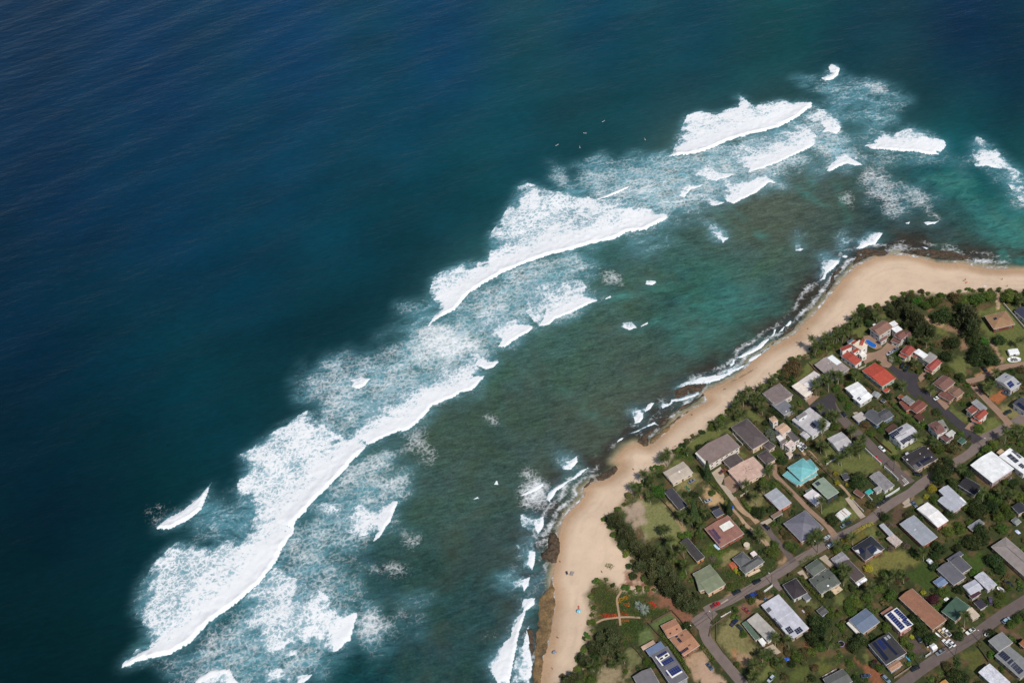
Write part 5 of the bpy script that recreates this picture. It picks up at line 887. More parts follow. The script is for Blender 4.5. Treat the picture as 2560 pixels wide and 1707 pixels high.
house('black hip roof whose street side slope is white with solar panels', 'the black and white hip roof', (170, 120, 100), [('hip', 3.6, 1.9, (54, 54, 60), 'metal', 'S 2131,1368 2178,1338 2211,1371 2161,1402')], solar=[(0, 'S 2168,1370 2182,1362 2196,1374 2178,1385', 5, 3), (0, 'S 2145,1372 2153,1367 2163,1378 2155,1384', 2, 4)], sky=[('white_roof_sheet', 0, 'S 2135,1369.5 2180,1369 2206,1372 2163,1398', (206, 204, 206), .02)])
house('plain light grey metal roofed house with a brick end', 'the plain light grey metal roof', (170, 104, 88), [('gv', 3.8, .5, (156, 160, 168), 'metal', 'G 525,340 725,210 1065,535 850,665')], sky=[('skylight', 0, 'G 725,432 752,412 758,420 730,440', (236, 238, 242), .1)])
house('narrow silver roof joined to a rust stained white one', 'the narrow silver and rusty roof', (170, 140, 122), [('gv', 2.9, .4, (176, 178, 184), 'metal', 'G 218,368 275,333 432,482 372,512'), ('flat', 3.0, 0, (200, 184, 176), 'worn', 'G 325,552 430,480 552,605 455,672')], 'shed')
house('low open sided grey shed among dark trees', 'the low grey shed among trees', (170, 124, 90), [('su', 2.6, .4, (146, 146, 152), 'metal', 'G 1490,390 1660,280 1765,325 1590,440')], 'shed', windows=False)
house('dark gabled house half hidden in trees uphill of a little greenhouse', 'the dark gabled house in the trees', (196, 184, 170), [('gv', 3.6, 1.0, (58, 58, 66), 'shingle', 'G 2150,95 2280,20 2390,140 2245,195')])
house('little glasshouse with a dull metal frame', 'the little glasshouse', (150, 152, 150), [('gu', 2.2, .7, (128, 132, 130), 'metal', 'G 2130,300 2200,240 2285,315 2222,352')], 'greenhouse', windows=False)
house('very long taupe hip roof with a white gutter', 'the very long taupe hip roof', (196, 160, 134), [('hip', 3.8, 1.6, (148, 138, 134), 'flat', 'G 1860,665 2075,525 2600,1030 2385,1170', {'rc': .5})])
house('grey ribbed gabled house with a dark flat annex behind', 'the grey ribbed gabled house', (188, 174, 160), [('gv', 3.8, .9, (108, 106, 112), 'metal', 'G 1055,990 1245,880 1465,1120 1305,1238'), ('gv', 3.7, .8, (98, 96, 102), 'metal', 'G 1240,880 1400,800 1548,975 1440,1062'), ('flat', 3.0, 0, (92, 92, 102), 'flat', 'G 1190,862 1385,735 1452,780 1270,892')])
house('small blue roofed cottage below the grey ribbed house', 'the small blue roofed cottage', (196, 138, 116), [('gu', 2.9, .6, (116, 132, 162), 'metal', 'G 1000,1185 1110,1105 1228,1190 1102,1270')], 'cottage')
house('small white garden shed with pale blue side', 'the small white garden shed', (176, 180, 220), [('gu', 2.3, .5, (214, 216, 220), 'metal', 'G 910,870 940,840 1012,900 960,925')], 'shed', windows=False)
house('white stained L shaped roof with a maroon annex near a boat', 'the white L shaped roof', (196, 190, 188), [('gv', 3.8, .7, (196, 196, 204), 'worn', 'G 1600,1105 1740,1028 1920,1225 1800,1310'), ('gu', 3.7, .6, (190, 190, 200), 'flat', 'G 1450,1240 1590,1150 1745,1275 1530,1372'), ('su', 3.0, .4, (84, 54, 66), 'metal', 'K 1525,290 1645,215 1702,265 1570,350'), ('flat', 2.7, 0, (62, 56, 66), 'metal', 'K 1592,405 1690,335 1790,450 1695,492')])
house('long rust brown shingle roof between two hedges', 'the long rust brown roof', (176, 150, 128), [('gv', 3.8, 1.1, (146, 104, 84), 'shingle', 'K 525,310 705,190 1192,650 978,810')])
house('dark green roofed house with a beige lean-to and a palm shadow', 'the dark green roofed house', (196, 170, 146), [('gv', 4.0, .9, (74, 98, 84), 'flat', 'K 1130,515 1355,300 1525,470 1322,680'), ('su', 2.9, .3, (202, 184, 164), 'flat', 'K 1455,530 1565,460 1682,590 1590,637')], ov=.3)
house('white parapet house filled with navy solar panels over a pink end wall', 'the white parapet solar house', (206, 150, 148), [('flat', 5.2, 0, (236, 230, 224), 'flat', 'K 300,580 480,470 712,710 530,832', {'wall': (210, 156, 150)}), ('flat', 2.4, 0, (150, 110, 96), 'flat', 'K 228,555 390,450 440,490 300,580', {'open': 1})], solar=[(0, 'K 325,575 392,530 598,750 540,800', 1, 8, 1), (0, 'K 425,515 480,485 635,625 580,670', 1, 6, 1), (0, 'K 535,655 620,640 700,715 635,750', 1, 4, 1)], sky=[('vent', 0, 'K 508,628 520,620 528,632 516,640', (60, 60, 66), .3)])
house('charcoal roof covered by rows of small solar panels with two skylights', 'the charcoal solar roof', (178, 176, 182), [('gv', 4.2, .8, (66, 64, 66), 'flat', 'K 45,1005 350,850 632,1105 340,1300'), ('gu', 2.9, .5, (180, 140, 116), 'tile', 'K 330,1330 490,1228 558,1300 400,1402')], solar=[(0, 'K 110,990 165,958 360,1215 320,1245', 2, 9), (0, 'K 240,925 275,908 495,1140 465,1168', 1, 10), (0, 'K 180,955 230,925 340,1050 285,1090', 3, 5, 1)], sky=[('skylight', 0, 'K 285,905 310,890 355,930 325,950', (150, 154, 160), .12), ('skylight', 0, 'K 325,880 350,866 395,905 365,928', (150, 154, 160), .12)])
house('blue grey metal roofed house with a wrap around porch', 'the blue grey porch house', (190, 160, 140), [('gu', 4.2, .9, (110, 122, 142), 'metal', 'S 2121,1550 2166,1519 2198,1554 2158,1583'), ('su', 2.8, .3, (228, 222, 214), 'flat', 'J 2080,690 2120,660 2323,905 2280,930')])
house('dark grey gabled house with a pale rear terrace beside the lawn circle', 'the dark grey house with a rear terrace', (186, 176, 164), [('gu', 4.0, 1.0, (104, 104, 102), 'flat', 'J 1700,1520 1990,1370 2185,1525 1895,1680'), ('flat', .7, 0, (130, 114, 104), 'flat', 'J 1705,1480 1900,1350 1960,1390 1740,1500', {'trim': False})])
house('small pitched grey garden tent hut with a blue side', 'the grey tent hut', (130, 160, 196), [('gu', 2.4, .7, (92, 90, 90), 'flat', 'J 1630,515 1715,455 1812,525 1725,592')], 'hut', windows=False)
house('grey roofed house with a long wing of gridded solar panels', 'the grey house with gridded solar wing', (190, 172, 152), [('gv', 4.2, .6, (136, 136, 136), 'metal', 'K 1810,945 2000,825 2162,975 1955,1112'), ('gu', 3.8, .5, (132, 132, 132), 'metal', 'K 1912,1150 2105,1010 2460,1340 2260,1515')], solar=[(1, 'K 1945,1150 2015,1095 2130,1195 2060,1255', 5, 5), (1, 'K 2075,1265 2145,1215 2320,1385 2250,1445', 6, 5)])
house('white ribbed roof with a worn grey strip beside a fenced lawn', 'the white ribbed roof', (206, 206, 200), [('gv', 3.8, .8, (222, 222, 230), 'worn', 'K 1665,1395 1832,1283 2115,1550 1955,1690')])
house('orange brown roof edge behind the gridded solar wing', 'the orange brown roof', (206, 186, 150), [('gv', 3.4, .8, (150, 100, 66), 'shingle', 'K 2258,985 2350,910 2440,1010 2340,1075')])
house('white canvas garage tent beside the driveway of parked trucks', 'the white garage tent', (232, 230, 232), [('gu', 2.4, .6, (244, 242, 246), 'flat', 'K 948,1022 1012,985 1076,1050 1005,1085')], 'tent', windows=False, ov=.05)
house('chocolate shingled house with three joined hip roofs', 'the chocolate triple hip house', (226, 200, 172), [('hip', 4.6, 2.2, (92, 82, 82), 'shingle', 'D 385,215 640,85 925,410 715,540'), ('hip', 3.4, 1.2, (88, 78, 78), 'shingle', 'D 845,480 930,412 1048,490 950,552'), ('hip', 3.4, 1.6, (86, 76, 76), 'shingle', 'D 750,640 880,560 1072,665 930,748')])
house('narrow pink and white stepped villa in a hedged lot', 'the narrow pink and white villa', (238, 226, 216), [('gu', 5.4, .6, (206, 172, 146), 'tile', 'D 1040,230 1150,150 1265,245 1130,330'), ('hip', 5.6, .8, (202, 166, 138), 'tile', 'D 942,92 1012,55 1082,120 1002,155'), ('su', 3.4, .4, (98, 92, 92), 'flat', 'D 1190,300 1270,258 1378,400 1320,432'), ('flat', 5.0, 0, (226, 204, 196), 'worn', 'D 1160,480 1260,400 1340,460 1250,520'), ('su', 4.8, .3, (130, 116, 112), 'flat', 'D 1092,440 1160,395 1225,400 1150,465'), ('flat', 3.0, 0, (232, 224, 220), 'flat', 'D 1060,350 1110,330 1170,400 1090,435'), ('su', 2.8, .3, (214, 190, 172), 'tile', 'D 1190,600 1250,560 1290,620 1230,640')], ov=.15)
house('sprawling pale grey flat roof with a railed roof deck', 'the pale grey roof with railed deck', (226, 226, 228), [('flat', 3.6, 0, (190, 186, 188), 'flat', 'S 1974,1052 2019,1023 2082,1053 2037,1087'), ('flat', 6.0, 0, (138, 134, 134), 'flat', 'D 1335,65 1465,-10 1500,30 1385,105', {'wall': (232, 234, 236)}), ('su', 3.2, .3, (236, 226, 216), 'flat', 'D 1405,205 1458,170 1532,235 1482,270', {'open': 1})], solar=[(0, 'D 1530,180 1575,140 1635,200 1592,240', 3, 3)], ov=.2)
house('small pale vaulted shed beside the railed deck house', 'the small pale vaulted shed', (186, 182, 176), [('gu', 2.6, .6, (190, 186, 188), 'flat', 'D 1390,312 1450,275 1542,345 1482,395')], 'shed', windows=False)
house('speckled pale grey roofed house with a notch on the palm lawn', 'the speckled pale grey roof', (212, 208, 202), [('gu', 3.6, .9, (188, 184, 186), 'flat', 'D 1780,375 1990,298 2172,452 1970,575')])
house('grey brown roofed beach house with a lower slate wing', 'the grey brown beach house', (226, 214, 200), [('gv', 4.6, .6, (130, 116, 114), 'flat', 'C 845,1068 1090,918 1300,1085 1040,1230'), ('flat', 4.4, 0, (122, 122, 128), 'flat', 'C 985,1212 1150,1130 1312,1282 1160,1388', {'wall': (170, 168, 166)})], sky=[('satellite_dish', 1, 'C 1180,1330 1195,1318 1202,1328 1188,1342', (240, 240, 240), .4)])
house('two part white roofed beach house with a palm leaning over it', 'the two part white beach roof', (206, 186, 170), [('gu', 3.8, .5, (224, 214, 210), 'metal', 'C 1375,885 1610,738 1740,848 1520,1010'), ('flat', 3.6, 0, (236, 222, 208), 'flat', 'C 1280,958 1372,892 1588,1050 1465,1122')])
house('light grey gabled house with a red trim end and brown carport', 'the light grey house with red trim', (214, 130, 110), [('gu', 3.6, .5, (170, 172, 178), 'metal', 'D 885,1195 1060,1090 1258,1320 1090,1425'), ('flat', 2.6, 0, (134, 112, 98), 'flat', 'F 960,225 1095,150 1150,185 1020,265', {'open': 1})])
house('little turquoise shed with white and rust striped roof', 'the little turquoise shed', (130, 190, 196), [('gv', 2.6, .6, (230, 228, 222), 'metal', 'F 1915,205 2040,110 2142,190 1980,300')], 'shed', sky=[('rust_roof_sheet', 0, 'F 1968,165 2005,140 2085,210 2045,240', (150, 84, 60), .03)])
house('charcoal roofed house with a white rim beside a dry lawn', 'the charcoal roof with white rim', (232, 230, 232), [('gv', 4.6, 1.0, (74, 74, 82), 'metal', 'B 2195,215 2305,130 2430,265 2315,345')], solar=[(0, 'B 2215,230 2250,205 2330,275 2300,300', 4, 2)])
house('small dark green garden shelter beside a blue tarpaulin', 'the dark green garden shelter', (96, 110, 100), [('gu', 2.4, .4, (66, 96, 84), 'metal', 'B 1540,652 1590,610 1647,660 1590,692', {'open': 1})], 'shelter')
house('small thatched brown garden pergola behind a white house', 'the brown pergola', (120, 90, 70), [('flat', 2.5, 0, (84, 62, 52), 'shingle', 'B 690,520 800,450 850,480 750,560', {'open': 1, 'dark': 1})], 'pergola')
house('dark wooden deck shelter behind the rusty red roof', 'the dark wooden deck shelter', (90, 60, 50), [('flat', 2.6, 0, (88, 58, 52), 'shingle', 'B 1030,370 1090,330 1160,385 1100,425', {'open': 1, 'dark': 1})], 'shelter')
house('orange roofed shed by dark trees below the road', 'the orange shed', (190, 140, 80), [('gv', 2.8, .5, (186, 138, 76), 'metal', 'K 1085,1570 1180,1512 1260,1600 1170,1660')], 'shed', windows=False)
house('turquoise garden canopy next to the patchy grey cottage', 'the turquoise canopy', (70, 170, 160), [('flat', 2.3, 0, (56, 168, 158), 'flat', 'B 470,1240 530,1203 570,1240 510,1275', {'open': 1})], 'canopy')
house('dark slate lean-to roof between yellow shrubs', 'the dark slate lean-to', (110, 108, 106), [('su', 2.5, .4, (78, 78, 86), 'flat', 'D 2000,900 2080,880 2110,960 2030,990')], 'shed', windows=False)
house('small pinkish awning with pale stripes beside a driveway', 'the small striped awning', (150, 110, 90), [('su', 2.5, .3, (120, 84, 72), 'metal', 'D 2170,1150 2230,1110 2323,1200 2280,1250')], 'shed', windows=False)

# ---------------- plants ----------------
rnd = random.Random(7)
def t_leaf(name, rgb, rgb2, spec=.25):
    t = NT(name); o = t.n('ObjectInfo').outputs['Random']; p = t.pos()
    c = t.mix(t.rng(t.noise(p, .55, 4, .6), .35, .65), alb(*rgb), alb(*rgb2)); c = t.val(c, t.math('MULTIPLY_ADD', o, .5, .62)); c = t.val(c, t.rng(t.noise(p, 3.0, 2), .3, .7, .75, 1.25))
    hs = t.n('HueSaturation'); t.l(c, hs.inputs['Color']); t.l(t.math('MULTIPLY_ADD', t.math('FRACT', t.math('MULTIPLY', o, 7.31)), .05, .475), hs.inputs['Hue'])
    m = t.done(hs.outputs[0], .55, spec)
    tl = t.n('BsdfTranslucent'); t.l(hs.outputs[0], tl.inputs[0]); ms = t.n('MixShader'); ms.inputs[0].default_value = .22; t.l(t.b.outputs[0], ms.inputs[1]); t.l(tl.outputs[0], ms.inputs[2]); t.l(ms.outputs[0], t.out.inputs['Surface'])
    return m
LEAF = {'green': t_leaf('leaf_green', (74, 92, 40), (104, 122, 52)), 'dark': t_leaf('leaf_dark', (48, 64, 34), (74, 90, 44)), 'bright': t_leaf('leaf_bright', (72, 106, 38), (98, 130, 50)), 'olive': t_leaf('leaf_olive', (78, 82, 46), (112, 104, 62)),
        'yellow': t_leaf('leaf_yellow', (170, 166, 50), (196, 186, 70)), 'bare': t_leaf('leaf_dry', (110, 98, 88), (138, 124, 112)), 'rust': t_leaf('leaf_rust', (112, 86, 60), (92, 96, 50)), 'cas': t_leaf('needle_casuarina', (84, 94, 60), (108, 112, 74)),
        'pine': t_leaf('needle_pine', (54, 72, 40), (74, 92, 48)), 'palm': t_leaf('leaf_palm', (66, 82, 40), (98, 106, 56)), 'silver': t_leaf('leaf_silver', (138, 150, 138), (164, 172, 158)), 'red': t_leaf('flower_red', (190, 74, 44), (214, 120, 50)), 'orange': t_leaf('flower_orange', (214, 150, 60), (196, 100, 44)), 'maroon': t_leaf('leaf_maroon', (84, 44, 48), (110, 58, 58)), 'silgrey': t_leaf('leaf_silvergrey', (112, 120, 104), (136, 142, 122)), 'flower': t_leaf('leaf_blossom', (196, 196, 176), (84, 100, 56))}
BARK = plain((120, 104, 86), var=.2); PBARK = plain((170, 158, 138), var=.15)
def leaf_quads(C, N, sz, rs, jitter=.6, aspect=1.5):
    """C centres, N facing; returns V, F"""
    n = len(C); r = rs.normal(size=(n, 3)) * jitter; N = N + r; N /= np.linalg.norm(N, axis=1)[:, None] + 1e-9
    a = np.cross(N, rs.normal(size=(n, 3))); a /= np.linalg.norm(a, axis=1)[:, None] + 1e-9; b = np.cross(N, a)
    s = (sz * (0.6 + 0.8 * rs.rand(n)))[:, None]
    V = np.stack([C - a * s * aspect, C + b * s * .55, C + a * s * aspect, C - b * s * .55], 1).reshape(-1, 3)
    return V, np.arange(n * 4).reshape(-1, 4)
def crown(seed, n, lumps=14, flat=.75, sz=.11, hole=.0):
    """round broadleaf crown of unit radius standing on z=0"""
    rs = np.random.RandomState(seed); C = []; N = []
    for i in range(lumps):
        d = rs.normal(size=3); d[2] = abs(d[2]) * .8 + .05; d /= np.linalg.norm(d); k = .35 + .35 * rs.rand(); c = d * k * np.array([1, 1, flat]) * (.75 + .5 * rs.rand()); r = .26 + .24 * rs.rand()
        m = n // lumps; q = rs.normal(size=(m, 3)); q /= np.linalg.norm(q, axis=1)[:, None]; rad = r * (.72 + .38 * rs.rand(m))[:, None]
        C.append(c + q * rad * np.array([1, 1, .85])); N.append(q * .8 + np.array([0, 0, .5]))
    C = np.vstack(C); N = np.vstack(N); C[:, 2] += .55 * flat; C[:, 2] = np.abs(C[:, 2])
    return leaf_quads(C, N, np.full(len(C), sz), rs)
def wisp_crown(seed, n, tall=1.7):
    rs = np.random.RandomState(seed); C = []; A = []
    for i in range(26):
        a = rs.rand() * 6.28; h = rs.rand() ** .8; r = (1 - h) * .75 + .12; base = np.array([math.cos(a) * r * rs.rand() ** .5, math.sin(a) * r * rs.rand() ** .5, .25 + h * tall * .8])
        m = n // 26; q = rs.normal(size=(m, 3)) * np.array([.15, .15, .2]); C.append(base + q); A.append(np.tile([math.cos(a) * .5, math.sin(a) * .5, .8], (m, 1)) + rs.normal(size=(m, 3)) * .4)
    C = np.vstack(C); A = np.vstack(A); A /= np.linalg.norm(A, axis=1)[:, None]; n = len(C)
    b = np.cross(A, rs.normal(size=(n, 3))); b /= np.linalg.norm(b, axis=1)[:, None]; L = (.10 + .12 * rs.rand(n))[:, None]
    V = np.stack([C - A * L, C + b * .035, C + A * L, C - b * .035], 1).reshape(-1, 3); return V, np.arange(n * 4).reshape(-1, 4)
def pine_crown(seed, n):
    rs = np.random.RandomState(seed); h = rs.rand(n) ** .8; tier = np.floor(h * 12) / 12 + .03; r = (1 - tier) * .42 * rs.rand(n) ** .5 + .02; a = np.round(rs.rand(n) * 14) / 14 * 6.28 + rs.normal(size=n) * .12
    C = np.stack([np.cos(a) * r, np.sin(a) * r, .12 + tier * 2.4 + r * .25], 1); N = np.stack([np.cos(a) * .4, np.sin(a) * .4, np.ones(n)], 1); return leaf_quads(C, N, np.full(n, .05), rs, .4)
CROWN = {}
for k, (seeds, nn) in {'round': ((1, 2, 3, 4), 2400), 'small': ((5, 6, 7, 8), 900)}.items():
    CROWN[k] = [crown(s, nn, 16 if k == 'round' else 9, .8 if k == 'round' else .7, .055 if k == 'round' else .10) for s in seeds]
CROWN['loose'] = [crown(s, 110, 6, .7, .24) for s in (41, 42, 43)]
CROWN['tiny'] = [crown(s, 260, 7, .7, .16) for s in (31, 32, 33)]
CROWN['cas'] = [wisp_crown(s, 2600) for s in (11, 12, 13)]; CROWN['pine'] = [pine_crown(15, 2600)]; CROWN['sparse'] = [crown(s, 420, 12, .9, .06) for s in (21, 22)]
_cm = {}
def crown_mesh(shape, i, mat):
    k = (shape, i, mat)
    if k not in _cm:
        V, F = CROWN[shape][i]; _cm[k] = mesh_np('crown', V, F, LEAF[mat])
    return _cm[k]
tk = MB(); tk.tube([(0, 0, -.1), (.02, .01, .3), (-.02, .02, .62)], [.07, .055, .03], 6)
for a in range(4): tk.tube([(0, 0, .35), (.25 * math.cos(a * 1.6), .25 * math.sin(a * 1.6), .7)], [.03, .012], 4)
TRUNK = tk.mesh('trunk', BARK)
tk = MB(); tk.tube([(0, 0, -.1), (0, 0, 1.2), (0, 0, 2.3)], [.05, .035, .01], 6); TALLT = tk.mesh('trunk', BARK)
def nearest(p, maxd=1e9):
    best = min(HOUSES, key=lambda h: (h[1][0] - p[0]) ** 2 + (h[1][1] - p[1]) ** 2); return best[0]
def plant(name, p, shape, mat, rad, hs, label, cat, group, z=None):
    z = (gz_at(*p) if z is None else z)
    e = empty(name, (p[0], p[1], z - .02), rnd.random() * 6.28, (rad, rad, rad * hs)); tag(e, label, cat, group)
    i = rnd.randrange(len(CROWN[shape])); ob('crown', crown_mesh(shape, i, mat), e)
    ob('trunk', TALLT if shape in ('cas', 'pine') else TRUNK, e); return e
SC = CAM_H / FPX * 1.38       # metres per photo pixel near the houses
KIND = {'green': 'leafy green tree', 'dark': 'dark evergreen tree', 'bright': 'bright green tree', 'olive': 'olive leaved tree', 'yellow': 'yellow leaved shrub', 'bare': 'nearly bare grey twigged tree', 'rust': 'russet green tree', 'silgrey': 'silvery grey shrub', 'maroon': 'maroon leaved shrub', 'flower': 'white blossoming shrub'}
TREES = [('A 1360,590,130 1480,890,105 1800,1010,150 1760,1090,100 1950,1090,95 1420,1060,85 2030,870,85 1540,660,80 1720,860,90 1560,480,70', 'dark'), ('A 1280,420,95 1760,390,105 1900,350,85 2120,370,100 2230,400,80 1620,420,80 1190,470,70', 'green'), ('A 1080,430,75 1340,350,50', 'bright'), ('A 1540,390,85 1480,350,50', 'rust'),
         ('A 780,1100,42', 'flower'), ('A 1100,1225,45 640,1135,33 1220,1290,50 1010,590,55', 'green'), ('D 1150,690,85 2250,1000,105 2180,1040,70 800,1470,100 980,1410,65 740,1400,60', 'dark'), ('D 1890,210,65 860,1010,80 1180,1230,45 120,1160,60', 'green'), ('D 960,290,80 1000,380,55', 'silgrey'), ('D 1910,880,42 1940,1020,46 2085,1045,36 2150,1240,32', 'yellow'),
         ('C 1280,690,150 1330,620,100 1180,780,90', 'rust'), ('C 1260,830,60 1130,830,60', 'dark'), ('E 1080,850,105 1120,900,70', 'bright'), ('E 2090,1100,65 1480,900,50 1110,620,50', 'dark'), ('E 1300,830,40', 'rust'), ('F 1870,270,95 1820,1350,75 560,1040,55', 'dark'), ('F 1000,740,100 1040,640,60 380,1250,65 1230,640,70 1280,720,55', 'green'), ('F 470,1015,42 520,1060,30', 'yellow'), ('F 120,850,60 330,1260,45', 'bare'), ('F 1250,1080,40 1420,1110,40', 'olive'),
         ('J 1640,650,120 1760,690,100 1600,930,110 1660,820,100 1280,1290,55 2260,960,120 2180,1040,90', 'dark'), ('J 480,1290,45 570,850,60 470,500,48 700,370,55 1840,560,70 1960,560,60 1700,1050,80 1950,1000,40 1560,1100,70 1350,1180,80', 'green'), ('G 290,240,75 1230,190,85 1700,420,105 1850,80,120 1600,620,130 1900,860,120 1980,990,90 1380,1290,75 1750,560,90 1120,700,90 1040,620,70 1350,690,70', 'dark'), ('G 1230,450,85 2080,200,90 1950,240,80 1420,420,80 2020,400,90 1150,1000,50 300,1060,70 220,1280,80 400,1380,90 60,1420,80', 'green'),
         ('G 1000,1420,85 620,1120,40', 'maroon'), ('G 70,980,66', 'yellow'), ('G 380,350,55 600,650,65 390,700,60 1560,1180,45', 'bare'), ('K 720,660,110 850,760,105 950,900,90 1260,720,75 1370,880,75 790,850,60 1350,1450,120 1420,1540,110 1240,1520,60', 'dark'), ('K 330,750,75 600,960,65 240,1340,65 2150,720,65 560,640,60 1720,560,50 1950,420,60 2230,640,60 660,1010,60 200,700,50', 'green'), ('K 700,890,35 860,250,40', 'yellow'),
         ('B 430,1110,105 1390,990,120 1320,1080,90 1780,1450,110 1500,1150,80 2190,1130,65 1650,1020,80 1450,880,70', 'dark'), ('B 420,690,75 1790,500,65 110,480,58 680,450,48 860,725,33 1880,740,70 1960,690,65 1330,740,70 1700,1400,80 1960,1330,80 2240,1300,80 830,830,45 1580,560,40', 'green'), ('B 1460,720,85 1510,660,45', 'olive'), ('B 1250,1190,55 1180,1290,35', 'yellow'), ('I 1180,1400,40 1490,1240,60 1560,1300,50', 'green'), ('I 620,860,42 500,1540,40', 'bright'), ('J 1240,1120,70 1440,1240,60 700,1130,30', 'olive'), ('H 1880,110,55 1460,540,30', 'green')]
GR = {'dark': 'evergreen trees between the houses', 'green': 'green trees between the houses'}
for s, m in TREES:
    for x, y, r in PX(s):
        k = {'A': 4.612, 'B': 4.612}.get(s[0], 5.807); rad = r / k * SC * .92
        p = at((x, y), GZ + rad * .8); sh = 'sparse' if m == 'bare' else ('round' if rad > 1.8 else 'small')
        plant('tree' if m not in ('yellow', 'silgrey', 'maroon', 'flower') else 'shrub', p, sh, m, rad, rnd.uniform(.95, 1.3), KIND[m] + ' growing near ' + nearest(p), 'tree' if m not in ('yellow', 'silgrey', 'maroon', 'flower') else 'shrub', 'trees and shrubs in the gardens')
        w = LR.win(np.array([p]), rad); free[w] &= ~(np.hypot(lx[w] - p[0], ly[w] - p[1]) < rad * .8)
for s, lab in [('H 1030,60,80 1110,150,90 1040,230,65 1200,270,85 1270,330,95 1350,420,95 1450,330,80 1300,560,95 1450,520,95 1560,420,85 1600,640,95 1480,690,90 1700,570,80 1620,820,95 1750,760,90 1700,940,90 1850,880,90 1850,1040,80 1960,990,90 2050,1100,75 2110,1010,70 1960,1150,60 E 400,1270,75 470,1200,60 540,1350,85 640,1440,80 600,1500,70', 'feathery casuarina in the windbreak beside the sandy track'),
               ('I 960,850,80 830,930,85 1000,980,95 700,1040,65 900,1090,85 560,1230,70 420,1490,70 1080,900,45 790,1050,70 640,1240,60 330,1560,60', 'feathery casuarina at the back of the beach garden'), ('A 870,440,65 880,540,55 750,490,52 800,570,52 1000,570,90 1080,640,95 1160,730,90 1100,760,80 1230,790,70 960,690,50 500,560,75 440,600,50', 'feathery casuarina on the dune edge near the maroon roofed villa'), ('A 1660,600,125 1700,740,90 1640,520,70', 'tall dark casuarina on the wooded lot by the brown hip roofed bungalow')]:
    k0 = s[0]
    for x, y, r in PX(s):
        k = 4.612 if k0 == 'A' else 5.807; rad = r / k * SC * 1.22; p = at((x, y), GZ + rad * 1.1)
        plant('casuarina_tree', p, 'cas', 'cas', rad, rnd.uniform(.9, 1.25), ('big ' if rad > 4.6 else 'young ' if rad < 3.4 else '') + lab, 'tree', lab.split(' ', 1)[1])
        w = LR.win(np.array([p]), rad); free[w] &= ~(np.hypot(lx[w] - p[0], ly[w] - p[1]) < rad * .8)
for s, lab in [('E 1600,1180,70', 'dark conical pine between the charcoal roofed house and the dirt yard'), ('E 1795,600,62', 'conical Norfolk pine in front of the large grey brown gabled house'), ('E 2110,1130,50', 'slim conical pine over the hedge by the small dark roofed shed')]:
    for x, y, r in PX(s):
        rad = r / 5.807 * SC * 2.2; p = at((x, y), GZ + rad * .9); plant('pine_tree', p, 'pine', 'pine', rad, 1.15, lab, 'tree', None)
# ---- palms: trunk and every frond
def frond_mesh(seed, L, droop, mat):
    rs = np.random.RandomState(seed); mb = MB(); n = 15; P = []
    for i in range(n + 1):
        f = i / n; P.append(np.array([L * (f - .12 * f * f * droop), 0, L * (.34 * f - .62 * droop * f * f)]))
    for i in range(1, n + 1):
        f = i / n; w = L * .24 * math.sin(min(1, f * 1.15 + .12) * math.pi) ** .7 + .05; d = P[i] - P[i - 1]; d /= np.linalg.norm(d)
        for s in (-1, 1):
            tip = P[i] + d * w * .55 + np.array([0, s * w, -w * (.35 + .25 * rs.rand())]); a = P[i - 1] + d * .02; b = P[i]
            mb.face([a, b, tip] if s > 0 else [b, a, tip])
    for i in range(n): 
        a, b = P[i], P[i + 1]; mb.face([a + (0, -.03, 0), b + (0, -.03, 0), b + (0, .03, 0), a + (0, .03, 0)])
    return mb.mesh('frond', LEAF[mat])
FROND = {m: [frond_mesh(s, 3.0, d, m) for s, d in ((1, .6), (2, .95), (3, 1.3))] for m in ('palm', 'silver')}
def palm_trunk(seed):
    r = random.Random(seed); mb = MB(); a = r.random() * 6.28; k = r.uniform(.03, .1); P = []
    for i in range(7): f = i / 6; P.append((math.cos(a) * k * (f - 1) * (1 - f * .3), math.sin(a) * k * (f - 1) * (1 - f * .3), f))
    mb.tube(P, [.028, .020, .017, .016, .015, .015, .016], 6); return mb.mesh('trunk', PBARK)
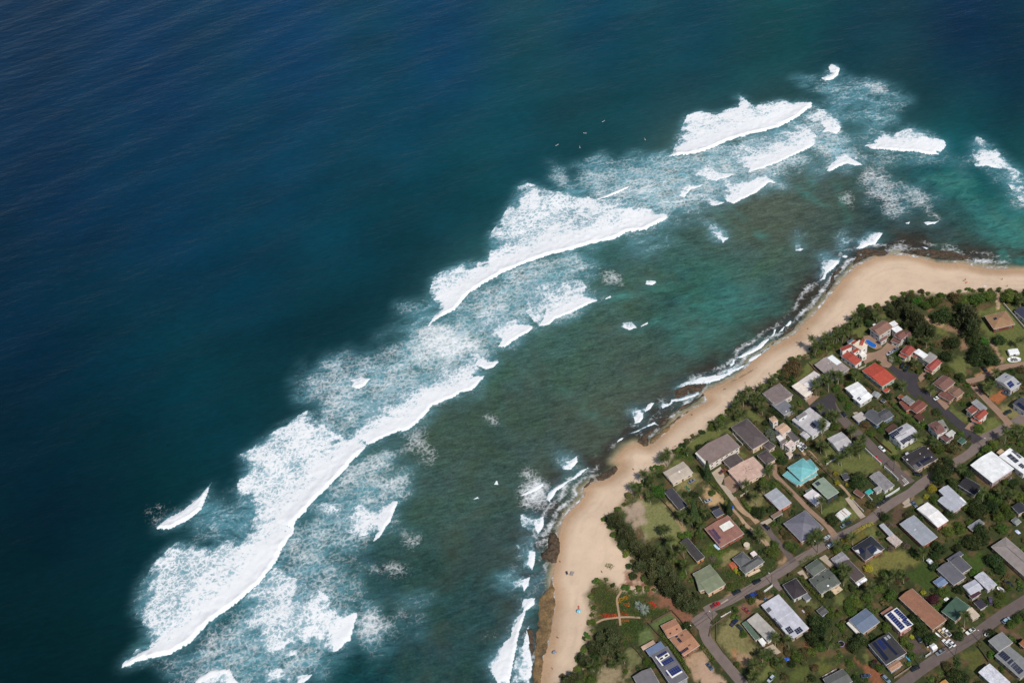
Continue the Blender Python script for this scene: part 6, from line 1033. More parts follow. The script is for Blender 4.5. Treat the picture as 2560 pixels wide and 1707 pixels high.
# trunks are stored one metre tall and stretched to the height of the palm
PT = [palm_trunk(s) for s in range(4)]
def palm(p, h, label, group, mat='palm', size=1.0, n=17):
    e = empty('palm_tree', (p[0], p[1], GZ - .05), rnd.random() * 6.28); tag(e, label, 'palm tree', group)
    if h > .5: ob('trunk', PT[rnd.randrange(4)], e, (0, 0, 0), rnd.random() * 6.28, (9, 9, h))
    a0 = rnd.random() * 6.28
    for i in range(n):
        f = i / n; q = 0 if f < .3 else (1 if f < .7 else 2); s = size * rnd.uniform(.85, 1.1)
        o = ob('frond', FROND[mat][q], e, (0, 0, h), (rnd.uniform(-.2, .2), rnd.uniform(-.35, .1) - (.5 if q == 0 else 0) + (.25 if q == 2 else 0), a0 + i * 2.4), s)
    return e
PALMS = ('C 1565,270,12 1610,380,8 1650,340,9 1740,280,8 1940,200,9 2030,190,8 2110,130,8 1760,230,7 990,850,6 820,970,5 640,1010,9 570,1110,8 780,1110,8 720,1160,8 470,1200,7 440,1260,6 850,1160,9 560,1340,6 840,1260,8 200,1470,5 1630,970,9 1720,850,9 1810,880,9 1960,800,10 1620,900,8 1690,1270,7 1850,1350,8 1910,1390,8 1310,1290,5 '
         'D 210,200,5 1725,130,11 1720,210,7 2150,250,9 1690,450,8 1760,500,8 2100,540,8 2240,500,8 1990,660,7 610,1040,11 880,1090,9 740,1210,9 930,850,6 960,800,6 1700,1280,11 2290,420,7 500,60,5 '
         'E 1210,300,9 1190,350,8 1130,380,7 860,600,9 980,660,7 960,720,6 715,780,7 790,850,6 940,900,5 960,940,5 1480,260,5 1750,1130,9 1420,1180,11 1700,1330,9 1190,1410,9 1150,1400,8 1550,1260,8 '
         'H 1710,170,10 1900,290,11 1770,370,6 1930,540,9 I 1140,1190,7 990,1290,5 800,1290,6 690,1310,6 F 770,460,9 830,520,6 1600,520,8 1660,470,8 1560,560,7 1690,560,7 2150,530,8 1930,630,7 2040,1100,8 2010,970,7 2090,1010,7 '
         'G 860,740,9 350,1150,8 450,1070,8 570,1080,8 100,1260,9 J 1030,890,8 1220,930,8 1830,960,9 860,1150,8 720,1290,8 740,1420,8 700,1500,8 950,1130,7 1100,1250,6 K 1470,580,11 '
         'B 330,520,8 390,690,8 440,620,8 170,830,7 300,770,7 140,350,8 60,360,7 2110,560,10 1840,1230,11 1590,960,8 2050,1250,8 1270,660,7 2180,1270,8 2270,550,7 2200,500,7 400,760,7 1080,600,6 '
         'A 600,590,6 160,760,9 240,740,8 350,590,7 300,690,8 120,830,8 60,860,8 30,920,8 400,660,6 1930,1380,8 1980,1240,7 1890,1430,7 2260,880,7 1180,870,7 1010,870,6 2260,410,6 180,1270,9 100,1260,8 20,1300,8 360,1280,8 910,1390,6 1240,1430,6 1050,1130,5')
for x, y, h in PX(PALMS):
    p = at((x, y), GZ + h)
    palm(p, h, ('tall slender' if h >= 9 else 'squat' if h <= 6 else 'mid sized') + ' coconut palm beside ' + nearest(p), 'coconut palms among the houses', size=1.45 if h > 5 else 1.3)
for s, h, sz in [('I 1455,490', 2.5, 1.3), ('I 1370,440', 1.5, 1.1)]:
    x = PX(s)[0]; p = at(x, GZ + h); palm(p, h, 'silver leaved fan palm standing in the flower beds of the beach garden', 'silver palms in the beach garden', 'silver', sz, 22)
# ---- low ground cover masses (leaves nobody could count)
def cover(name, label, s, mat, dens=7.0, h=.7, sz=.22, cat='shrubbery', seed=3):
    P = pts(s); x0, y0 = P.min(0); x1, y1 = P.max(0); rs = np.random.RandomState(seed); n = int((x1 - x0) * (y1 - y0) * dens)
    x = x0 + (x1 - x0) * rs.rand(n); y = y0 + (y1 - y0) * rs.rand(n); sd = dline(x, y, P, True) * np.where(inpoly(x, y, P), 1, -1) + (fbm(x / 2, y / 2, 3) - .5) * 1.6
    k = sd > 0; x, y, sd = x[k], y[k], sd[k]
    if len(x) < 3: return
    z = h * sstep(0, 1.5, sd) * (.35 + .9 * fbm(x / 2.2, y / 2.2, seed)) * (.6 + .4 * rs.rand(len(x))) + .04
    lz = land_z(x, y); o = P.mean(0)
    V, F = leaf_quads(np.stack([x - o[0], y - o[1], z + lz], 1), np.tile([0, 0, 1.0], (len(x), 1)), np.full(len(x), sz), rs, .55)
    c = ob(name, mesh_np(name, V, F, LEAF[mat]), None, (o[0], o[1], 0)); tag(c, label, cat, None, 'stuff'); block_poly(P, .2)
for s, m, lab in [('I 650,300 680,200 760,100 870,90 1000,140 1130,200 1060,310 1045,400 1075,590 870,635 690,690 650,450', 'green', 'low green ground cover in the beach garden bordering the sand'), ('I 1130,240 1300,200 1500,260 1590,400 1640,500 1800,470 1850,530 1450,690 1400,630 1120,605 1085,400', 'green', 'low green ground cover around the silver palms'), ('I 760,700 880,655 1075,640 1095,740 1060,860 760,850', 'dark', 'dark green ground cover under the garden casuarinas'), ('I 1120,640 1400,640 1480,740 1350,960 1160,1080 1110,760', 'bright', 'bright green ground cover beside the silver palm path'),
                  ('H 750,540 790,480 850,500 930,540 860,600', 'bright', 'isolated tuft of beach creeper on open sand'), ('E 940,560 1000,500 1180,480 1190,560 1080,640 950,620', 'green', 'clipped green hedge mass below the beige beach bungalow'), ('E 540,1060 640,930 730,920 700,1020 620,1080', 'green', 'green beach creeper at the edge of the open lot'), ('E 530,1130 600,1140 620,1200 560,1240', 'bright', 'bright creeper tuft beside the windbreak'), ('E 1280,340 1480,290 1560,340 1640,480 1560,470 1420,390 1300,390', 'bright', 'bright green creeper in front of the beige beach bungalow'), ('C 260,1360 340,1330 380,1400 280,1470', 'bright', 'bright creeper tuft by the chocolate triple hip house'), ('C 560,1060 700,1040 960,890 1060,900 860,1000 620,1200 420,1320 340,1300', 'green', 'green dune creeper under the beachfront palms'), ('C 1390,540 1540,460 1560,500 1450,600', 'green', 'green dune creeper beside the russet tree'), ('C 1560,420 1720,330 1960,170 2110,60 2200,160 2000,280 1700,420', 'green', 'dense green dune scrub below the palm row'), ('F 1360,890 1500,800 1640,770 1660,800 1480,930 1380,1000', 'green', 'thick hedge bank at the bend of the road'), ('F 0,640 240,700 420,690 360,760 240,830 0,850', 'green', 'rough green bank below the brown roof with blue solar strips'), ('F 230,960 330,950 470,1090 640,1120 760,1080 1000,880 1080,700 1090,900 1000,990 700,1190 520,1290 420,1220 250,1060', 'green', 'overgrown green verge around the dark grey cross hipped house'), ('A 640,560 720,560 850,610 800,560 700,520', 'green', 'dune scrub at the end of the villa lawn'), ('A 1450,360 1700,310 2000,310 2000,420 1900,460 1700,420 1480,400', 'green', 'dense dune scrub along the back of the beach'), ('A 2020,310 2306,330 2306,440 2080,460 2020,400', 'green', 'dense dune scrub beyond the sandy beach path'), ('K 1060,1390 1150,1380 1180,1440 1100,1480', 'bright', 'rounded green shrub mass beside the lower road')]:
    cover('ground_cover', lab, s, m)
for s, m, lab in [('I 790,570 860,540 1060,560 1060,620 880,635', 'red', 'red and orange flower strip along the garden path'), ('I 1090,500 1180,520 1240,560 1220,605 1110,600', 'red', 'red flower clump at the crossing of the garden paths'), ('I 1080,330 1200,290 1320,290 1200,350 1080,410', 'orange', 'yellow orange flower strip at the top of the garden'), ('I 1150,420 1240,400 1250,440 1180,470', 'red', 'small round red flower patch'), ('I 1490,380 1580,370 1650,460 1590,520', 'red', 'red orange flower drift beyond the silver palm'), ('I 1120,650 1230,640 1250,690 1130,720', 'orange', 'orange flower bed south of the path crossing')]:
    cover('flower_bed', lab, s, m, 9.0, .95, .22, 'flower bed', 9)
# ---- hedges
def hedge(label, s, w, h, mat, seed=1, dens=26):
    c = pts(s); rs = np.random.RandomState(seed); C = []; N = []
    for a, b in zip(c, c[1:]):
        d = b - a; L = np.linalg.norm(d); d /= L; nrm = np.array([-d[1], d[0]]); n = int(L * dens * (w + h) / 2)
        u = rs.rand(n) * L; v = (rs.rand(n) * 2 - 1); zz = rs.rand(n); top = rs.rand(n) < .55; v = np.where(top, v, np.sign(v)); zz = np.where(top, 1, zz)
        P = a + d * u[:, None] + nrm * (v * w / 2)[:, None]; bump = .75 + .5 * fbm(P[:, 0] / 1.7, P[:, 1] / 1.7, seed)
        C.append(np.column_stack([P, zz * h * bump + GZ])); N.append(np.column_stack([nrm[0] * v * .5, nrm[1] * v * .5, np.where(top, 1, .3)]))
    C = np.vstack(C); N = np.vstack(N); o = c.mean(0); C[:, :2] -= o; C[:, 2] -= GZ
    V, F = leaf_quads(C, N, np.full(len(C), .2), rs, .5); e = ob('hedge', mesh_np('hedge', V, F, LEAF[mat]), None, (o[0], o[1], GZ)); tag(e, label, 'hedge', 'garden hedges')
    a, b = ribbon(s, w + .4, n=1); block_poly(np.vstack([a, b[::-1]]), .2)
for s, w, h, m, lab in [('E 1640,500 1740,640 1900,800 2080,990 2060,1120', 1.8, 1.8, 'green', 'long green hedge between the dirt yard and the concrete drive'), ('D 960,-10 1090,60 1180,110', 2.5, 3.0, 'dark', 'tall dark hedge beside the grey brown beach house'), ('D 1190,100 1270,230 1340,370', 1.6, 2.4, 'dark', 'dark hedge along the narrow pink and white villa'), ('D 1490,410 1600,350 1720,290', 1.5, 1.6, 'green', 'clipped hedge in front of the small pale vaulted shed'), ('D 1460,560 1620,710 1800,880 1960,1060', 1.6, 1.6, 'dark', 'dark hedge along the narrow dirt lane'), ('D 545,1260 620,1380 720,1490', 2.0, 1.5, 'green', 'hedge beside the dirt drive near the light grey house with red trim'), ('D 1060,1010 1180,1110 1300,1230', 1.4, 1.4, 'green', 'hedge between the lane and the light grey house with red trim'),
                        ('B 760,215 900,350 1000,415 1130,545', 1.8, 2.0, 'green', 'long green hedge behind the rusty red roof'), ('J 830,570 920,650 1010,740', 1.4, 1.4, 'olive', 'narrow hedge strip between the beige and the longest white roof'), ('J -40,1020 40,1120 150,1270', 2.2, 1.5, 'green', 'roadside hedge along the gravel yard'), ('I 1690,860 1850,1050 2020,1280 2120,1460', 1.8, 2.0, 'green', 'green hedge between the terracotta and the solar roofed house'), ('F 1990,600 2110,530 2230,450 2330,390', 1.6, 1.2, 'yellow', 'bright yellow hedge along the road'), ('G -20,400 60,370 130,345', 1.6, 1.2, 'yellow', 'short bright yellow hedge at the corner of the lawn'),
                        ('F 20,330 -90,420', 1.4, 1.3, 'green', 'hedge above the brown roof with blue solar strips'), ('E 1330,1210 1560,1320 1700,1240', 1.6, 1.2, 'bright', 'bright garden hedge below the conical pine'), ('A 470,1380 560,1450 660,1540', 1.6, 2.0, 'dark', 'dark hedge along the orange red roofed house'), ('A 450,1190 600,1115', 1.0, 1.2, 'green', 'low hedge above the orange red roofed house'), ('F 1640,1250 1700,1340', 1.4, 1.4, 'green', 'short hedge below the twin green grey gabled house'), ('F 1380,1120 1500,1250 1640,1390 1760,1520', 1.8, 1.8, 'green', 'long hedge between the black pyramid and the twin gabled house'), ('K 1540,400 1640,520 1720,600', 1.4, 1.5, 'olive', 'hedge strip between the dark green roof and the maroon annex'), ('B 1560,720 1680,640 1690,600', 1.2, 1.2, 'olive', 'yellow green hedge around the road corner'), ('F 560,20 680,180 760,270', 1.6, 1.4, 'green', 'hedge along the dirt drive above the water tank'), ('K 2120,720 2200,640 2310,560', 2.5, 2.0, 'dark', 'dark hedge beside the lower road'), ('E 1500,140 1620,80 1720,20', 1.2, 1.0, 'dark', 'low clipped hedge along the top of the beach')]:
    hedge(lab, s, w, h, m, len(lab))
# ---- shrubs filling the gardens and the top of the beach
nb = 0; rs = random.Random(11)
c_ = VEG; acc = 0
for a, b in zip(c_[1:-2], c_[2:-1]):
    L = np.linalg.norm(b - a); k = 0
    while k < L:
        p = a + (b - a) * (k / L) + np.array([rs.uniform(-.6, 2.2), rs.uniform(-2.2, .6)]); k += rs.uniform(4.2, 6.4)
        if not (LR.x0 < p[0] < LR.x0 + LR.nx - 2 and LR.y0 < p[1] < LR.y0 + LR.ny - 2) or p[0] > 475: continue
        plant('shrub', p, 'small', rs.choice(['green', 'green', 'bright', 'dark', 'olive']), rs.uniform(1.4, 2.6), rs.uniform(.6, .9), 'low beach shrub at the sand edge near ' + nearest(p), 'shrub', 'shrubs along the top of the beach'); nb += 1
iy, ix = np.nonzero(free & (lx < 600) & (ly < 660)); order = list(range(len(iy))); rs.shuffle(order)
placed = np.zeros((0, 3)); n_shrub = 0; spots = []
def in_view(p, m=90):
    v = np.array([p[0], p[1], GZ - CAM_H]); f = v @ FWD; return f > 0 and -m < 1280 + FPX * (v @ RT) / f < 2560 + m and -m < 853.5 - FPX * (v @ UP) / f < 1707 + m
for k in order:
    p = np.array([lx[iy[k], ix[k]], ly[iy[k], ix[k]]]); r = rs.choice([1.0, 1.4, 1.8, 2.3, 3.0]) * (1 if in_view(p, 40) else 1.35)
    if len(placed) and (np.hypot(placed[:, 0] - p[0], placed[:, 1] - p[1]) < (placed[:, 2] + r) * .48).any(): continue
    if not in_view(p, 420): continue
    i0, j0 = iy[k], ix[k]; rr = max(1, int(r * .5))
    if not free[max(0, i0 - rr):i0 + rr + 1, max(0, j0 - rr):j0 + rr + 1].all(): continue
    placed = np.vstack([placed, [p[0], p[1], r]]); spots.append((r, p, rs.choice(['green', 'dark', 'dark', 'green', 'green', 'olive', 'bright', 'rust']))); n_shrub += 1
    if n_shrub > 2300: break
spots.sort(key=lambda q: -q[0] - 10 * in_view(q[1], 20)); rest = {}
for i, (r, p, m) in enumerate(spots):
    if i < 150:
        desc = {'green': 'leafy green', 'dark': 'dark green', 'olive': 'olive toned', 'bright': 'fresh green', 'rust': 'russet'}[m]
        plant('shrub', p, 'round' if r > 2.2 else 'small', m, r, rs.uniform(.7, 1.15), desc + ' spreading shrub beside ' + nearest(p), 'shrub', 'garden shrubs near ' + nearest(p))
    else: rest.setdefault(m, []).append((r, p))
# the small undergrowth between them
for m, L in rest.items():
    VV = []; k = 0; q = np.random.RandomState(len(L))
    for r, p in L:
        V, F = CROWN['tiny' if in_view(p, 60) else 'loose'][q.randint(3)]; a = q.rand() * 6.28; c, s_ = math.cos(a), math.sin(a)
        VV.append(np.column_stack([(V[:, 0] * c - V[:, 1] * s_) * r + p[0], (V[:, 0] * s_ + V[:, 1] * c) * r + p[1], V[:, 2] * r * q.uniform(.6, 1.0) + GZ - .05]))
    VV = np.vstack(VV); u = ob('undergrowth', mesh_np('undergrowth', VV, np.arange(len(VV)).reshape(-1, 4), LEAF[m])); tag(u, {'green': 'leafy green', 'dark': 'dark green', 'olive': 'olive toned', 'bright': 'fresh green', 'rust': 'russet'}[m] + ' undergrowth scattered through the gardens', 'undergrowth', None, 'stuff')
print('shrubs', nb, n_shrub)

# ---------------- vehicles ----------------
TYRE = plain((30, 30, 32), rough=.9, var=.05); CHROME = plain((180, 182, 186), rough=.3, spec=.6); LIGHTM = plain((236, 236, 228), rough=.2, spec=.6, var=.02); TAIL = plain((150, 24, 20), rough=.3, var=.02)
def loft(mb, secs, m=0):
    """secs: list of rings (same count)"""
    base = len(mb.v); n = len(secs[0])
    for s in secs: mb.v += [tuple(p) for p in s]
    for i in range(len(secs) - 1):
        for k in range(n): a = base + i * n; l = (k + 1) % n; mb.f.append((a + k, a + l, a + n + l, a + n + k)); mb.m.append(m)
    mb.f.append(tuple(base + k for k in range(n - 1, -1, -1))); mb.m.append(m); mb.f.append(tuple(base + (len(secs) - 1) * n + k for k in range(n))); mb.m.append(m)
def ring(x, w, z0, z1, r=.12): return [(x, -w + r, z0), (x, w - r, z0), (x, w, z0 + r), (x, w, z1 - r), (x, w - r, z1), (x, -w + r, z1), (x, -w, z1 - r), (x, -w, z0 + r)]
_car = {}
def car_meshes(kind):
    if kind in _car: return _car[kind]
    b = MB(); g = MB(); rf = MB(); ex = []
    if kind == 'pickup':
        loft(b, [ring(-2.6, .80, .45, .85), ring(-2.5, .9, .35, 1.0), ring(-.75, .92, .32, 1.02), ring(.9, .92, .32, 1.04), ring(2.2, .9, .34, 1.0), ring(2.55, .8, .42, .82)])
        loft(g, [ring(-.78, .78, .98, 1.6, .1), ring(-.5, .8, .98, 1.72, .1), ring(.55, .8, .98, 1.70, .1), ring(1.2, .72, .98, 1.1, .05)])
        rf.box(-.55, -.68, 1.70, .5, .68, 1.76); bed = MB(); bed.box(-2.4, -.72, 1.0, -.85, .72, 1.045); ex.append(('cargo_bed', bed, (58, 58, 62)))
        wx = (-1.7, 1.65)
    elif kind == 'suv':
        loft(b, [ring(-2.25, .8, .45, .95), ring(-2.15, .9, .34, 1.1), ring(0, .92, .32, 1.1), ring(1.1, .92, .32, 1.06), ring(2.0, .88, .34, .98), ring(2.3, .78, .42, .8)])
        loft(g, [ring(-2.12, .74, 1.05, 1.5, .1), ring(-1.8, .78, 1.05, 1.72, .1), ring(.35, .78, 1.05, 1.72, .1), ring(1.15, .7, 1.02, 1.12, .04)]); rf.box(-1.75, -.66, 1.71, .3, .66, 1.78); wx = (-1.4, 1.4)
    else:
        loft(b, [ring(-2.25, .76, .42, .8), ring(-2.1, .86, .32, .95), ring(0, .89, .3, .96), ring(1.2, .89, .3, .93), ring(2.0, .84, .32, .82), ring(2.28, .72, .4, .66)])
        loft(g, [ring(-1.65, .66, .92, 1.0, .04), ring(-.95, .7, .92, 1.42, .08), ring(.2, .7, .92, 1.44, .08), ring(1.1, .66, .9, .98, .04)]); rf.box(-.92, -.58, 1.43, .18, .58, 1.48); wx = (-1.35, 1.4)
    w = MB(); w.tube([(0, -.11, 0), (0, .11, 0)], .33, 10, 0); w.tube([(0, -.12, 0), (0, .12, 0)], .18, 8, 1)
    hl = MB(); hl.box(-.03, -.16, -.07, .03, .16, .07)
    _car[kind] = (b, g, rf, w.mesh('wheel', [TYRE, CHROME]), hl.mesh('headlight', LIGHTM), hl.mesh('tail_light', TAIL), wx, ex, {}); return _car[kind]
def car(desc, s, kind, rgb, name=None, cat='car', group='cars parked in the lanes and drives', where=None, L=None):
    a, b = pts(s); c = (a + b) / 2; d = b - a; b_, g_, rf, wm, hl, tl, wx, ex, cache = car_meshes(kind)
    e = empty(name or {'pickup': 'pickup_truck', 'suv': 'parked_car', 'sedan': 'parked_car'}[kind], (c[0], c[1], GZ + .03 + _lift[0]), math.atan2(d[1], d[0])); k = tuple(rgb)
    lb = desc + (' ' + where if where else ' near ' + nearest(c)); tag(e, lb if len(lb.split()) <= 16 else desc, cat, group)
    if k not in cache:
        pm = NT('car_paint'); pm.b.inputs['Base Color'].default_value = (*alb(*rgb), 1); pm.b.inputs['Roughness'].default_value = .3; pm.b.inputs['Coat Weight'].default_value = .6; pm.b.inputs['Coat Roughness'].default_value = .08
        cache[k] = (b_.mesh('body', pm.mat), g_.mesh('cabin_glass', GLASS), rf.mesh('cabin_roof', pm.mat))
    m = cache[k]; ob('body', m[0], e); ob('cabin_glass', m[1], e); ob('cabin_roof', m[2], e)
    for x in wx:
        for y in (-.82, .82): ob('wheel', wm, e, (x, y, .33))
    for y in (-.55, .55): ob('headlight', hl, e, (2.2 if kind != 'pickup' else 2.48, y, .72)); ob('tail_light', tl, e, (-2.18 if kind != 'pickup' else -2.52, y, .78))
    for nm, mb, c3 in ex: ob(nm, mb.mesh(nm, plain(c3)), e)
    block_poly(np.array([c + (-3, -1.5), c + (3, -1.5), c + (3, 1.5), c + (-3, 1.5)]), .1); return e
WH, BK, SI, DB, RD = (240, 240, 242), (26, 27, 30), (168, 172, 178), (36, 44, 76), (176, 30, 34)
for a in [('silver convertible with a white hood', 'N 1590,930 1430,1010', 'sedan', SI), ('grey blue sedan behind the silver one', 'N 1700,850 1590,920', 'sedan', (110, 116, 130)), ('black car with a dusty rear beside its twin', 'A 915,1160 890,1210', 'suv', BK), ('black glossy car closest to the asphalt', 'A 962,1195 932,1240', 'suv', BK), ('black sedan on the orange dirt patch', 'A 1815,1185 1880,1255', 'sedan', BK), ('white car with black roof glass parked at the kerb', 'B 630,720 705,790', 'sedan', WH), ('white car on the brown driveway', 'B 1275,185 1330,150', 'sedan', WH),
          ('black van parked on the road corner', 'B 1035,1045 1130,1055', 'suv', BK), ('dark pickup in the shade of the verge', 'B 680,1370 750,1320', 'pickup', (40, 44, 48)), ('dark car half under the verge trees', 'B 590,1410 650,1385', 'sedan', BK), ('grey blue car on the short drive', 'B 1010,1360 1060,1420', 'sedan', (100, 112, 130)), ('silver and black car on the orange drive', 'B 2065,105 2135,135', 'sedan', (90, 96, 108)), ('dark green off roader on the gravel pull in', 'B 2150,320 2080,355', 'suv', (44, 50, 44)),
          ('white pickup truck at the end of the dirt lane', 'D 1425,565 1370,500', 'pickup', WH), ('white pickup with a black hood beside another', 'D 1475,530 1395,460', 'pickup', (206, 206, 210)), ('black pickup truck above the turquoise roof', 'D 1280,660 1395,645', 'pickup', BK), ('silver sedan on the straw coloured yard', 'E 1755,1025 1855,985', 'sedan', (156, 166, 172)), ('black car tucked against the small shed', 'D 100,1430 225,1380', 'suv', BK), ('black car in the railed deck drive', 'C 1635,1340 1690,1410', 'sedan', (30, 34, 46)), ('dark small car at the side of the street', 'B 215,340 245,375', 'sedan', (36, 38, 44)), ('silver grey sedan on the bungalow lawn', 'E 1515,750 1615,695', 'sedan', (128, 132, 142)), ('rusty red brown pickup on the concrete drive', 'E 1985,600 2050,560', 'pickup', (132, 74, 58)),
          ('black sports car at the head of the long driveway', 'F 870,365 945,435', 'sedan', (24, 24, 28)), ('silver wagon parked on the road shoulder', 'F 1735,590 1820,530', 'suv', (186, 190, 196)), ('white van like car opposite the silver wagon', 'F 1790,695 1885,640', 'suv', WH), ('black hatchback parked facing the utility pole', 'F 720,1220 815,1165', 'suv', (20, 26, 30)), ('black wagon parked by the grey shrub', 'F 425,1375 525,1320', 'suv', (22, 34, 34)), ('bright red car at the road edge', 'F 110,1560 225,1500', 'pickup', RD), ('blue car beside a dark car in the garden', 'F 690,1400 750,1365', 'suv', (40, 66, 140)), ('black car under the roadside tree', 'F 635,1415 690,1390', 'sedan', (40, 42, 48)), ('green tinted silver car on the verge', 'F 1995,400 2065,355', 'sedan', (120, 134, 130)), ('dark car behind the green tinted silver one', 'F 2055,365 2120,330', 'sedan', (44, 46, 44)),
          ('navy blue pickup on the dry lawn', 'J 385,755 490,650', 'pickup', DB), ('small red buggy on bare dirt', 'J 650,555 570,480', 'sedan', (150, 70, 62)), ('grey blue car under the white roof corner', 'J 870,350 930,390', 'sedan', (104, 114, 130)), ('dark car under the corner shrub', 'J 490,740 560,810', 'sedan', (52, 60, 56)), ('old car parked on the gravel yard', 'J 60,1310 110,1370', 'sedan', (74, 92, 110)), ('pale car under the roof edge in the garden', 'J 1010,1480 940,1550', 'suv', (176, 184, 194)),
          ('white pickup with a loaded bed in the truck yard', 'K 1250,890 1140,785', 'pickup', WH), ('tan pickup with an open bed in the truck yard', 'K 1185,900 1090,815', 'pickup', (206, 186, 150)), ('white pickup nose out beside the white sedan', 'K 1260,1060 1135,945', 'pickup', WH), ('white sedan nose out beside the white pickup', 'K 1320,1045 1215,945', 'sedan', WH), ('white pickup parked along the lower road', 'K 1590,795 1490,860', 'pickup', (244, 242, 226)), ('black bedded silver pickup along the lower road', 'K 1160,1095 1050,1165', 'pickup', (130, 134, 140)), ('black car deep in the dark drive', 'K 760,890 820,980', 'suv', (20, 26, 40)), ('black car next to the canvas tent', 'K 890,950 930,1045', 'sedan', (18, 16, 14)), ('silver blue car on the far shoulder of the lower road', 'K 2020,700 2105,640', 'suv', (150, 172, 190)), ('white car with a blue window shade', 'K 1780,880 1850,915', 'sedan', WH), ('dark red car beside the garden tree', 'K 110,1345 170,1250', 'suv', (72, 28, 36)), ('steel blue car on the red dirt', 'K 270,1470 370,1568', 'suv', (120, 138, 150)), ('blue grey car at the edge of the red dirt', 'K -20,1480 70,1470', 'sedan', (60, 78, 98)), ('black jeep parked by the hedge on the lower road', 'K 690,1390 790,1340', 'suv', (28, 30, 30)), ('black flatbed behind the little boat', 'K 2040,90 2150,185', 'pickup', (32, 30, 34)), ('purple grey tall truck on the lawn', 'K 1835,430 1830,340', 'suv', (92, 78, 104))]:
    car(*a)
def simple(name, label, cat, mk, h, build, group=None, z=None):
    P = pts(mk, GZ + h); c, u, v, hu, hv = rectfit(P); e = empty(name, (c[0], c[1], GZ if z is None else z), math.atan2(u[1], u[0])); tag(e, label, cat, group); build(e, hu, hv); block_poly(P, .2); return e
def caravan(e, hu, hv):
    b = MB(); loft(b, [[(x, y, z) for x, y, z in ring(-hu, hv * .9, .5, 2.2, .3)], ring(-hu + .3, hv, .45, 2.5, .3), ring(hu - .3, hv, .45, 2.5, .3), ring(hu, hv * .9, .5, 2.2, .3)]); ob('body', b.mesh('body', plain((244, 244, 246), rough=.35)), e)
    for s in (-1, 1): ob('window', WIN, e, (0, s * (hv + .02), 1.6), 0 if s < 0 else math.pi)
    w = MB(); w.tube([(0, -.1, 0), (0, .1, 0)], .32, 8)
    me = w.mesh('wheel', TYRE)
    for s in (-1, 1): ob('wheel', me, e, (0, s * (hv - .2), .32))
    d = MB(); d.tube([(hu - .1, -.4, .5), (hu + 1.1, 0, .5), (hu - .1, .4, .5)], .05, 4); ob('drawbar', d.mesh('drawbar', TYRE), e)
simple('caravan', 'white caravan parked on the lawn above a planted boat hull', 'caravan', 'A 2120,990 2240,970 2250,1035 2130,1045', 2.0, caravan)
def hull(L, W, H, c, deckc, planted=None):
    def f(e, hu, hv):
        b = MB(); S = []
        for i in range(9):
            f_ = i / 8; x = -hu + 2 * hu * f_; w = hv * (1 - max(0, (f_ - .45) / .55) ** 2.2) * (.85 + .15 * min(1, f_ * 3)) + .02
            S.append([(x, -w * .45, .1 + .25 * max(0, f_ - .6)), (x, w * .45, .1 + .25 * max(0, f_ - .6)), (x, w, H), (x, w - .12 if w > .2 else w * .5, H), (x, w * .5 - .05 if w > .2 else .01, H * .45), (x, -w * .5 + .05 if w > .2 else -.01, H * .45), (x, -w + .12 if w > .2 else -w * .5, H), (x, -w, H)])
        loft(b, S); ob('hull', b.mesh('hull', plain(c, rough=.4)), e)
        if deckc:
            k = MB(); k.box(-hu * .3, -hv * .5, H * .4, hu * .25, hv * .5, H + .75); ob('cabin', k.mesh('cabin', plain(deckc, rough=.4)), e)
            g = MB(); g.box(hu * .25 + .005, -hv * .42, H + .15, hu * .25 + .05, hv * .42, H + .62); ob('windscreen', g.mesh('windscreen', GLASS), e)
        if planted:
            rs = np.random.RandomState(2); n = 160; V, F = leaf_quads(np.column_stack([(rs.rand(n) - .6) * hu * 1.4, (rs.rand(n) - .5) * hv, H * .6 + rs.rand(n) * .3]), np.tile([0, 0, 1.0], (n, 1)), np.full(n, .2), rs); ob('foliage', mesh_np('foliage', V, F, LEAF['olive']), e)
    return f
simple('boat', 'white boat hull grounded on the lawn and filled with plants', 'boat', 'A 2270,1090 2250,1040 2110,1090 2130,1150', .9, hull(0, 0, .9, (240, 240, 240), None, True))
simple('boat', 'white and purple motor boat on the grass beside the white L shaped roof', 'boat', 'K 1925,180 1965,140 2060,235 2030,265', 1.0, hull(0, 0, 1.0, (226, 222, 226), (214, 206, 210)))
simple('boat', 'slim white skiff stored beside the tan pickup', 'boat', 'K 1040,825 1060,810 1115,900 1100,915', .7, hull(0, 0, .6, (232, 232, 232), None))
simple('surfboard', 'bright blue paddle board leaning by the charcoal solar roof', 'surfboard', 'K 608,1175 622,1168 680,1250 668,1260', .3, hull(0, 0, .18, (70, 170, 226), None))
